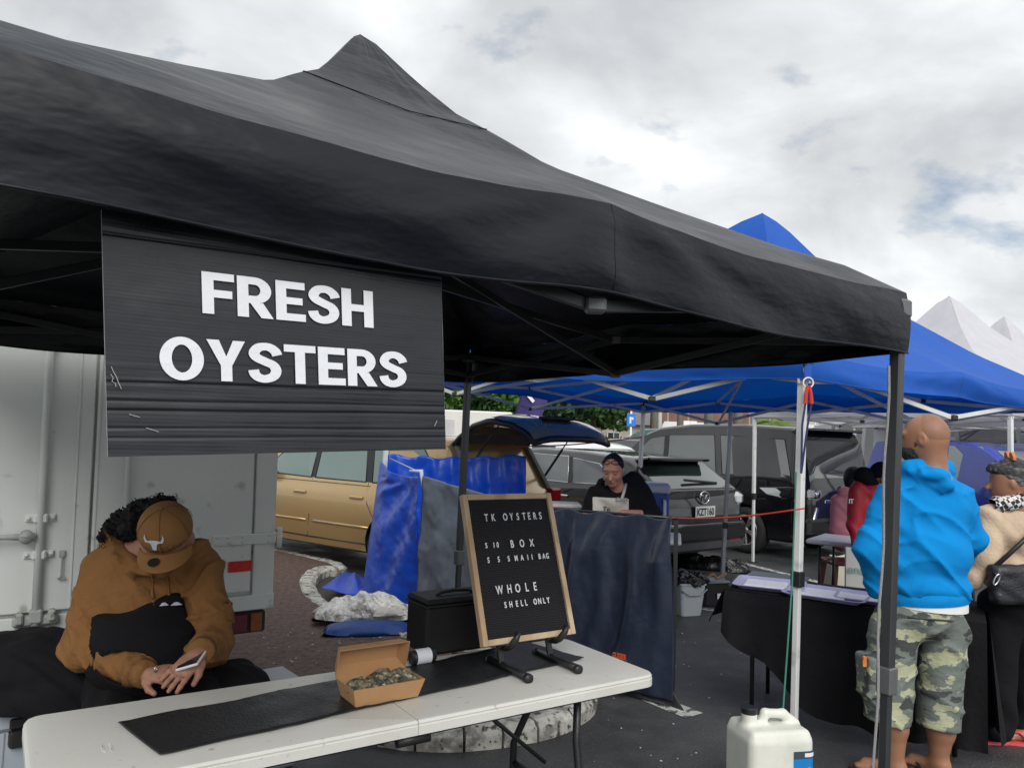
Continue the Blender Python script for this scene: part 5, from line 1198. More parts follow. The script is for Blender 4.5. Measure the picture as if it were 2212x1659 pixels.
# ================================================================== BEHIND THE WINDBREAK
def simple_table(name, lab, P0, d, p, L, W, z, Mtop, legs=True, inset=.12):
    t = thing(name, lab, 'table', P0 + d * L / 2 + p * W / 2)
    R = Matrix((d, p, Vector((0, 0, 1)))).transposed(); g = MB(); g.box(P0 + d * L / 2 + p * W / 2 + Vector((0, 0, z - .02)), (L, W, .04), R, .012); g.build('table_top', Mtop, t, ang=30)
    for a in (inset, L - inset):
        for b in (.07, W - .07):
            g = MB(); q = P0 + d * a + p * b; g.tube([q + Vector((0, 0, z - .04)), q + Vector((0, 0, .004))], .013, 8); g.build('leg', M_blackmetal, t, True)
        g = MB(); g.tube([P0 + d * a + p * .07 + Vector((0, 0, z * .72)), P0 + d * a + p * (W - .07) + Vector((0, 0, z * .72))], .010, 6); g.build('crossbar', M_blackmetal, t, True)
    return t
wd = (wL - wR).normalized(); wp = Vector((-wd.y, wd.x, 0));  wp = wp if wp.y > 0 else -wp
e_t = at(1472, 1162, 6.45); e_t.z = 0
simple_table('shucking_table', 'white folding table behind the navy windbreak, its end sticking out', e_t, Vector((-.93, .20, 0)).normalized(), Vector((.20, .93, 0)).normalized(), 1.8, .6, .72, M_white)
foam = at(1212, 1098, 6.1); ft_ = thing('foam_box', 'grubby white polystyrene box standing beside the woman', 'box', Vector((foam.x, foam.y, .73)))
M_foam = mat('polystyrene', (.52, .52, .49), .9, var=.12, vscale=25, bump=.3, bscale=120)
g = MB(); g.box(Vector((foam.x - .05, foam.y + .15, .86)), (.42, .28, .26), None, .012); g.build('tub', M_foam, ft_)
g = MB(); g.box(Vector((foam.x - .05, foam.y + .15, 1.005)), (.43, .29, .03), None, .008); g.build('lid', M_foam, ft_)
cb_ = at(1402, 1112, 6.9); cbx = thing('drinks_cooler', 'blue cooler box with white lid behind the woman in black', 'cool box', Vector((cb_.x, cb_.y, .73)))
g = MB(); g.box(Vector((cb_.x - .02, cb_.y, .93)), (.34, .30, .36), None, .02); g.build('body', mat('cooler_blue', (.02, .06, .30), .4), cbx, ang=30)
g = MB(); g.box(Vector((cb_.x - .02, cb_.y, 1.125)), (.36, .32, .10), None, .025); g.build('lid', mat('cooler_lid', (.50, .54, .60), .3), cbx, ang=30)
g = MB(); g.tube([Vector((cb_.x + .10, cb_.y - .16, 1.03)), Vector((cb_.x + .10, cb_.y - .19, 1.02)), Vector((cb_.x + .10, cb_.y - .19, .84)), Vector((cb_.x + .10, cb_.y - .16, .82))], .014, 7); g.build('handle', M_white, cbx, True)

# ================================================================== BUCKET, CRATE, GROUND SHEET, JERRYCANS
bk0 = gnd(1488, 1333); bucket = thing('bucket', 'pale square bucket lined with a black bin bag beside the windbreak', 'bucket', bk0)
M_pail = mat('translucent_pail', (.42, .46, .48), .45, var=.06)
c_ = bk0 + Vector((0, .13, 0)); g = MB()
for (hw_, z_) in ((.095, .003), (.10, .02), (.125, .27), (.132, .275)): pass
def sqring(h, z, r=.03):
    P = []
    for sx, sy, a0 in ((1, 1, 0), (-1, 1, 90), (-1, -1, 180), (1, -1, 270)):
        for k in range(5):
            a = rad(a0 + 90 * k / 4); P.append(c_ + Rz(rad(20)) @ Vector((sx * (h - r) + r * math.cos(a), sy * (h - r) + r * math.sin(a), z)))
    return P
rings = [sqring(.100, .003), sqring(.105, .02), sqring(.130, .27), sqring(.138, .275), sqring(.138, .295)]
V = [v for r_ in rings for v in r_]; n_ = 20; F = [tuple(range(n_))[::-1]] + [(i * n_ + k, i * n_ + (k + 1) % n_, (i + 1) * n_ + (k + 1) % n_, (i + 1) * n_ + k) for i in range(4) for k in range(n_)]
o = mk('pail', V, F, M_pail, bucket); smooth_by_angle(o, 40)
S = SDF((c_.x - .24, c_.y - .24, .18), (c_.x + .24, c_.y + .24, .45), .008); S.u(S.ell((c_.x, c_.y, .315), (.185, .175, .065)), .01); S.sub(S.ell((c_.x, c_.y, .40), (.13, .13, .07)), .02); S.rough(.018, 38, 1.0); S.rough(.007, 90, 3.0)
sdf_obj('bin_bag', S, mat('shiny_black_plastic', (.012, .012, .013), .16, var=.1, spec=.6, bump=.5, bscale=40), bucket)
g = MB(); g.tube([c_ + Rz(rad(20)) @ Vector((-.13, -.136, .24)), c_ + Rz(rad(20)) @ Vector((-.06, -.16, .20)), c_ + Rz(rad(20)) @ Vector((.06, -.16, .20)), c_ + Rz(rad(20)) @ Vector((.13, -.136, .24))], .006, 6); g.build('wire_handle', M_pail, bucket, True)
cr0 = gnd(1543, 1310); crate = thing('storage_crate', 'small black plastic crate with white sticker beside the bucket', 'crate', cr0)
g = MB(); g.box(cr0 + Vector((0, .10, .11)), (.26, .2, .21), Rz(rad(20)), .01); g.build('tub', M_blackplastic, crate); g = MB(); g.box(cr0 + Vector((0, .10, .225)), (.27, .21, .02), Rz(rad(20)), .006); g.build('lid', M_bin2, crate); g = MB(); g.box(cr0 + Vector((.045, -.005, .10)), (.045, .004, .05), Rz(rad(20))); g.build('sticker', M_white, crate)
g = MB(); rp_ = [at(1528, 1248, 7.2), at(1540, 1240, 7.2), at(1548, 1248, 7.25), at(1560, 1244, 7.4), at(1568, 1238, 7.55)]; g.tube(catmull(rp_, 5), .014, 7); tag(g.build('tan_rope', mat('tan_rope', (.32, .21, .12), .9, bump=.6, bscale=150), None, True), 'short knotted tan rope tied to the grey gazebo leg', 'rope')
gs = gnd(1530, 1228); mound('black_groundsheet', 'crumpled black plastic sheet on asphalt behind the black hatchback', 'sheet', gs, .95, .34, .15, MATS['shiny_black_plastic'], 11.0, rad(-20), .5, 50, base=0.0)
ts_ = gnd(1678, 1244, .3); tb = thing('clear_tub', 'shallow dark tub with clear rim on the ground behind the trays', 'tub', Vector((ts_.x, ts_.y, 0)))
g = MB(); g.box(Vector((ts_.x, ts_.y, .14)), (.50, .36, .27), Rz(rad(-30)), .02); g.build('tub', M_blackplastic, tb); g = MB(); g.box(Vector((ts_.x, ts_.y, .285)), (.54, .40, .02), Rz(rad(-30)), .008); g.build('rim', M_bin2, tb)

M_can = mat('milky_jerrycan_plastic', (.68, .69, .62), .42, var=.10, vscale=6, sss=.15, col2=(.58, .60, .53), c2scale=4, c2lo=.5, c2hi=.7, bump=.08, bscale=25)
jk = at(1660, 1640, 3.42); jk.z = 0
can = thing('jerrycan', 'milky white jerrycan with blue label weighing down the white leg', 'jerrycan', jk)
Rj2 = np.array(Rz(rad(12))); RjM = Rz(rad(12))
def jl(x, y, z): return jk + RjM @ Vector((x, y, z))
S = SDF((jk.x - .22, jk.y - .20, -.01), (jk.x + .22, jk.y + .20, .46), .007)
S.u(S.rbox(jk + Vector((0, 0, .165)), (.150, .118, .163), .035, Rj2), .001)
S.u(S.rbox(jl(0, 0, .322), (.137, .105, .025), .02, Rj2), .02)
S.u(S.cone(jl(-.095, 0, .33), jl(-.095, 0, .385), .036, .033), .02)
S.u(S.cone(jl(-.035, 0, .345), jl(-.02, 0, .388), .020, .019), .015); S.u(S.cone(jl(-.02, 0, .388), jl(.065, 0, .382), .019, .019), .012); S.u(S.cone(jl(.065, 0, .382), jl(.12, 0, .34), .019, .024), .015)
S.sub(S.cone(jl(-.155, -.118, .05), jl(-.155, -.118, .30), .012, .012), .01)
sdf_obj('body', S, M_can, can)
g = MB(); g.lathe([(.030, .0), (.034, .004), (.034, .026), (.030, .030), (.001, .030)], jl(-.095, 0, .388), 18); g.build('cap', M_blackplastic, can, ang=40)
g = MB(); M_lab = mat('blue_label', (.005, .19, .52), .5, var=.06, vscale=14, col2=(.5, .5, .45), c2scale=26, c2lo=.67, c2hi=.7)
def labf(u, v):
    x = lerp(.045, .152, u) if u < .75 else .152; y = -.1215 if u < .75 else lerp(-.1215, -.05, (u - .75) / .25); return jl(x + (.004 * math.sin(v * 30) if u == 0 else 0), y + (.02 * max(0, (u - .62) / .13) if u < .75 else 0), lerp(.10, .272, v))
def labf(u, v):
    # wraps round the near right-hand corner of the can
    s = u * .15; r = .036
    if s < .069: x, y = .045 + s, -.1195
    elif s < .069 + r * 1.57: a = (s - .069) / r; x, y = .114 + r * math.sin(a) * 1.04, -.0835 - r * math.cos(a) * 1.0
    else: x, y = .1515, -.0835 + (s - .069 - r * 1.57)
    return jl(x + .0008, y, lerp(.09, .268, v) + (.004 * math.sin(u * 20) if v == 0 else 0))
g.grid(labf, 24, 6); g.build('label', M_lab, can, True)
g = MB(); g.grid(lambda u, v: labf(u, lerp(.83, 1, v)) + RjM @ Vector((0, -.0012, 0)), 20, 1); g.build('label_band', mat('dark_label_band', (.04, .06, .09), .5), can, True)
g = MB(); g.grid(lambda u, v: labf(lerp(.33, .66, u), lerp(.87, .96, v)) + RjM @ Vector((0.001, -.0022, 0)), 10, 1); g.build('label_print', M_white, can, True)

# ================================================================== TRAY TABLE WITH BLACK CLOTH
dT = Vector((.865, -.50, 0)).normalized(); pT = Vector((.50, .865, 0)).normalized(); P0T = Vector((1.30, 4.52, 0)); LT, WT_, ZT = 1.25, .58, .70
tt = simple_table('tray_table', 'folding table hidden under a black cloth, holding lavender trays', P0T, dT, pT, LT, WT_, ZT - .004, M_white)
M_blkcloth = mat('black_tablecloth', (.0065, .0065, .008), .85, var=.2, bump=.3, bscale=20, spec=.2)
cl = thing('black_tablecloth', 'black cloth draped unevenly over the tray table', 'tablecloth', P0T + dT * LT / 2)
def drop(s): return float(np.interp(s, [-.05, .0, .12, .22, .35, .5, .8, 1.3], [.20, .24, .33, .36, .50, .60, .62, .60]))
def topf(u, v): return P0T + dT * lerp(-.02, LT + .02, u) + pT * lerp(-.02, WT_ + .02, v) + Vector((0, 0, ZT + .003 + .003 * fn(u * 5, v * 4, 1)))
g = MB(); g.grid(topf, 30, 14); g.build('top', M_blkcloth, cl, True)
def frontf(u, v):
    s = lerp(-.02, LT + .02, u); d = drop(s); t_ = v * d; wv_ = .030 * math.sin(s * 15 + 1) * v + .02 * math.sin(s * 34) * v * v
    return P0T + dT * s - pT * (.022 + .012 * min(1, v * 6) + .06 * v + wv_) + Vector((0, 0, ZT + .003 - t_))
g = MB(); g.grid(frontf, 70, 24); g.build('front_drop', M_blkcloth, cl, True)
def leftf(u, v):
    s = lerp(-.02, WT_ + .02, u); d = lerp(.20, .15, u); return P0T + pT * s - dT * (.022 + .012 * min(1, v * 6) + .05 * v + .02 * math.sin(s * 18) * v + .03 * v * (1 - u)) + Vector((0, 0, ZT + .003 - v * d))
g = MB(); g.grid(leftf, 30, 14); g.build('end_drop', M_blkcloth, cl, True)
def rightf(u, v):
    s = lerp(-.02, WT_ + .02, u); return P0T + pT * s + dT * (LT + .022 + .012 + .05 * v + .02 * math.sin(s * 18) * v) + Vector((0, 0, ZT + .003 - v * .58))
g = MB(); g.grid(rightf, 30, 14); g.build('end_drop', M_blkcloth, cl, True)
M_tray = mat('lavender_tray', (.36, .36, .56), .35, var=.05); M_plate2 = mat('white_tray_liner', (.72, .72, .76), .5, var=.03)
def tray(px, py, rz, lab, L=.40, W=.29):
    c = gnd(px, py, ZT + .01); t = thing('serving_tray', lab, 'tray', c, rz, group='trays on the black cloth')
    def rr(h1, h2, z, r):
        return [Vector((sx * (h1 - r) + r * math.cos(rad(a0 + 22.5 * k)), sy * (h2 - r) + r * math.sin(rad(a0 + 22.5 * k)), z)) for sx, sy, a0 in ((1, 1, 0), (-1, 1, 90), (-1, -1, 180), (1, -1, 270)) for k in range(5)]
    rs = [rr(L / 2 - .03, W / 2 - .03, .002, .03), rr(L / 2 - .005, W / 2 - .005, .022, .04), rr(L / 2 + .008, W / 2 + .008, .022, .045), rr(L / 2 + .008, W / 2 + .008, .019, .045), rr(L / 2 - .002, W / 2 - .002, .017, .04), rr(L / 2 - .028, W / 2 - .028, -.003, .03)]
    V = [v for q in rs for v in q]; n_ = 20; F = [tuple(range(n_))] + [(i * n_ + k, i * n_ + (k + 1) % n_, (i + 1) * n_ + (k + 1) % n_, (i + 1) * n_ + k)[::-1] for i in range(5) for k in range(n_)] + [tuple(5 * n_ + k for k in range(n_))[::-1]]
    mk('tray', V, F, M_tray, t, local=True)
    g = MB(); g.box((-.02, -.02, .012), (L * .62, W * .6, .014), None, .006); g.build('liner', M_plate2, t, local=True)
ra_ = math.atan2(dT.y, dT.x)
tray(1663, 1266, ra_ + rad(6), 'lavender serving tray with white liner at the left of the cloth', .38, .36); tray(1788, 1287, ra_ - rad(4), 'lavender serving tray with white liner in the cloth middle', .42, .36); tray(1885, 1298, ra_, 'lavender serving tray partly hidden behind the man in blue', .36, .26)

# white table, stool and jerrycan by the people carrier
w0 = at(1740, 1163, 6.75); w0.z = 0
simple_table('white_table', 'bare white folding table with black legs beside the girl in pink', w0, Vector((.80, -.60, 0)), Vector((.60, .80, 0)), 1.3, .6, .74, M_white, inset=.10)
j2 = gnd(1812, 1270); j2 = at(1812, 1262, 8.2); j2.z = 0
c2 = thing('water_container', 'white plastic water container on the ground behind the red stool', 'container', j2)
S = SDF((j2.x - .2, j2.y - .2, -.01), (j2.x + .2, j2.y + .2, .46), .014); S.u(S.rbox(j2 + Vector((0, 0, .18)), (.13, .13, .178), .04), .001); S.u(S.cone(j2 + Vector((-.05, 0, .37)), j2 + Vector((.08, 0, .40)), .02, .02), .02); S.u(S.cone(j2 + Vector((.08, 0, .40)), j2 + Vector((.1, 0, .34)), .02, .03), .02)
sdf_obj('body', S, mat('cream_plastic', (.60, .58, .46), .45, var=.05), c2)
g = MB(); g.lathe([(.03, 0), (.03, .03), (.001, .03)], j2 + Vector((-.07, 0, .375)), 12); g.build('cap', M_white, c2)
st0 = at(1822, 1262, 7.4); st0.z = 0; M_stool = mat('maroon_plastic', (.16, .015, .018), .45)
stl = thing('plastic_stool', 'maroon plastic stool under the girl in pink', 'stool', st0)
g = MB(); g.box(st0 + Vector((0, 0, .46)), (.34, .34, .04), None, .012); g.build('seat', M_stool, stl)
for sx in (-1, 1):
    for sy in (-1, 1):
        g = MB(); g.bar(st0 + Vector((sx * .13, sy * .13, .445)), st0 + Vector((sx * .18, sy * .18, .003)), .045, .03); g.build('leg', M_stool, stl)

# ================================================================== PEOPLE
M_skin1 = mat('warm_brown_skin', (.36, .175, .115), .5, var=.10, vscale=18, sss=.12, bump=.06, bscale=200)
M_skin2 = mat('deep_brown_skin', (.30, .145, .085), .45, var=.10, vscale=14, sss=.12)
M_skin3 = mat('ruddy_skin', (.42, .20, .145), .5, var=.12, vscale=14, sss=.12)
M_hair = mat('black_hair', (.006, .005, .006), .65, var=.3, vscale=60, bump=.6, bscale=90, spec=.25)
M_tan = mat('tan_fleece', (.225, .108, .038), .9, var=.10, vscale=10, bump=.7, bscale=9, spec=.2, bdist=.05, bdetail=7)
M_blackfab = mat('black_fleece', (.006, .006, .0075), .9, var=.15, bump=.5, bscale=12, spec=.2, bdist=.02, bdetail=6)
M_cap = mat('tan_cap_cloth', (.25, .118, .036), .85, var=.08, vscale=14, bump=.2, bscale=300)
def crease(S, amp, fx, fy, fz, ph=0.0):
    q = S.X * fx + S.Y * fy + S.Z * fz + ph + 1.3 * np.sin(S.X * fz * .7 + S.Z * fx * .6 + ph) + .6 * np.sin(S.Z * 23 + S.X * 17)
    w = .5 + .5 * np.sin(S.X * 7.3 + S.Z * 5.1 + ph * 3)
    S.d = S.d - amp * w * ((1 - np.abs(np.sin(q))) ** 2.6 - .25)
def link(A, B, via):
    """join two body pieces with a hidden limb so that the body is one continuous surface"""
    Va, Fa, mi = A; Vb, Fb, _ = B; Va = np.asarray(Va); Fa = np.asarray(Fa); Vb = np.asarray(Vb); Fb = np.asarray(Fb)
    via = [np.array(tuple(v)) for v in via]
    ta = via[0] if via else Vb.mean(0); tb = via[-1] if via else Va.mean(0)
    fa = int(np.argmin(((Va[Fa].mean(1) - ta) ** 2).sum(1))); fb = int(np.argmin(((Vb[Fb].mean(1) - tb) ** 2).sum(1)))
    qa = Fa[fa]; qb = Fb[fb]; na = len(Va); V = [Va, Vb]; F = [np.delete(Fa, fa, 0), np.delete(Fb, fb, 0) + na]
    pa, pb = Va[qa].mean(0), Vb[qb].mean(0); chain = [pa] + via + [pb]; prev = list(qa); n0 = na + len(Vb); extra = []
    for k in range(1, len(chain) - 1):
        d = chain[k + 1] - chain[k - 1]; d /= np.linalg.norm(d) + 1e-9; off = Va[qa] - pa; off = off - np.outer(off @ d, d); off = off / (np.linalg.norm(off, axis=1)[:, None] + 1e-9) * .03
        ring = [n0 + len(extra) + q for q in range(4)]; extra += list(chain[k] + off); F.append(np.array([[prev[q], prev[(q + 1) % 4], ring[(q + 1) % 4], ring[q]] for q in range(4)])); prev = ring
    end = [int(i) + na for i in qb][::-1]
    F.append(np.array([[prev[q], prev[(q + 1) % 4], end[(q + 1) % 4], end[q]] for q in range(4)]))
    if extra: V.append(np.array(extra))
    return (np.concatenate(V), np.concatenate(F), mi)
def V3(v): return np.array(v, np.float32)
def hit(S, px, py, t0=0.5, t1=12.0):
    d = ray(px, py); last = None
    for k in range(4000):
        t = t0 + (t1 - t0) * k / 4000; p = CP + d * t; i = np.round((np.array(p) - S.lo) / S.res).astype(int)
        if (i >= 0).all() and (i < S.n).all() and S.d[i[0], i[1], i[2]] < 0: return p - d * .006
    return CP + d * t0
def bounds(pts, m_): 
    P = np.array([tuple(p) for p in pts]); return P.min(0) - m_, P.max(0) + m_
def hand(root, palm_dir, pnormal, side, size=1.0, curl=(.5, .55, .6, .65), thumb=(.7, .35), res=.0032, spread=.10):
    """skinned hand: palm, four unequal fingers with knuckle bends and a thumb from the side of the palm"""
    f = palm_dir.normalized(); n = (pnormal - f * pnormal.dot(f)).normalized(); s = f.cross(n) * side
    L = .085 * size; W = .040 * size; pts = [root, root + f * .2]
    S = SDF(*[np.array(q) for q in ((root.x - .13, root.y - .13, root.z - .13), (root.x + .13 + 0, root.y + .13, root.z + .13))], res)
    c = root + f * L * .55; R = Matrix((f, s, n)).transposed()
    S.u(S.ell(c, (L * .62, W, .0165 * size), R), .01); S.u(S.cone(root - f * .042, root + f * .01, .019 * size, .025 * size), .02)
    lens = (.072, .080, .075, .060)
    for k in range(4):
        b = root + f * L + s * (W * (.72 - .48 * k)) - n * .002; d = (f + s * spread * (1.5 - k)).normalized(); l = lens[k] * size; a = 0.0; p = b - f * .012; r = .0092 * size
        for q, fr in enumerate((.45, .32, .26)):
            a += curl[k] * (1.0 if q else .7); dd = (d * math.cos(a) - n * math.sin(a)); e = p + dd * l * fr; S.u(S.cone(p, e, r, r * .92), .006); p = e; r *= .92
    b = root + f * L * .28 + s * W * .85; d = (f * thumb[1] + s * thumb[0] - n * .35).normalized(); e = b + d * .040 * size; S.u(S.cone(b, e, .0125 * size, .011 * size), .010)
    d2 = (d + f * .9 - n * .2).normalized(); S.u(S.cone(e, e + d2 * .032 * size, .0105 * size, .0088 * size), .006)
    return S.mesh()

# ---------------------------------------------------------------- seated person in tan hoodie
p1 = thing('person', 'seated person in tan hoodie and cap looking down at a phone', 'person', Vector((*at(320, 1500, 2.95).xy, 0)))
J = at
shL, shR = J(222, 1232, 3.02), J(432, 1222, 3.02); elL, wrL = J(178, 1394, 2.92), J(300, 1450, 2.71); elR, wrR = J(462, 1386, 2.92), J(438, 1404, 2.72)
lo, hi = bounds([J(120, 1480, 2.85), J(520, 1060, 3.1), J(520, 1480, 2.7), J(320, 1100, 2.55), J(300, 1480, 3.2)], .07)
hoodS = SDF(lo, hi, .0078); S = hoodS
S.u(S.ell(J(322, 1290, 3.02), (.205, .155, .205)), .02); S.u(S.ell(J(330, 1405, 2.93), (.215, .19, .15)), .06); S.u(S.ell(J(305, 1212, 3.06), (.165, .12, .105)), .05)
torso_d = S.d.copy()
S.u(S.cone(shL, elL, .085, .074), .06); S.u(S.cone(elL, wrL, .072, .050), .03); S.u(S.cone(shR, elR, .083, .072), .06); S.u(S.cone(elR, wrR, .070, .050), .03)
arm_only = np.minimum(np.minimum(S.cone(shL, elL, .085, .074), S.cone(elL, wrL, .072, .050)), np.minimum(S.cone(shR, elR, .083, .072), S.cone(elR, wrR, .070, .050)))
S.u(S.cone(J(238, 1168, 3.02), J(298, 1224, 2.87), .036, .030), .014); S.u(S.cone(J(428, 1180, 2.98), J(345, 1232, 2.85), .034, .028), .014); S.u(S.cone(J(298, 1224, 2.87), J(345, 1232, 2.85), .030, .028), .014); S.u(S.ell(J(262, 1160, 3.05), (.09, .07, .05)), .03)
# sleeve folds
g_ = (np.clip(1 - np.abs(S.cone(J(176, 1396, 2.90), J(285, 1445, 2.72), .0, .0)) / .14, 0, 1) + np.clip(1 - np.abs(S.cone(J(470, 1340, 2.93), wrR, 0, 0)) / .13, 0, 1)).astype(np.float32)
S.d = S.d - g_ * .026 * (1 - np.abs(np.sin(S.X * 26 + S.Z * 22 + 1.6 * np.sin(S.Z * 21 + S.Y * 12 + S.X * 9)))) ** 3
crease(S, .026, 11, 4, 8, 0.3); crease(S, .022, -9, 6, 15, 1.7); crease(S, .011, 24, 6, 22, .7)
sdf_obj('hoodie', [(*S.mesh(), 0)], [M_tan], p1)
# cuffs
for a, b in ((elL, wrL), (elR, wrR)):
    d_ = (b - a).normalized(); g = MB(); g.tube([b + d_ * .012, b + d_ * .045, b + d_ * .055], [.049, .046, .040], 20); g.build('cuff', M_tan, p1, True)
# black apron over the belly
S2 = SDF(lo, hi, .0078); S2.d = torso_d - .024; pa, pb = J(222, 1328, 2.85), J(432, 1296, 2.85); ed = (pb - pa).normalized(); nrm_ = Vector((0, -.25, 1)); nrm_ = (nrm_ - ed * nrm_.dot(ed)).normalized()
curve = .05 * np.exp(-((S2.X - float(J(345, 1300, 2.85).x)) / .09) ** 2)
S2.d = np.maximum(S2.d, S2.plane(pa, nrm_) - curve * .55 + .012); S2.sub(arm_only - .004, .009)
sdf_obj('apron', [(*S2.mesh(), 0)], [M_blackfab], p1)
pr = []
for (x0, y0, w0, h0) in ((344, 1300, 20, 9), (368, 1299, 26, 9)):
    c0 = hit(S2, x0 + w0 / 2, y0 + 6); k_ = c0.y; g = MB(); g.prism([at(x0, y0 + h0, k_ - .012), at(x0 + w0, y0 + h0 - 2, k_ - .012), at(x0 + w0 * .62, y0 + 1, k_ - .006), at(x0 + w0 * .3, y0 + 2, k_ - .006)], (0, .003, 0)); g.build('chest_print', mat('pale_print', (.45, .43, .55), .7, var=.3, vscale=70), p1)
# trousers
hL, hR = J(255, 1478, 3.02), J(405, 1470, 3.02); kL, kR = Vector((*J(240, 1560, 2.62).xy, .50)), Vector((*J(452, 1520, 2.66).xy, .50))
aL, aR = Vector((kL.x + .05, kL.y + .02, .07)), Vector((kR.x + .02, kR.y + .05, .07))
lo2, hi2 = bounds([hL, hR, kL, kR, aL, aR, Vector((kL.x, kL.y - .12, .02))], .14); lo2[2] = -.005
S3 = SDF(lo2, hi2, .011); S3.u(S3.ell((hL + hR) / 2, (.23, .20, .13)), .02); 
for h_, k_, a_ in ((hL, kL, aL), (hR, kR, aR)):
    S3.u(S3.cone(h_, k_, .115, .090), .05); S3.u(S3.cone(k_, a_, .085, .062), .03)
S3.wrinkle(.004, 40, 10, 30); sdf_obj('trousers', S3, [M_blackfab], p1)
for a_ in (aL, aR):
    S4 = SDF((a_.x - .12, a_.y - .24, -.002), (a_.x + .12, a_.y + .12, .14), .01); S4.u(S4.ell((a_.x + .02, a_.y - .07, .045), (.05, .135, .045)), .02); S4.inter(-(S4.Z - .004) + 0 * S4.X + 0 * S4.Y); sdf_obj('shoe', S4, [M_blackfab], p1)
# head and hands: one body mesh
hu = Vector((.06, -.60, .797)).normalized(); hf = Vector((.24, -.76, -.60)); hf = (hf - hu * hf.dot(hu)).normalized(); hr = hf.cross(hu)
cc = J(357, 1140, 2.84); RH = Matrix((hr, hf, hu)).transposed(); hc = cc - hu * .035 + hf * .0
Sh = SDF(*bounds([hc, J(300, 1215, 2.95), J(300, 1200, 3.05)], .15), .006)
Sh.u(Sh.ell(hc, (.076, .092, .105), RH), .01); Sh.u(Sh.ell(hc - hu * .07 + hf * .035, (.055, .055, .06), RH), .04); Sh.u(Sh.cone(hc - hu * .06 - hf * .03, J(300, 1200, 3.0), .062, .07), .03)
Sh.u(Sh.cone(hc + hf * .09 - hu * .03, hc + hf * .108 - hu * .055, .011, .015), .015)
for s in (-1, 1): Sh.u(Sh.ell(hc + hr * s * .080 - hu * .03 - hf * .005, (.012, .022, .032), RH), .008)
parts = [(*Sh.mesh(), 0)]
ph = at(406, 1437, 2.60)
hl_root = wrL + (wrL - elL).normalized() * .055; parts.append((*hand(hl_root, (at(392, 1446, 2.60) - hl_root), Vector((-.25, -.45, .9)), 1, 1.02, curl=(.30, .34, .38, .42), thumb=(.55, .75)), 0))
hr_root = wrR + (at(424, 1420, 2.64) - wrR).normalized() * .045; parts.append((*hand(hr_root, (at(388, 1452, 2.60) - hr_root), Vector((.25, -.30, .92)), -1, 1.0, curl=(.10, .12, .15, .2), thumb=(.35, .8)), 0))
parts = [link(link(parts[0], parts[1], [shL, elL]), parts[2], [shR, elR])]; sdf_obj('body', parts, [M_skin1], p1)
# hair
Hs = SDF(*bounds([J(205, 1170, 3.1), J(385, 1050, 2.85)], .06), .0062)
for (x, y, Y, r) in ((305, 1112, 2.98, .060), (268, 1128, 3.02, .050), (243, 1146, 3.02, .036), (345, 1098, 2.93, .048), (285, 1140, 2.96, .05), (228, 1158, 3.0, .020), (370, 1094, 2.92, .025), (262, 1155, 3.0, .025)):
    Hs.u(Hs.ell(J(x, y, Y), (r, r, r)), .03)
Hs.rough(.010, 110, 2.0); Hs.rough(.006, 210, 5.0); sdf_obj('hair', Hs, [M_hair], p1)
g = MB()
for k in range(260):
    x, y = random.uniform(218, 380), 0; y = lerp(1162, 1094, min(1, (x - 218) / 110)) + random.uniform(-12, 22) - (8 if x > 300 else 0); c = J(x, y, random.uniform(2.93, 3.03)); r = random.uniform(.006, .014); ax = Vector((random.uniform(-1, 1), random.uniform(-1, 1), random.uniform(-1, 1))).normalized(); b1 = ax.orthogonal().normalized(); b2 = ax.cross(b1); a0 = random.uniform(0, 6)
    g.tube([c + (b1 * math.cos(a0 + q) + b2 * math.sin(a0 + q)) * r + ax * q * .0022 for q in np.linspace(0, 7, 10)], .0009, 4, False)
o = g.build('hair_curls', M_hair, p1, True); o['kind'] = 'stuff'
# cap
cap = thing('cap', 'tan baseball cap with white bull head badge worn by the seated person', 'cap', cc); 
Sc = SDF(*bounds([cc], .17), .005); Sc.u(Sc.ell(cc, (.094, .106, .092), RH), .001); Sc.inter(-Sc.plane(cc - hu * .030, hu)); Sc.sub(Sc.ell(cc - hu * .012, (.088, .100, .084), RH), .002)
Sc.d = Sc.d + .0012 * np.exp(-(Sc.plane(cc, hr) / .002) ** 2)
sdf_obj('crown', Sc, [M_cap], cap)
def brim(u, v):
    a = rad(lerp(-72, 72, u)); p = cc - hu * (.028 + .010 * v) + hf * (math.cos(a) * .104 + v * .082 * math.cos(a) ** .6) + hr * (math.sin(a) * .093 * (1 + .05 * v)) - hu * (.030 * math.sin(a) ** 2); return p
g = MB(); g.grid(brim, 30, 8); o = g.build('brim', M_cap, cap, True); solidify(o, .004)
g = MB(); g.lathe([(.001, .004), (.006, .003), (.007, 0)], cc + hu * .093, 10, RH); g.build('button', M_cap, cap, True)
for aa in (-60, 0, 60, 120):
    dA = hr * math.cos(rad(aa + 90)) + hf * math.sin(rad(aa + 90)); g = MB(); g.tube([cc + (hu * math.sin(q) * .0925 + (dA - 0 * hu) * math.cos(q) * (.0945 + .012 * abs(dA.dot(hf)))) for q in np.linspace(.0, 1.55, 14)], .0012, 5); g.build('seam', mat('dark_stitch', (.16, .065, .02), .9), cap, True)
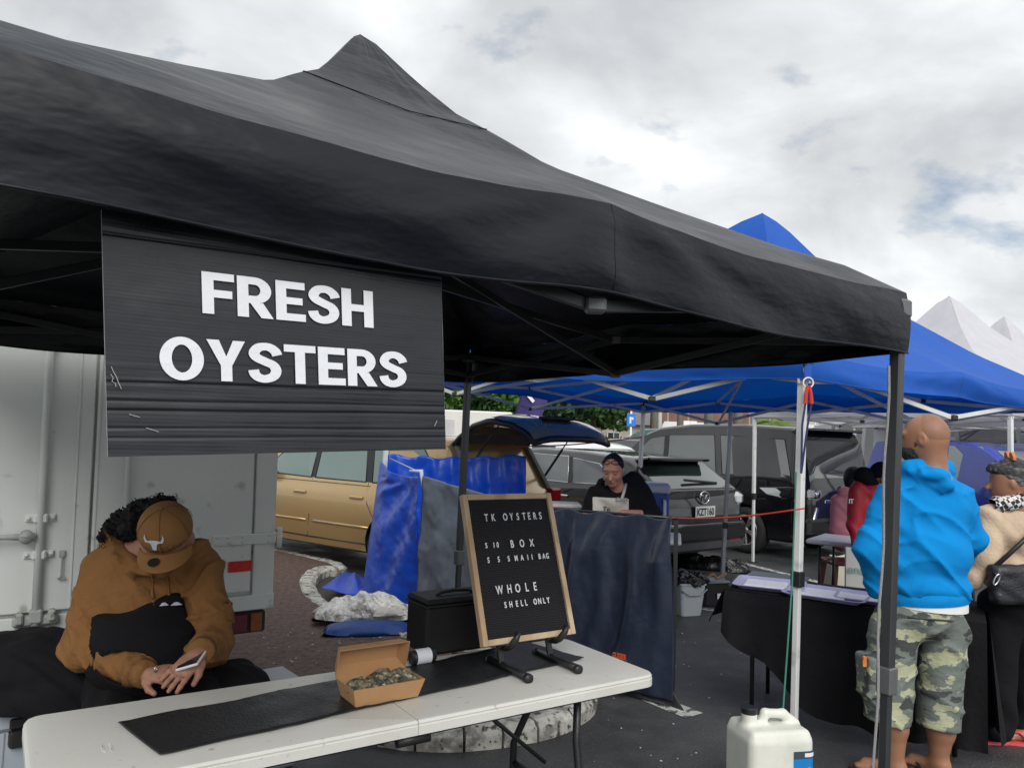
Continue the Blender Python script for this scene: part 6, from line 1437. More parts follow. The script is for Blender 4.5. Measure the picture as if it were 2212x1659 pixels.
# badge and sticker
def capp(x, y):   # point on the front of the crown: x to the right, y up along the crown
    a = y / .09; q = cc + hf * (math.cos(a) * .1075) + hu * (math.sin(a) * .0945) + hr * x; q -= hf * (.0 + x * x / .16); return q + (hf * math.cos(a) + hu * math.sin(a)) * .0035
bo = .016
M_badge = mat('white_embroidery', (.62, .62, .70), .8, var=.1, vscale=90)
for nm_, pl in (('badge_head', [(-.011, .016), (.011, .016), (.012, .008), (.008, .002), (.006, -.012), (.0, -.016), (-.006, -.012), (-.008, .002), (-.012, .008)]), ('badge_horn', [(.011, .015), (.020, .013), (.025, .020), (.026, .030), (.030, .018), (.026, .008), (.012, .008)]), ('badge_horn', [(-.011, .015), (-.012, .008), (-.026, .008), (-.030, .018), (-.026, .030), (-.025, .020), (-.020, .013)])):
    g = MB(); P = [capp(x * 1.15 + .020, y * 1.15 + .016) for x, y in pl]; nn2 = (hf * .9 + hu * .3).normalized(); g.prism(P, nn2 * .0015); g.build(nm_, M_badge, cap)
sc = brim(.60, .50) + hu * .0075; g = MB(); bx, by = hr, hf; g.prism([sc + bx * math.cos(q) * .020 + by * math.sin(q) * .020 for q in np.linspace(0, 6.28, 25)[:-1]], hu * .0010); g.build('round_sticker', M_blackplastic, cap)
# drawstrings
for (a, b) in (((322, 1225), (333, 1292)), ((352, 1226), (371, 1300))):
    P = [hit(hoodS, lerp(a[0], b[0], q) + 3 * math.sin(q * 5), lerp(a[1], b[1], q)) for q in np.linspace(0, 1, 7)]; g = MB(); g.tube(P, [.004] * 5 + [.006, .005], 6); g.build('drawstring', M_tan, p1, True)
# phone
phone = thing('smartphone', 'white smartphone held in both hands by the seated person', 'phone', ph)
pxd = (at(431, 1430, 2.60) - at(383, 1444, 2.60)).normalized(); pyd = Vector((.30, .85, .30)); pyd = (pyd - pxd * pyd.dot(pxd)).normalized(); pzd = pxd.cross(pyd); Rp = Matrix((pxd, pyd, pzd)).transposed()
g = MB(); g.box(ph + pyd * .06, (.076, .15, .0095), Rp, .003); g.build('case', M_white, phone); g = MB(); g.box(ph + pyd * .06 + pzd * .0052, (.068, .142, .001), Rp); g.build('screen', mat('phone_screen', (.02, .02, .025), .1), phone)
g = MB(); rr0 = hl_root + (at(392, 1446, 2.60) - hl_root).normalized() * .062 + Vector((-.005, -.02, .022)); g.tube([rr0 + Vector((math.cos(q) * .002, math.sin(q) * .011, math.cos(q) * .011)) for q in np.linspace(0, 6.283, 13)], .0022, 5, False); g.build('ring', M_steel, p1, True)
# black coat and blanket on the bins
ct = J(535, 1425, 2.98); S5 = SDF((ct.x - .22, ct.y - .2, .44), (ct.x + .2, ct.y + .2, .80), .01); S5.u(S5.ell((ct.x - .06, ct.y, .56), (.15, .12, .10)), .02); S5.u(S5.ell((ct.x + .05, ct.y - .03, .50), (.10, .09, .055)), .05); S5.rough(.006, 40); S5.inter(-(S5.Z - .474) + 0 * S5.X + 0 * S5.Y)
tag(sdf_obj('black_coat', S5, [M_blackfab]), 'black folded coat on the bin beside the seated person', 'coat')
bq_ = J(70, 1450, 3.05); S6 = SDF((bq_.x - .45, bq_.y - .30, .42), (bq_.x + .35, bq_.y + .34, .86), .012); S6.u(S6.ell((bq_.x, bq_.y, .56), (.34, .20, .17)), .02); S6.u(S6.ell((bq_.x + .12, bq_.y - .08, .50), (.22, .15, .10)), .06); S6.rough(.010, 25, 4); S6.inter(-(S6.Z - .476) + 0 * S6.X + 0 * S6.Y)
tag(sdf_obj('black_blanket', S6, [M_blackfab]), 'black blanket heaped on the bin at the left edge', 'blanket')

# ---------------------------------------------------------------- man in blue hoodie, from behind
M_bluehood = mat('turquoise_fleece', (.003, .215, .56), .9, var=.07, vscale=6, bump=.5, bscale=9, spec=.15, bdist=.02, bdetail=7)
M_camo = mat('camouflage_cotton', (.135, .155, .14), .85, var=.10, vscale=20, col2=(.37, .38, .25), c2scale=9, c2lo=.545, c2hi=.56, col3=(.045, .05, .05), c3scale=10, c3lo=.555, c3hi=.57, bump=.6, bscale=14, stretch=(1, 1, 1.6), bdist=.02)
YM = 3.74
p2 = thing('person', 'bald bearded man in turquoise hoodie and camouflage shorts seen from behind', 'person', Vector((*at(1985, 1600, YM).xy, 0)))
lo, hi = bounds([J(1835, 1310, YM), J(2145, 1000, YM), J(2000, 1200, YM - .22), J(2000, 1200, YM + .30)], .03)
S = SDF(lo, hi, .0095)
S.u(S.ell(J(1998, 1105, YM), (.205, .135, .17)), .02); S.u(S.ell(J(1996, 1195, YM - .01), (.225, .165, .17)), .06); S.u(S.ell(J(1998, 1262, YM - .005), (.218, .165, .085)), .05); S.u(S.ell(J(2000, 1045, YM), (.15, .10, .075)), .05)
s1_, s2_ = J(1922, 1078, YM + .0), J(2072, 1074, YM + .03); S.u(S.cone(s1_, J(1880, 1185, YM - .04), .074, .072), .06); S.u(S.cone(J(1880, 1185, YM - .04), J(1894, 1272, YM + .02), .070, .052), .03)
S.u(S.cone(s2_, J(2096, 1165, YM + .06), .072, .066), .06); S.u(S.cone(J(2100, 1165, YM + .06), J(2080, 1200, YM + .26), .068, .050), .03)
S.u(S.cone(J(1962, 1012, YM - .02), J(2042, 1010, YM - .01), .046, .046), .03); S.u(S.ell(J(2018, 1026, YM - .095), (.078, .055, .040)), .03); S.u(S.ell(J(2040, 1048, YM - .115), (.040, .035, .035)), .02); S.u(S.cone(J(1965, 1018, YM - .06), J(2035, 1062, YM - .12), .022, .016), .012)
crease(S, .024, 8, 2, 6, .4); crease(S, .018, -8, 3, 11, 2.0); crease(S, .012, 3, 1, 24, .9)
sdf_obj('hoodie', S, [M_bluehood], p2)
# hem band
g = MB()
def hemf(u, v):
    a = u * 2 * math.pi; c = J(1998, 1284, YM - .005); return Vector((c.x + math.cos(a) * (.198 + .006 * math.sin(v * 3.14)), c.y + math.sin(a) * (.150 + .006 * math.sin(v * 3.14)), c.z + lerp(-.03, .03, v) + .02 * math.cos(a) * .6))
g.grid(hemf, 48, 6); g.build('hem_band', M_bluehood, p2, True)
g = MB()
def shf(u, v):
    a = u * 2 * math.pi; c = J(1998, 1298, YM - .005); return Vector((c.x + math.cos(a) * .192, c.y + math.sin(a) * .145, c.z + lerp(-.022, .03, v) - .012 * math.sin(a + 2)))
g.grid(shf, 48, 3); g.build('t_shirt', M_white, p2, True)
# shorts
lo, hi = bounds([J(1850, 1590, YM), J(2085, 1280, YM), J(1980, 1400, YM - .19), J(1980, 1400, YM + .19)], .02); S = SDF(lo, hi, .0095)
S.u(S.ell(J(1985, 1325, YM), (.192, .150, .13)), .02); S.u(S.cone(J(1930, 1360, YM), J(1915, 1560, YM - .01), .112, .105), .04); S.u(S.cone(J(2038, 1360, YM + .01), J(2026, 1575, YM + .01), .110, .098), .03); S.u(S.rbox(J(1874, 1455, YM - .02), (.03, .075, .095), .02), .02)
S.d = np.maximum(S.d, -(S.Z - float(J(1920, 1562, YM).z) + .10 * (S.X - float(J(1970, 1560, YM).x)))); S.d = np.maximum(S.d, S.Z - float(J(1985, 1283, YM).z) + 0 * S.X + 0 * S.Y)
crease(S, .018, 11, 3, 13, .2); crease(S, .014, -9, 3, 18, 1.0); sdf_obj('shorts', S, [M_camo], p2); Sshort = S
g = MB(); c0 = hit(Sshort, 1870, 1428); g.box(c0 + Vector((0, -.004, 0)), (.030, .006, .05), Rz(rad(-12)), .002); g.build('pocket_tag', mat('orange_tag', (.60, .22, .03), .6, var=.4, vscale=60, col2=(.5, .03, .02), c2scale=40), p2)
g = MB(); c0 = hit(Sshort, 2000, 1330); 
g.tube([hit(Sshort, x, 1333 + (x - 1960) * .08) for x in range(1960, 2061, 20)], .004, 5); g.build('pocket_seam', mat('dark_camo_seam', (.05, .055, .05), .9), p2, True)
# body
hx, hy, hz = Vector((-.84, .53, -.08)).normalized(), None, Vector((0, 0, 1)); hs = hz.cross(hx).normalized(); hz = hx.cross(hs); RM = Matrix((hx, hs, hz)).transposed(); hcM = J(2000, 940, YM)
lo, hi = bounds([hcM, J(1850, 1200, YM), J(2130, 1200, YM), Vector((J(1925, 1600, YM).x - .2, YM + .15, 0))], .13); lo[2] = 0; Sb = SDF(lo, hi, .0082); Sb.u(Sb.ell(hcM, (.102, .080, .098), RM), .01); Sb.u(Sb.ell(hcM - hz * .062 + hx * .035, (.070, .060, .062), RM), .04); Sb.u(Sb.cone(hcM - hz * .05 - hx * .02, J(2012, 1040, YM), .066, .075), .03); Sb.u(Sb.cone(hcM + hx * .098 - hz * .02, hcM + hx * .118 - hz * .045, .012, .017), .015); Sb.u(Sb.ell(hcM + hx * .095 + hz * .012, (.016, .05, .016), RM), .02)
for s in (-1, 1):
    Sb.u(Sb.ell(hcM + hs * s * .078 + hx * .012 - hz * .022, (.021, .011, .033), RM), .006); Sb.sub(Sb.ell(hcM + hs * s * .088 + hx * .014 - hz * .02, (.010, .006, .018), RM), .006)
Sb.u(Sb.cone(J(2008, 1060, YM), J(1990, 1310, YM), .11, .10), .05); Sb.u(Sb.cone(J(1955, 1330, YM), J(1925, 1520, YM), .07, .060), .01); Sb.u(Sb.cone(J(2020, 1330, YM), J(2032, 1540, YM + .02), .07, .058), .01)
gz = 0.0
for (a, b, r0, r1, dx) in ((J(1925, 1520, YM), J(1931, 1632, YM - .02), .062, .042, 0), (J(2032, 1540, YM + .02), J(2027, 1632, YM + .02), .060, .041, 1)):
    b.z = .085; S = Sb; md_ = (a + b) / 2 + Vector((0, -.012, .03)); S.u(S.cone(a, md_, r0, r0 * 1.02), .02); S.u(S.cone(md_, b, r0 * .98, r1), .02)
    fdv = Vector((-.80, .60, 0)) if dx == 0 else Vector((-.55, .83, 0)); fdv.normalize(); S.u(S.cone(b + Vector((0, 0, -.03)) - fdv * .02, b + Vector((0, 0, -.045)) + fdv * .12, .038, .030), .03)
    sdv = Vector((-fdv.y, fdv.x, 0))
    for k in range(5): q = b + fdv * (.165 - .012 * abs(k - 1)) + sdv * (.030 - .016 * k) * (1 if dx else 1); q.z = .030; S.u(S.cone(b + fdv * .11 + sdv * (.024 - .012 * k) + Vector((0, 0, -.05)), q, .014, .0115 if k else .0135), .008)
    c = b + fdv * .06; g = MB(); P = []
    for q in np.linspace(0, 2 * math.pi, 25)[:-1]:
        P.append(Vector((c.x, c.y, .002)) + fdv * math.cos(q) * .135 + sdv * math.sin(q) * (.048 + .006 * math.cos(q)))
    g.prism(P, (0, 0, .015)); fl_ = g.build('flip_flop', mat('brown_rubber', (.06, .045, .035), .7), p2)
    g = MB(); g.tube([c + sdv * .045 + Vector((0, 0, -.055)) - fdv * .02, c + fdv * .05 + Vector((0, 0, -.035)) + sdv * .02, c + fdv * .085 + Vector((0, 0, -.045)), c + fdv * .05 - sdv * .02 + Vector((0, 0, -.035)), c - sdv * .045 - fdv * .02 + Vector((0, 0, -.055))], .006, 6); g.build('strap', M_blackplastic, fl_, True)
Sb.inter(-(Sb.Z - .016) + 0 * Sb.X + 0 * Sb.Y); parts = [(*Sb.mesh(), 0)]; parts.append((*hand(J(2076, 1204, YM + .27), Vector((-.6, .7, .1)), Vector((0, 0, 1)), 1, 1.0, res=.006), 0))
parts = [link(parts[0], parts[1], [s2_, J(2096, 1165, YM + .06)])]; sdf_obj('body', parts, [M_skin2], p2)
Sd = SDF(*bounds([hcM + hx * .06 - hz * .08], .12), .006); Sd.u(Sd.ell(hcM - hz * .080 + hx * .058, (.056, .064, .056), RM), .02); Sd.u(Sd.ell(hcM - hz * .03 + hx * .04, (.022, .079, .045), RM), .02); Sd.d = np.maximum(Sd.d, Sd.plane(hcM - hz * .035, hz)); Sd.rough(.004, 150); sdf_obj('beard', Sd, [mat('grizzled_beard', (.03, .026, .024), .9, var=.5, vscale=120, bump=.8, bscale=150)], p2)
St = SDF(*bounds([hcM], .14), .006); St.u(St.ell(hcM - hx * .012 + hz * .004, (.0925, .0815, .0955), RM), .01); St.d = np.maximum(St.d, St.plane(hcM + hx * .05 + hz * .02, hx + hz * .55)); St.d = np.maximum(St.d, -St.plane(hcM - hz * .05, hz - hx * .25)); sdf_obj('stubble', St, [mat('shaved_scalp', (.255, .125, .076), .55, var=.12, vscale=30, bump=.1, bscale=300)], p2)

# ---------------------------------------------------------------- woman in beige fleece at the right edge
M_beige = mat('beige_fleece', (.50, .39, .28), .95, var=.08, vscale=14, bump=.25, bscale=60, spec=.2)
YW = 4.20
p3 = thing('person', 'grey-haired woman in beige fleece, checked scarf and red flip-flops at the right edge', 'person', Vector((*at(2180, 1600, YW).xy, 0)))
lo, hi = bounds([J(2075, 1290, YW), J(2290, 1080, YW), J(2150, 1200, YW - .25), J(2150, 1200, YW + .2)], .04); S = SDF(lo, hi, .0095)
S.u(S.ell(J(2195, 1150, YW), (.19, .14, .16)), .02); S.u(S.ell(J(2200, 1235, YW), (.20, .15, .14)), .05); S.u(S.cone(J(2138, 1118, YW - .05), J(2132, 1210, YW - .10), .075, .066), .04); S.u(S.cone(J(2132, 1210, YW - .10), J(2096, 1258, YW - .08), .062, .046), .03); S.u(S.cone(J(2250, 1115, YW + .02), J(2265, 1230, YW), .075, .066), .04)
S.wrinkle(.005, 26, 8, 30, 1.0); sdf_obj('fleece', S, [M_beige], p3)
lo, hi = bounds([J(2110, 1275, YW), J(2290, 1275, YW), Vector((J(2200, 1600, YW).x, YW - .15, 0)), Vector((J(2200, 1600, YW).x, YW + .15, 0))], .05); lo[2] = 0; S = SDF(lo, hi, .011)
S.u(S.ell(J(2200, 1300, YW), (.19, .145, .12)), .02); kx1, kx2 = J(2158, 1400, YW), J(2240, 1400, YW); S.u(S.cone(J(2158, 1320, YW), Vector((J(2150, 1400, YW).x, YW - .02, .10)), .105, .082), .03); S.u(S.cone(J(2238, 1320, YW), Vector((J(2228, 1400, YW).x, YW + .08, .10)), .105, .082), .03); S.wrinkle(.006, 24, 6, 14, .5); S.inter(-(S.Z - .035) + 0 * S.X + 0 * S.Y); sdf_obj('trousers', S, [M_blackfab], p3)
hcW = J(2180, 1035, YW - .02); wx_ = Vector((-.93, .30, -.15)).normalized(); ws = Vector((0, 0, 1)).cross(wx_).normalized(); wz = wx_.cross(ws); RW_ = Matrix((wx_, ws, wz)).transposed()
lo, hi = bounds([hcW, gnd(2128, 1602), gnd(2205, 1606), J(2190, 1200, YW)], .15); lo[2] = 0; Sb = SDF(lo, hi, .0085); Sb.u(Sb.ell(hcW, (.092, .074, .098), RW_), .01); Sb.u(Sb.ell(hcW - wz * .06 + wx_ * .035, (.058, .052, .052), RW_), .04); Sb.u(Sb.cone(hcW - wz * .05, J(2190, 1100, YW), .055, .06), .03); Sb.u(Sb.cone(hcW + wx_ * .09 - wz * .01, hcW + wx_ * .112 - wz * .035, .009, .014), .012); Sb.u(Sb.ell(hcW + wx_ * .085 - wz * .07, (.014, .025, .012), RW_), .01)
for s in (-1, 1): Sb.u(Sb.ell(hcW + ws * s * .073 + wx_ * .005 - wz * .02, (.018, .010, .028), RW_), .006)
Sb.u(Sb.cone(J(2190, 1100, YW), J(2200, 1300, YW), .09, .10), .05)
parts = []
parts.append((*hand(J(2092, 1262, YW - .08), Vector((-.5, .5, -.6)), Vector((-.5, 0, .8)), 1, .95, res=.006), 0))
for q, (px_, py_) in enumerate(((2128, 1602), (2205, 1606))):
    f0 = gnd(px_, py_); S = Sb; Sb.u(Sb.cone(J(2168 if px_ < 2150 else 2230, 1320, YW), f0 + Vector((.06, 0, .09)), .06, .038), .01); dv = Vector((-.97, .12, 0)).normalized(); sv = Vector((-dv.y, dv.x, 0))
    S.u(S.cone(f0 - dv * .08 + Vector((0, 0, .055)), f0 + dv * .05 + Vector((0, 0, .042)), .036, .026), .03)
    for k in range(5): S.u(S.cone(f0 + dv * .05 + sv * (.024 - .012 * k) + Vector((0, 0, .035)), f0 + dv * (.10 - .008 * abs(k - 1)) + sv * (.028 - .014 * k) + Vector((0, 0, .031)), .012, .0105), .008)
    g = MB(); g.prism([f0 + dv * (math.cos(a) * .135) + sv * math.sin(a) * (.046 + .005 * math.cos(a)) + Vector((0, 0, .002)) for a in np.linspace(0, 6.283, 25)[:-1]], (0, 0, .017)); M_coral = mat('coral_rubber', (.62, .075, .085), .5); ff = g.build('flip_flop', M_coral, p3)
    g = MB(); g.tube([f0 + sv * .042 - dv * .03 + Vector((0, 0, .025)), f0 + dv * .02 + sv * .03 + Vector((0, 0, .07)), f0 + dv * .075 + Vector((0, 0, .045)), f0 + dv * .02 - sv * .03 + Vector((0, 0, .07)), f0 - sv * .042 - dv * .03 + Vector((0, 0, .025))], .008, 7); g.build('strap', M_coral, ff, True)
Sb.inter(-(Sb.Z - .019) + 0 * Sb.X + 0 * Sb.Y); parts = [link((*Sb.mesh(), 0), parts[0], [J(2138, 1118, YW - .05), J(2132, 1210, YW - .10)])]; sdf_obj('body', parts, [M_skin2], p3)
Sd = SDF(*bounds([hcW], .15), .007); Sd.u(Sd.ell(hcW - wx_ * .022 + wz * .022, (.092, .084, .094), RW_), .01); Sd.u(Sd.ell(hcW + wx_ * .05 + wz * .06, (.05, .06, .035), RW_), .02); Sd.sub(Sd.ell(hcW + wx_ * .12 - wz * .03, (.07, .10, .08), RW_), .02); Sd.d = np.maximum(Sd.d, -Sd.plane(hcW - wz * .055 , wz)); Sd.rough(.004, 90); sdf_obj('hair', Sd, [mat('grey_streaked_hair', (.035, .034, .036), .5, var=.5, vscale=40, col2=(.16, .16, .165), c2scale=14, c2lo=.52, c2hi=.65, bump=.8, bscale=60, stretch=(1, 1, 3))], p3)
Sd = SDF(*bounds([J(2190, 1088, YW)], .17), .008); Sd.u(Sd.cone(J(2150, 1092, YW - .07), J(2225, 1075, YW - .07), .042, .042), .02); Sd.u(Sd.cone(J(2150, 1092, YW - .07), J(2165, 1080, YW + .07), .036, .036), .02); Sd.u(Sd.cone(J(2225, 1075, YW - .07), J(2230, 1075, YW + .06), .04, .04), .02); Sd.u(Sd.cone(J(2146, 1095, YW - .07), J(2134, 1118, YW - .05), .030, .022), .02); Sd.wrinkle(.006, 60, 20, 60)
M_check = mat('checked_scarf', (.03, .03, .035), .9, var=.1)
_t = M_check.node_tree; _b = _t.nodes[M_check['bsdf']]; _tc = _t.nodes.new('ShaderNodeTexCoord'); _mp = _t.nodes.new('ShaderNodeMapping'); _mp.inputs['Rotation'].default_value = (.5, .4, .6); _ck = _t.nodes.new('ShaderNodeTexChecker'); _ck.inputs['Scale'].default_value = 48; _ck.inputs[1].default_value = (.62, .60, .60, 1); _ck.inputs[2].default_value = (.02, .02, .025, 1); _t.links.new(_tc.outputs['Object'], _mp.inputs[0]); _t.links.new(_mp.outputs[0], _ck.inputs[0])
_nz = _t.nodes.new('ShaderNodeTexNoise'); _nz.inputs['Scale'].default_value = 7; _t.links.new(_tc.outputs['Object'], _nz.inputs[0]); _mr = _t.nodes.new('ShaderNodeMapRange'); _mr.inputs[1].default_value = .5; _mr.inputs[2].default_value = .56; _t.links.new(_nz.outputs[0], _mr.inputs[0]); _mx = _t.nodes.new('ShaderNodeMix'); _mx.data_type = 'RGBA'; _mx.blend_type = 'MULTIPLY'; _mx.inputs['B'].default_value = (.75, .12, .14, 1); _t.links.new(_mr.outputs[0], _mx.inputs['Factor']); _t.links.new(_ck.outputs[0], _mx.inputs['A']); _t.links.new(_mx.outputs['Result'], _b.inputs['Base Color'])
sdf_obj('scarf', Sd, [M_check], p3)
g = MB()
for s in (-.5, .5): c0 = hcW + wz * .112 + ws * s * .09 - wx_ * .03; g.prism([c0 + ws * math.cos(a) * .034 + wz * math.sin(a) * .034 for a in np.linspace(-.3, 3.45, 12)], wx_ * .014)
g.build('orange_headband_ears', mat('orange_felt', (.60, .20, .07), .9), p3)
g = MB(); g.tube([hcW + wx_ * .075 + wz * .055 + ws * q for q in np.linspace(-.07, .07, 9)], .012, 7); g.build('sunglasses', M_blackplastic, p3, True)
bgc = J(2195, 1262, YW - .17); sb = thing('shoulder_bag', 'black shoulder bag with steel clip on the woman in beige', 'bag', bgc)
Sg = SDF(*bounds([bgc], .22), .009); Sg.u(Sg.rbox(bgc, (.145, .045, .10), .03, np.array(Rz(rad(8)))), .01); Sg.rough(.004, 30); sdf_obj('body', Sg, [mat('black_leather', (.016, .017, .022), .45, bump=.3, bscale=80)], sb)
g = MB(); c0 = bgc + Vector((-.135, -.05, .03)); g.tube([c0 + Vector((math.cos(q) * .012 + math.sin(q) * .012, -.004, math.sin(q) * .028)) for q in np.linspace(0, 6.283, 15)], .0045, 6, False); g.build('clip', M_steel, sb, True)
g = MB(); g.tube([bgc + Vector((-.12, -.02, .09)), J(2230, 1150, YW - .17), J(2260, 1095, YW - .06)], .012, 6); g.build('strap', M_blackplastic, sb, True)

# ---------------------------------------------------------------- woman shucking behind the windbreak
YS = 5.80
p4 = thing('person', 'woman in black hoodie and cream apron shucking behind the navy windbreak', 'person', Vector((*at(1335, 1100, YS + .1).xy, 0)))
lo, hi = bounds([J(1250, 1160, YS), J(1440, 1020, YS), J(1330, 1100, YS - .22), J(1330, 1100, YS + .32)], .04); lo[2] = .45; S = SDF(lo, hi, .0105)
S.u(S.ell(J(1335, 1092, YS + .10), (.195, .14, .17)), .02); S.u(S.ell(J(1335, 1160, YS + .12), (.20, .15, .25)), .06); S.u(S.cone(J(1288, 1072, YS + .08), J(1272, 1128, YS + .02), .080, .066), .04); S.u(S.cone(J(1272, 1128, YS + .02), J(1278, 1135, YS - .15), .06, .05), .03)
S.u(S.cone(J(1380, 1062, YS + .10), J(1408, 1112, YS + .04), .085, .075), .05); S.u(S.cone(J(1408, 1112, YS + .04), J(1392, 1116, YS - .06), .072, .060), .03); S.u(S.ell(J(1367, 1040, YS + .13), (.085, .07, .075)), .03); S.u(S.cone(J(1300, 1062, YS + .04), J(1330, 1082, YS - .02), .045, .04), .03); S.u(S.cone(J(1362, 1060, YS + .05), J(1335, 1082, YS - .02), .045, .04), .03)
S.wrinkle(.005, 28, 10, 24); sdf_obj('hoodie', S, [M_blackfab], p4); tors = S
S2 = SDF(lo, hi, .0105); S2.d = tors.d - .012; S2.d = np.maximum(S2.d, S2.Z - float(J(1315, 1074, YS).z) + 0 * S2.X + 0 * S2.Y); S2.d = np.maximum(S2.d, np.abs(S2.X - float(J(1318, 1100, YS).x)) - .135 - .35 * np.clip(1.0 - S2.Z, 0, .3)); S2.d = np.maximum(S2.d, S2.Y - (YS + .04)); M_cream = mat('cream_canvas', (.52, .50, .44), .85, var=.10, vscale=9, bump=.2, bscale=120)
sdf_obj('apron', S2, [M_cream], p4)
g = MB(); g.tube([hit(tors, 1343, 1078), hit(tors, 1348, 1062), hit(tors, 1352, 1046)], .012, 6); g.build('apron_strap', M_cream, p4, True)
for txt, x_, y_, sz_ in (('Tox', 1303, 1107, .045), ('Glerler', 1296, 1119, .045), ('Cook', 1330, 1086, .040)):
    c0 = hit(S2, x_ + 8, y_ - 4); text_mesh('apron_lettering', txt, sz_, M_ink if txt != 'Cook' else mat('grey_ink', (.2, .2, .2), .7), p4, bold=.001, extrude=.0006, xf=lambda q, c0=c0: Vector((c0.x - .03 + q.x, c0.y - .012 - q.z + .25 * abs(q.x) ** 2, c0.z + q.y)))
hcS = J(1324, 1014, YS - .02); fx_ = Vector((-.30, -.88, -.36)).normalized(); sx_ = Vector((0, 0, 1)).cross(fx_).normalized(); ux_ = fx_.cross(sx_); RS = Matrix((sx_, fx_, ux_)).transposed()
Sb = SDF(*bounds([hcS, J(1338, 1075, YS + .02)], .14), .0055); Sb.u(Sb.ell(hcS + ux_ * .01, (.074, .088, .098), RS), .01); Sb.u(Sb.ell(hcS - ux_ * .055 + fx_ * .028, (.058, .058, .062), RS), .04); Sb.u(Sb.ell(hcS - ux_ * .098 + fx_ * .055, (.028, .024, .020), RS), .03)
Sb.u(Sb.cone(hcS + fx_ * .078 + ux_ * .005, hcS + fx_ * .106 - ux_ * .035, .010, .0155), .012); Sb.u(Sb.cone(hcS + fx_ * .078 + ux_ * .028 - sx_ * .045, hcS + fx_ * .078 + ux_ * .028 + sx_ * .045, .010, .010), .015)
for s in (-1, 1):
    Sb.sub(Sb.ell(hcS + fx_ * .090 + ux_ * .006 + sx_ * s * .030, (.017, .012, .011), RS), .01); Sb.u(Sb.ell(hcS + fx_ * .072 + ux_ * .006 + sx_ * s * .030, (.014, .013, .011), RS), .006); Sb.u(Sb.ell(hcS + sx_ * s * .074 - ux_ * .005, (.010, .018, .028), RS), .006); Sb.u(Sb.ell(hcS + fx_ * .062 - ux_ * .03 + sx_ * s * .038, (.022, .022, .024), RS), .02)
Sb.u(Sb.ell(hcS + fx_ * .088 - ux_ * .064, (.024, .010, .0085), RS), .006); Sb.sub(Sb.ell(hcS + fx_ * .099 - ux_ * .066, (.022, .006, .002), RS), .003)
Sb.u(Sb.cone(hcS - ux_ * .06 - fx_ * .02, J(1340, 1080, YS + .06), .052, .06), .03)
parts = [(*Sb.mesh(), 0)]
fa, fb = J(1392, 1114, YS - .05), J(1345, 1110, YS - .16); Sf = SDF(*bounds([fa, fb], .08), .007); Sf.u(Sf.cone(fa, fb, .044, .032), .02); parts.append((*Sf.mesh(), 0)); parts.append((*hand(fb, (J(1318, 1122, YS - .2) - fb), Vector((0, -.3, .9)), 1, 1.0, curl=(.3, .35, .4, .45), res=.0055), 0))
fa, fb = J(1277, 1118, YS - .10), J(1268, 1112, YS - .14); parts.append((*hand(J(1272, 1116, YS - .12), Vector((.5, -.5, -.3)), Vector((0, -.3, .9)), -1, 1.0, res=.006), 0))
fore = link(parts[1], parts[2], []); parts = [link(link(parts[0], fore, [J(1380, 1062, YS + .10), J(1408, 1112, YS + .04)]), parts[3], [J(1288, 1072, YS + .08), J(1272, 1128, YS + .02)])]; sdf_obj('body', parts, [M_skin3], p4)
for s in (-1, 1):
    g = MB(); g.tube([hcS + fx_ * (.086 - .010 * abs(q) / .02) + ux_ * (.026 + .004 * math.cos(q * 90)) + sx_ * (s * .030 + q) for q in np.linspace(-.018, .018, 7)], .0028, 5); g.build('eyebrow', M_hair, p4, True)
    g = MB(); g.tube([hcS + fx_ * .0865 + ux_ * (.000 - .003 * math.cos(q * 80)) + sx_ * (s * .030 + q) for q in np.linspace(-.013, .013, 7)], .0020, 5); g.build('eyelid_line', M_hair, p4, True)
g = MB(); g.tube([hcS + fx_ * (.0955 - .008 * abs(q) / .02) - ux_ * .066 + sx_ * q for q in np.linspace(-.022, .022, 7)], .0022, 5); g.build('mouth_line', mat('lip_shadow', (.16, .05, .045), .6), p4, True)
Sd = SDF(*bounds([hcS, J(1285, 1075, YS)], .13), .0065); Sd.u(Sd.ell(hcS - fx_ * .018 + ux_ * .026, (.080, .090, .092), RS), .01); Sd.sub(Sd.ell(hcS + fx_ * .11 - ux_ * .02, (.064, .062, .090), RS), .01); Sd.d = np.maximum(Sd.d, -Sd.plane(hcS - ux_ * .03, ux_ - fx_ * .5)); Sd.rough(.002, 120)
Hm = SDF(*bounds([J(1295, 1060, YS + .06)], .14), .0065)
for (x, y, r) in ((1299, 1042, .028), (1294, 1056, .036), (1291, 1070, .032), (1300, 1064, .034)): Hm.u(Hm.ell(J(x, y, YS + .06), (r, r, r)), .02)
Hm.rough(.008, 90); Hm.rough(.004, 190); sdf_obj('hair', [(*Sd.mesh(), 0), (*Hm.mesh(), 0)], [M_hair], p4)
g = MB()
for s in (-1, 1):
    c0 = hcS + fx_ * .074 + ux_ * .086 + sx_ * s * .034; g.tube([c0 + sx_ * math.cos(q) * .028 + (ux_ * .9 + fx_ * .3) * math.sin(q) * .019 for q in np.linspace(0, 6.283, 15)], .0028, 5, False); g.tube([c0 + sx_ * s * .028, hcS + sx_ * s * .082 + ux_ * .06], .0025, 5)
g.build('glasses', M_blackplastic, p4, True)

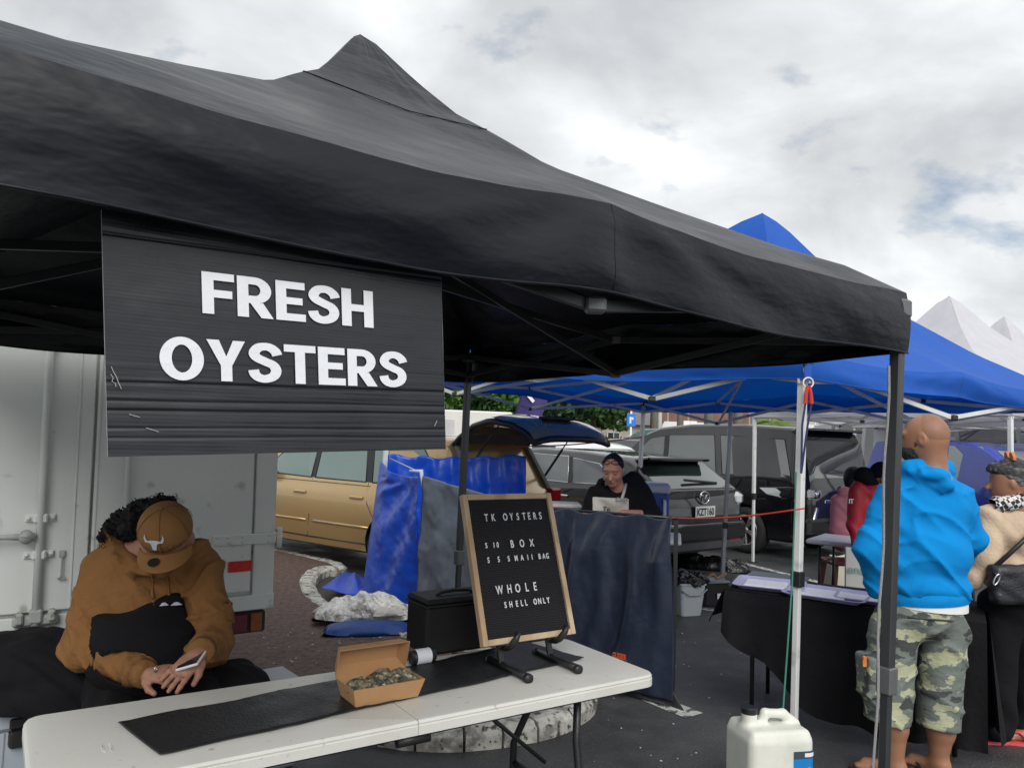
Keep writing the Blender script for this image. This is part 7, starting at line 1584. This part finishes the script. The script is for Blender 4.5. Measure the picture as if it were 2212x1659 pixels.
# ---------------------------------------------------------------- girl in pink on the stool, person in red jacket
YG = 7.30; M_pink = mat('pink_fleece', (.55, .20, .24), .9, var=.08, bump=.2, bscale=150)
p5 = thing('person', 'girl in pink hoodie sitting on the maroon stool, seen from behind', 'person', Vector((*at(1824, 1150, YG).xy, .48)))
lo, hi = bounds([J(1790, 1200, YG), J(1870, 1040, YG), J(1825, 1100, YG - .2), J(1825, 1100, YG + .25)], .05); S = SDF(lo, hi, .012); S.u(S.ell(J(1828, 1098, YG), (.135, .10, .15)), .02); S.u(S.ell(J(1826, 1150, YG), (.14, .11, .10)), .04); S.u(S.cone(J(1808, 1080, YG - .02), J(1806, 1140, YG), .055, .05), .03); S.u(S.cone(J(1806, 1140, YG), J(1835, 1150, YG + .18), .048, .035), .03); S.u(S.cone(J(1850, 1080, YG), J(1856, 1140, YG), .055, .05), .03); S.u(S.ell(J(1826, 1062, YG - .07), (.07, .04, .045)), .03); S.wrinkle(.004, 40, 10, 40); sdf_obj('hoodie', S, [M_pink], p5)
S = SDF(*bounds([J(1826, 1175, YG), J(1826, 1190, YG + .35)], .16), .013); S.u(S.cone(J(1815, 1172, YG), J(1818, 1178, YG + .32), .075, .06), .03); S.u(S.cone(J(1840, 1172, YG), J(1845, 1178, YG + .32), .075, .06), .03); sdf_obj('trousers', S, [mat('dusty_pink_cotton', (.30, .09, .11), .9)], p5)
hcG = J(1843, 1032, YG + .02); Sb = SDF(*bounds([hcG], .15), .009); Sb.u(Sb.ell(hcG, (.072, .085, .095)), .01); Sb.u(Sb.cone(hcG, hcG - Vector((0, 0, .14)), .045, .05), .02); Sb.u(Sb.ell(hcG + Vector((-.02, -.078, -.012)), (.012, .012, .026)), .006); sdf_obj('body', Sb, [M_skin3], p5)
Sd = SDF(*bounds([hcG], .19), .009); Sd.u(Sd.ell(hcG + Vector((0, 0, .012)), (.082, .088, .098)), .01); Sd.u(Sd.cone(hcG + Vector((-.05, -.03, -.02)), hcG + Vector((-.065, -.06, -.15)), .05, .03), .03); Sd.rough(.003, 80); sdf_obj('hair', Sd, [M_hair], p5)
YR = 6.30; M_red = mat('red_jacket', (.36, .008, .022), .6, var=.10, bump=.2, bscale=60)
p6 = thing('person', 'person in red jacket and black beanie leaning behind the man in blue', 'person', Vector((*at(1885, 1200, YR).xy, 0)))
lo, hi = bounds([J(1828, 1210, YR), J(1950, 1030, YR), J(1880, 1100, YR - .2), J(1880, 1100, YR + .2)], .05); S = SDF(lo, hi, .012); S.u(S.ell(J(1888, 1090, YR), (.17, .12, .20)), .02); S.u(S.ell(J(1888, 1165, YR), (.17, .13, .15)), .04); S.u(S.cone(J(1853, 1058, YR - .03), J(1846, 1130, YR - .05), .066, .060), .03); S.u(S.cone(J(1846, 1130, YR - .05), J(1852, 1180, YR - .10), .056, .045), .03); S.wrinkle(.005, 30, 8, 26); sdf_obj('jacket', S, [M_red], p6)
c0 = hit(S, 1840, 1087); text_mesh('sleeve_lettering', 'ITAIA', .05, M_white, p6, bold=.001, extrude=.0006, xf=lambda q: Vector((c0.x - .03 + q.x, c0.y - .012 - q.z + q.x * .15, c0.z + q.y)))
Sd = SDF(*bounds([J(1866, 1025, YR)], .13), .01); Sd.u(Sd.ell(J(1866, 1028, YR), (.085, .08, .075)), .01); Sd.u(Sd.ell(J(1880, 1040, YR), (.08, .08, .05)), .02); sdf_obj('hood', Sd, [M_blackfab], p6)
hcR = J(1905, 1030, YR - .02); Sb = SDF(*bounds([hcR], .16), .009); Sb.u(Sb.ell(hcR, (.085, .078, .10)), .01); Sb.u(Sb.cone(hcR, hcR - Vector((.01, 0, .15)), .05, .06), .02); Sb.u(Sb.ell(hcR + Vector((-.03, -.076, -.02)), (.018, .01, .026)), .006)
parts = [(*Sb.mesh(), 0), (*hand(J(1852, 1184, YR - .10), Vector((.1, -.05, -1)), Vector((-.5, -.8, 0)), 1, .95, res=.007), 0)]
parts = [link(parts[0], parts[1], [J(1853, 1058, YR - .03), J(1846, 1130, YR - .05)])]; sdf_obj('body', parts, [M_skin2], p6)
Sd = SDF(*bounds([hcR], .16), .008); Sd.u(Sd.ell(hcR + Vector((.0, 0, .03)), (.098, .09, .095)), .01); Sd.d = np.maximum(Sd.d, -Sd.plane(hcR + Vector((0, 0, .005)), Vector((-.25, 0, 1)))); sdf_obj('beanie', Sd, [M_blackfab], p6)
lo, hi = bounds([J(1850, 1200, YR), J(1925, 1200, YR)], .1); lo[2] = 0; S = SDF(lo, hi, .014); S.u(S.cone(J(1870, 1190, YR), Vector((J(1870, 1190, YR).x, YR, .07)), .09, .065), .03); S.u(S.cone(J(1912, 1190, YR), Vector((J(1912, 1190, YR).x, YR + .06, .07)), .09, .065), .03); S.u(S.cone(Vector((J(1870, 1190, YR).x, YR, .05)), Vector((J(1870, 1190, YR).x - .02, YR - .09, .045)), .05, .04), .02); S.inter(-(S.Z - .003) + 0 * S.X + 0 * S.Y); sdf_obj('trousers', S, [M_blackfab], p6)
pb_ = J(1850, 1225, YR - .14); bgt = thing('paper_bag', 'white paper carrier bag with faint green print hanging from a hand', 'bag', pb_)
g = MB(); g.box(pb_ + Vector((.04, 0, -.02)), (.24, .09, .34), Rz(rad(-20)), .006); g.build('bag_body', mat('grey_white_paper', (.45, .45, .42), .8, var=.08), bgt)
text_mesh('bag_print', 'enu', .09, mat('green_ink', (.12, .30, .25), .7), bgt, extrude=.0005, xf=lambda q: pb_ + Rz(rad(-20)) @ Vector((-.07 + q.x, -.048 - q.z, q.y - .04)))

# ================================================================== FAR CAR PARK
def simp(L=4.5, h=1.45, hw=.86, belt=.92, kind='sedan'):
    a = L / 2
    if kind == 'wagon': top = [(-a, .6), (-a + .03, .92), (-a + .12, 1.0), (-a + .42, h - .08), (-a + .6, h - .02), (-.3, h), (.4, h - .05), (.6, h - .1), (1.2, .98), (1.35, .94), (a - .25, .82), (a, .6)]
    elif kind == 'van': top = [(-a, .6), (-a + .02, 1.0), (-a + .10, h - .12), (-a + .25, h - .02), (0, h), (a - 1.5, h - .03), (a - 1.2, h - .12), (a - .5, 1.15), (a - .35, 1.08), (a - .05, .85), (a, .6)]
    else: top = [(-a, .6), (-a + .05, .90), (-a + .55, .97), (-a + 1.2, h - .09), (-a + 1.5, h - .02), (-.1, h), (.4, h - .04), (.55, h - .1), (1.2, .97), (1.35, .93), (a - .25, .80), (a, .58)]
    d = dict(hw=hw, belt=belt, wr=.31, wx=(-a * .58, a * .60), top=top, tum=.10 if kind == 'van' else .18)
    zt = h - .10; zb = belt + .05
    if kind == 'van':
        d['belt'] = 1.05; zb = 1.12; d['side_glass'] = [[(a - .75, zb), (a - 1.3, zt), (a - 1.9, zt), (a - 1.9, zb)], [(a - 2.0, zb), (a - 2.0, zt), (.0 - .3, zt), (-.3, zb)], [(-.4, zb), (-.4, zt), (-a + .35, zt), (-a + .2, zb)]]; d['top_glass'] = [('rear_window', -a + .03, -a + .10, .62, .6), ('windscreen', a - .55, a - 1.15, .68, .62)]
    elif kind == 'wagon':
        d['side_glass'] = [[(1.0, zb), (.5, zt), (.05, zt + .02), (.05, zb)], [(-.03, zb), (-.03, zt + .02), (-.8, zt), (-.85, zb)], [(-.93, zb), (-.88, zt), (-a + .62, zt - .03), (-a + .38, zb)]]; d['top_glass'] = [('rear_window', -a + .14, -a + .40, .62, .55), ('windscreen', 1.15, .62, .68, .6)]
    else:
        d['side_glass'] = [[(1.0, zb), (.5, zt), (.05, zt + .02), (.05, zb)], [(-.03, zb), (-.03, zt + .02), (-.6, zt), (-.95, zb)]]; d['top_glass'] = [('rear_window', -a + .6, -a + 1.15, .62, .55), ('windscreen', 1.15, .60, .68, .6)]
    return d
def far(name, lab, px, Y, yaw, kind, pnt, cat='car', z0=0.0, **k):
    p = at(px, 950, Y); return car(name, lab, (p.x, p.y), rad(yaw), simp(kind=kind, **k), pnt, detail=1, cat=cat, group='cars parked in the distance', z0=z0)
P_white = paint('white_car_paint', (.68, .68, .68), 0, .3); P_dgrey = paint('dark_grey_car_paint', (.06, .068, .07), .4); P_silver = paint('silver_car_paint', (.45, .46, .47), .7); P_dgreen = paint('dark_green_car_paint', (.05, .13, .115), .3); P_redp = paint('red_car_paint', (.35, .02, .02), .2); P_cream = paint('cream_camper_paint', (.52, .52, .49), 0, .4); P_blue = paint('blue_ute_paint', (.045, .075, .42), .1)
cA, _ = far('saloon_car', 'white saloon car just behind the black hatchback', 1215, 13.5, 128, 'sedan', P_white, z0=.05)
cB, iB = far('estate_car', 'dark grey estate car with red tail lamps in the distance', 1325, 18.0, 150, 'wagon', P_dgrey, z0=.10)
for s in (-1, 1): lbox(cB, 'tail_lamp', (-2.22, s * .72, .95), (.10, .16, .16), M_redlens, .02)
far('saloon_car', 'silver saloon car facing right in the distance', 1392, 21.5, -40, 'sedan', P_silver, z0=.12)
far('saloon_car', 'white saloon car behind the dark grey estate', 1375, 26.5, 160, 'sedan', P_white, z0=.16)
far('saloon_car', 'small red car behind the raised tailgate', 1238, 23.0, 150, 'sedan', P_redp, z0=.06)
far('delivery_van', 'dark green van beyond the people carrier roof', 1478, 19.5, 135, 'van', P_dgreen, 'van', h=1.86, hw=.84)
far('delivery_van', 'white van parked far off beside the palm trunk', 1455, 34.0, 20, 'van', P_white, 'van', h=1.75)
far('saloon_car', 'distant white car at the left of the tree', 1180, 27.0, 150, 'sedan', P_white, z0=.10)
# camper van behind the people carrier
cm = at(1868, 1000, 14.6); camp = simp(L=4.6, h=2.05, hw=.88, kind='van')
ct_, ci = car('camper_van', 'grey and white camper van behind the people carrier', (cm.x + .35, cm.y), rad(108), camp, paint('grey_camper_paint', (.36, .37, .38), .1), detail=1, cat='van')
ci['top_pane']('roof_shell', -2.12, 1.0, .74, .72, P_cream, off=.03)
lbox(ct_, 'roof_cap', (-.55, 0, 2.03), (3.0, 1.46, .20), P_cream, .08)
# blue ute cab and teal truck
ut = at(2098, 1000, 12.6); ucar = simp(L=4.6, h=1.72, hw=.88, kind='van')
uo, _ = car('utility_truck', 'royal blue utility vehicle parked behind the woman in beige', (ut.x, ut.y), rad(-78), ucar, P_blue, detail=1, cat='truck', glass=mat('pale_glass', (.32, .34, .35), .06, var=.1, vscale=2, spec=.8))
lbox(uo, 'grille', (2.26, 0, .72), (.06, 1.3, .26), M_trim, .02)
tkp = at(2265, 1000, 15.0); tt_ = thing('teal_truck', 'teal edged grey box truck at the right edge', 'truck', (tkp.x, tkp.y, 0), rad(-70))
g = MB(); g.box((0, 0, 1.35), (4.0, 2.1, 1.7), None, .03); g.build('box_body', mat('grey_truck_panel', (.20, .25, .27), .5, var=.1), tt_, local=True)
M_teal = mat('teal_paint', (.01, .20, .28), .4)
for sx, sy in ((1, 1), (1, -1), (-1, 1), (-1, -1)):
    g = MB(); g.box((sx * 2.0, sy * 1.05, 1.35), (.16, .16, 1.74), None, .02); g.build('corner_post', M_teal, tt_, local=True)
    g = MB(); g.lathe([(.1, -.11), (.32, -.11), (.35, -.06), (.35, .06), (.32, .11), (.1, .11)], (sx * 1.3, sy * .9, .35), 18, Matrix.Rotation(rad(90), 3, 'X')); g.build('wheel', M_rubber, tt_, local=True)
g = MB(); g.box((0, 0, .45), (3.9, 1.0, .16)); g.build('chassis', M_truckdark, tt_, local=True)
# pale box truck behind the gold car
wt_ = at(950, 940, 21.0); wtr = thing('white_box_truck', 'white box truck body seen past the raised gold tailgate', 'truck', (wt_.x, wt_.y, 0), rad(12))
g = MB(); g.box((0, 0, 1.35), (3.6, 2.0, 1.60), None, .04); g.build('box_body', mat('white_truck_panel', (.60, .60, .56), .5, var=.05), wtr, local=True)
for sx in (-1.1, 1.1):
    for sy in (-.9, .9): g = MB(); g.lathe([(.1, -.1), (.3, -.1), (.34, 0), (.3, .1), (.1, .1)], (sx, sy, .34), 16, Matrix.Rotation(rad(90), 3, 'X')); g.build('wheel', M_rubber, wtr, local=True)
g = MB(); g.box((0, -1.01, 1.45), (.5, .02, .9), None, .004); g.build('side_door', mat('grey_door_panel', (.45, .46, .45), .5), wtr, local=True)

# ================================================================== TREES
def leafy(name, lab, base, H, crown_c, crown_r, nleaf, cols, ls, seed, cat='tree', trunk_r=.35, group=None):
    rg = np.random.default_rng(seed); T = thing(name, lab, cat, base, group=group)
    g = MB(); tops = []
    g.tube([base, base + Vector((.1, 0, H * .3)), base + Vector((.0, .1, H * .55))], [trunk_r, trunk_r * .75, trunk_r * .5], 9)
    for k in range(6):
        a = k * 1.05; e = Vector(crown_c) + Vector((math.cos(a) * crown_r[0] * .6, math.sin(a) * crown_r[1] * .6, rg.uniform(-.2, .4) * crown_r[2])); s_ = base + Vector((0, 0, H * rg.uniform(.28, .5))); g.tube([s_, s_.lerp(e, .5) + Vector((0, 0, .3)), e], [trunk_r * .4, trunk_r * .25, trunk_r * .08], 6)
    g.build('trunk', mat('bark', (.11, .085, .065), .9, var=.3, vscale=6, bump=.8, bscale=14), T, True)
    ncl = 70; cc_ = rg.normal(size=(ncl, 3)); cc_ /= np.linalg.norm(cc_, axis=1)[:, None]; cc_ *= (rg.uniform(.35, 1.0, ncl) ** .6)[:, None]; cr = rg.uniform(.14, .30, ncl)
    ci_ = rg.integers(0, ncl, nleaf); off = rg.normal(size=(nleaf, 3)); off /= np.linalg.norm(off, axis=1)[:, None]; off *= (rg.uniform(.3, 1, nleaf) ** .45)[:, None]
    P = (cc_[ci_] + off * cr[ci_][:, None]) * np.array(crown_r) + np.array(crown_c)
    n = rg.normal(size=(nleaf, 3)) + np.array([0, -.2, .8]); n /= np.linalg.norm(n, axis=1)[:, None]; t = np.cross(n, rg.normal(size=(nleaf, 3))); t /= np.linalg.norm(t, axis=1)[:, None]; b = np.cross(n, t); s = ls * rg.uniform(.6, 1.4, nleaf)[:, None]
    V = np.stack([P - t * s * .5, P - b * s * .35 + t * s * .1, P + t * s * .6, P + b * s * .35 + t * s * .1], 1).reshape(-1, 3); F = np.arange(nleaf * 4).reshape(-1, 4)
    me = np_mesh('crown', [(V, F, 0)]); mi = rg.integers(0, len(cols), ncl)[ci_]; me.polygons.foreach_set('material_index', mi.astype(np.int32)); o = obj('crown', me, cols, T); return T
def leafmat(n, c): return mat(n, c, .55, var=.25, vscale=1.2, spec=.3)
LG = [leafmat('leaf_dark', (.030, .075, .018)), leafmat('leaf_mid', (.055, .130, .025)), leafmat('leaf_light', (.095, .19, .04))]
LD = [leafmat('leaf_deep', (.022, .055, .020)), leafmat('leaf_deep2', (.035, .085, .026)), leafmat('leaf_mid2', (.06, .12, .035))]
def tree_at(lab, px, Y, H, cr, n, cols, seed, ls=.30, zc=None, tr=.35):
    b = at(px, 960, Y); b.z = 0; return leafy('leafy_tree', lab, b, H, (b.x, b.y, zc or H * .62), cr, n, cols, ls, seed, trunk_r=tr, group='trees behind the car park')
tree_at('bright green leafy tree at the left of the black gazebo pole', 985, 40, 6.5, (3.4, 2.8, 2.6), 9000, LG, 1, .30, 3.6)
tree_at('green leafy tree right of the gazebo pole behind the purple flag', 1110, 44, 7.5, (3.3, 3.0, 3.0), 9000, LG, 2, .32, 4.6)
tree_at('dark spreading tree with thick trunk above the parked cars', 1270, 42, 7.0, (3.6, 3.2, 2.5), 11000, LD, 3, .30, 4.3, .48)
tree_at('dense dark tree behind the left leafy trees', 880, 50, 8, (5.0, 3.5, 3.2), 9000, LD, 4, .36, 4.2)
tree_at('dark bushy tree behind the blue utility vehicle', 2085, 30, 4.6, (2.0, 1.8, 1.6), 6000, LD, 6, .22, 2.6)
tree_at('low green bush tree behind the camper van', 1915, 38, 4.0, (2.2, 1.6, 1.2), 4500, LG, 7, .24, 3.0)
b_ = at(1325, 955, 40); b_.z = 0; leafy('flax_bush', 'spiky dark green bush beside the blue parking sign', b_, 1.2, (b_.x, b_.y, .8), (1.2, .8, .7), 1500, LD, .35, 9, cat='bush', trunk_r=.08)
# palms
M_palmt = mat('palm_trunk', (.20, .18, .15), .9, var=.25, vscale=6, bump=.8, bscale=10, stretch=(1, 1, 4)); M_frond = leafmat('palm_frond', (.13, .20, .045)); M_dead = mat('dead_frond', (.30, .23, .16), .8, var=.2)
def palm(lab, px, Y, H, fr_len, nfr, top_z=None, r=.17, dead=0):
    b = at(px, 960, Y); b.z = 0; T = thing('palm_tree', lab, 'palm', b, group='palms in front of the buildings'); g = MB(); g.tube([b, b + Vector((.05, 0, H * .5)), b + Vector((0, 0, H))], [r * 1.1, r, r * .9], 10); g.build('trunk', M_palmt, T, True)
    for k in range(nfr + dead):
        a = 2 * math.pi * k / max(1, nfr) + .3 * (k % 3); el = random.uniform(.2, 1.0) if k < nfr else random.uniform(-1.2, -.6); d = Vector((math.cos(a), math.sin(a), 0)); g = MB(); L = fr_len * random.uniform(.8, 1.1); P = []
        for q in range(9):
            t = q / 8; P.append(b + Vector((0, 0, H)) + d * L * t * math.cos(el) * (1 if k < nfr else .5) + Vector((0, 0, L * (t * math.sin(el) - .75 * t * t * (1 if k < nfr else .6)))))
        for q in range(8):
            dd = (P[q + 1] - P[q]).normalized(); sd_ = dd.cross(Vector((0, 0, 1))).normalized(); wl = L * .24 * math.sin(math.pi * min(1, (q + 1) / 8.5)) + .05
            for s in (-1, 1):
                for h in range(2):
                    o_ = P[q].lerp(P[q + 1], h * .5); tip = o_ + sd_ * s * wl + dd * wl * .5 - Vector((0, 0, wl * .55)); g.add([o_, o_ + dd * L * .05, tip], [(0, 1, 2)])
        g.tube(P, [.02] * 8 + [.005], 4); g.build('frond', M_frond if k < nfr else M_dead, T)
palm('palm with plain grey trunk left of the parking lights', 1411, 46, 8.5, 1.9, 10, r=.24); palm('palm trailing dead brown fronds by the flat white roof', 1467, 48, 7.0, 1.8, 5, r=.20, dead=8)
palm('tall palm trunk rising behind the people carrier roof', 1530, 46, 8.5, 2, 8, r=.30); palm('second tall palm trunk right of the short palm', 1592, 47, 8.5, 2, 8, r=.28)
palm('short bushy palm in front of the brown building', 1562, 42, 2.15, 1.5, 16, r=.14); palm('bushy yellow-green palm above the people carrier', 1668, 40, 2.6, 1.6, 18, r=.16)
palm('drooping palm at the right of the white building', 1975, 44, 2.7, 1.6, 14, r=.15)

# ================================================================== BUILDINGS
M_wallp = mat('pink_beige_wall', (.40, .31, .26), .85, var=.08, vscale=1); M_brown = mat('brown_cladding', (.17, .10, .075), .8, var=.15, vscale=2); M_whiteroof = mat('white_roof_sheet', (.66, .66, .64), .5, var=.05); M_winD = mat('dark_window', (.03, .035, .04), .08, var=0, spec=.8); M_wallw = mat('white_wall', (.56, .55, .52), .8, var=.05); M_greyw = mat('grey_wall', (.30, .31, .32), .8, var=.1)
def bld(name, lab, px0, px1, Y, z0, z1, depth, M): 
    a, b = at(px0, 950, Y), at(px1, 950, Y); T = thing(name, lab, 'building', ((a.x + b.x) / 2, Y, 0)); g = MB(); g.box(((a.x + b.x) / 2, Y + depth / 2, (z0 + z1) / 2), (b.x - a.x, depth, z1 - z0)); g.build('wall', M, T); return T, a.x, b.x
def win(T, x, y, z, w, h, M=M_winD, fr=True, nm='window'):
    g = MB(); g.box((x, y - .03, z), (w, .06, h)); o = g.build(nm, M, T)
    if fr:
        g = MB()
        for (cx, cz, ww, hh) in ((x, z + h / 2, w + .12, .08), (x, z - h / 2, w + .12, .08), (x - w / 2, z, .08, h), (x + w / 2, z, .08, h), (x, z, .06, h)): g.box((cx, y - .075, cz), (ww, .05, hh))
        g.build('window_frame', M_wallw, o)
T, x0, x1 = bld('brown_building', 'brown and beige two-storey building behind the palms', 1380, 1800, 62, 0, 7.5, 8, M_wallp)
for k in range(9):
    cx = lerp(x0 + 1.5, x1 - 1.0, k / 8); g = MB(); g.box((cx, 61.95, 4.0), (1.45, .12, 2.0)); pnl = g.build('cladding_panel', M_brown, T); win(T, cx, 61.9, 6.2, 1.3, 1.2)
g = MB(); g.box(((x0 + x1) / 2 + 1, 61.2, 2.85), (x1 - x0 - 2, 1.6, .18)); g.build('verandah_roof', mat('green_grey_roof', (.16, .20, .18), .6), T)
for k in range(8): win(T, lerp(x0 + 2, x1 - 1.5, k / 7), 62, 1.4, 1.3, 1.5)
T, x0, x1 = bld('low_white_roofed_building', 'low building with flat white roof below the brown one', 1428, 1585, 54, 0, 1.85, 5, mat('taupe_wall', (.34, .28, .22), .85))
g = MB(); g.add([Vector((x0 - .3, 53.6, 1.95)), Vector((x1 + .3, 53.6, 1.95)), Vector((x1 - .5, 59, 3.0)), Vector((x0 + 1.2, 59, 3.0)), Vector((x0 - .3, 53.6, 1.8)), Vector((x1 + .3, 53.6, 1.8)), Vector((x1 - .5, 59, 2.8)), Vector((x0 + 1.2, 59, 2.8))], [(0, 1, 2, 3), (7, 6, 5, 4), (4, 5, 1, 0), (5, 6, 2, 1), (6, 7, 3, 2), (7, 4, 0, 3)]); rf = g.build('roof', M_whiteroof, T)
for k in range(2): g = MB(); g.box((lerp(x0, x1, .45 + .1 * k), 56.5, 2.75), (.5, .5, .55), None, .03); g.build('roof_vent', M_white, rf)
for k in range(7): win(T, lerp(x0 + .5, x1 - .5, k / 6), 54, 1.25, .55, .32)
T, x0, x1 = bld('white_building', 'white two-storey building with corrugated canopy behind the camper van', 1730, 2010, 58, 0, 4.6, 7, M_wallw)
for k in range(9): win(T, lerp(x0 + .8, x1 - .6, k / 8), 58, 3.55, .85, .55)
NC = 60
g = MB(); g.grid(lambda u, v: Vector((lerp(x0, x1, u), lerp(58, 55.6, v), lerp(2.85, 2.35, v) + .03 * (1 if int(u * NC) % 2 else 0))), NC, 1); g.build('corrugated_canopy', M_whiteroof, T)
g = MB(); g.box(((x0 + x1) / 2, 55.6, 2.25), (x1 - x0, .08, .16)); g.build('gutter', M_greyw, T)
g = MB(); xa = lerp(x0, x1, .30); g.box((xa, 57.6, 3.2), (.75, .35, .5), None, .03); ac = g.build('air_conditioner', M_white, T); g = MB(); g.lathe([(.18, 0), (.001, .02)], (xa - .08, 57.42, 3.2), 16, Matrix.Rotation(rad(90), 3, 'X')); g.build('fan_grille', M_greyw, ac)
for k in range(8): win(T, lerp(x0 + .8, x1 - .8, k / 7), 58, 1.3, 1.15, 1.4, M_winD, False, 'shop_window')
g = MB(); g.box(((x0 + x1) / 2, 57.95, 2.12), (x1 - x0 - .4, .08, .20)); g.build('shop_fascia', M_greyw, T)
T, x0, x1 = bld('beige_house', 'small beige house half hidden behind the dark tree', 1230, 1420, 56, 0, 2.6, 5, mat('house_beige', (.42, .38, .32), .85))
for k in range(3): win(T, lerp(x0 + 1, x1 - 1, k / 2), 56, 1.5, .9, 1.0)
g = MB(); g.prism([Vector((x0 - .3, 55.6, 2.6)), Vector((x0 - .3, 61.4, 2.6)), Vector((x0 - .3, 58.5, 4.0))], (x1 - x0 + .6, 0, 0)); g.build('roof', mat('grey_roof_tiles', (.16, .15, .15), .8, bump=.5, bscale=4), T)
# grass verge, lamp posts, sign, feather flag
a_, c_ = at(1150, 950, 37.5), at(1480, 950, 37.5)
struct('grass_verge', [(a_.x - 14, 37.2, .03), (c_.x, 37.2, .03), (c_.x, 42, .25), (a_.x - 14, 42, .25)], [(0, 1, 2, 3)], mat('grass', (.09, .19, .03), .9, var=.3, vscale=3, bump=.8, bscale=20))
for px_, Y, H, lab in ((1424, 40, 9, 'white lamp post between the palm trunks'), (1628, 36, 9, 'grey lamp post behind the people carrier'), (1761, 40, 4.2, 'thin white pole in front of the white building')):
    b = at(px_, 960, Y); b.z = 0; t = thing('lamp_post', lab, 'lamp post', b, group='posts along the far car park'); g = MB(); g.tube([b, b + Vector((0, 0, H))], [.13 if H > 5 else .05, .09 if H > 5 else .04], 10); g.build('post', M_whitemetal, t, True); g = MB(); g.box(b + Vector((.5, 0, H)), (1.2, .2, .12), None, .03); g.build('lamp_head', M_greymetal, t); g = MB(); g.box(b + Vector((0, 0, .05)), (.35, .35, .1)); g.build('base_plate', M_greymetal, t)
b = at(1362, 955, 33); b.z = 0; t = thing('parking_sign', 'blue parking sign on a white post before the dark tree', 'sign', b); g = MB(); g.tube([b, b + Vector((0, 0, 2.75))], .045, 8); g.build('post', M_whitemetal, t, True); g = MB(); g.box(b + Vector((0, -.06, 2.36)), (.38, .03, .54), None, .01); g.build('sign_plate', mat('sign_blue', (.01, .16, .60), .5), t)
g = MB(); g.box(b + Vector((-.04, -.08, 2.36)), (.07, .01, .28)); g.box(b + Vector((.045, -.08, 2.43)), (.09, .01, .10)); g.build('pictogram', M_white, t)
fb_ = at(1122, 960, 24.0); fb_.z = 0; t = thing('feather_flag', 'purple feather banner flag with white letters above the tailgate', 'flag', fb_)
M_purple = mat('purple_flag_cloth', (.035, .022, .13), .7, var=.08)
def flagf(u, v):
    z = lerp(.9, 4.2, v); w_ = .85 * (math.sin(math.pi * min(1, (1 - v) * .9 + .1)) ** .5); return fb_ + Vector((-.35 + .75 * v ** 1.3 + u * w_, .10 * math.sin(u * 4 + v * 5), z))
g = MB(); g.grid(flagf, 8, 24); g.build('banner', M_purple, t, True)
g = MB(); g.tube([fb_ + Vector((-.37 + .75 * max(0, v) ** 1.3, .02, lerp(.9, 4.2, v) if v >= 0 else 0.01)) for v in [-1] + [k / 12 for k in range(13)]], .02, 6); g.build('pole', M_blackmetal, t, True)
def flag_txt(q):
    return fb_ + Vector((.34, -.16, 2.55)) + Vector((-q.y * .55 + q.x * .62, -q.z, q.x * .75 + q.y * .62)) * 1.0
text_mesh('flag_lettering', 'RUG', .62, M_white, t, bold=.02, extrude=.002, xf=flag_txt)
# red spring hooks on the stay behind the woman
g = MB(); r0_, r1_ = at(1000, 962, 8.1), at(1386, 944, 9.0); g.tube([r0_.lerp(r1_, k / 10) + Vector((0, 0, -.05 * math.sin(math.pi * k / 10))) for k in range(11)], .008, 6); tag(g.build('stay_rope', M_redp, None, True), 'thin red stay rope strung to the far blue gazebo leg', 'rope')
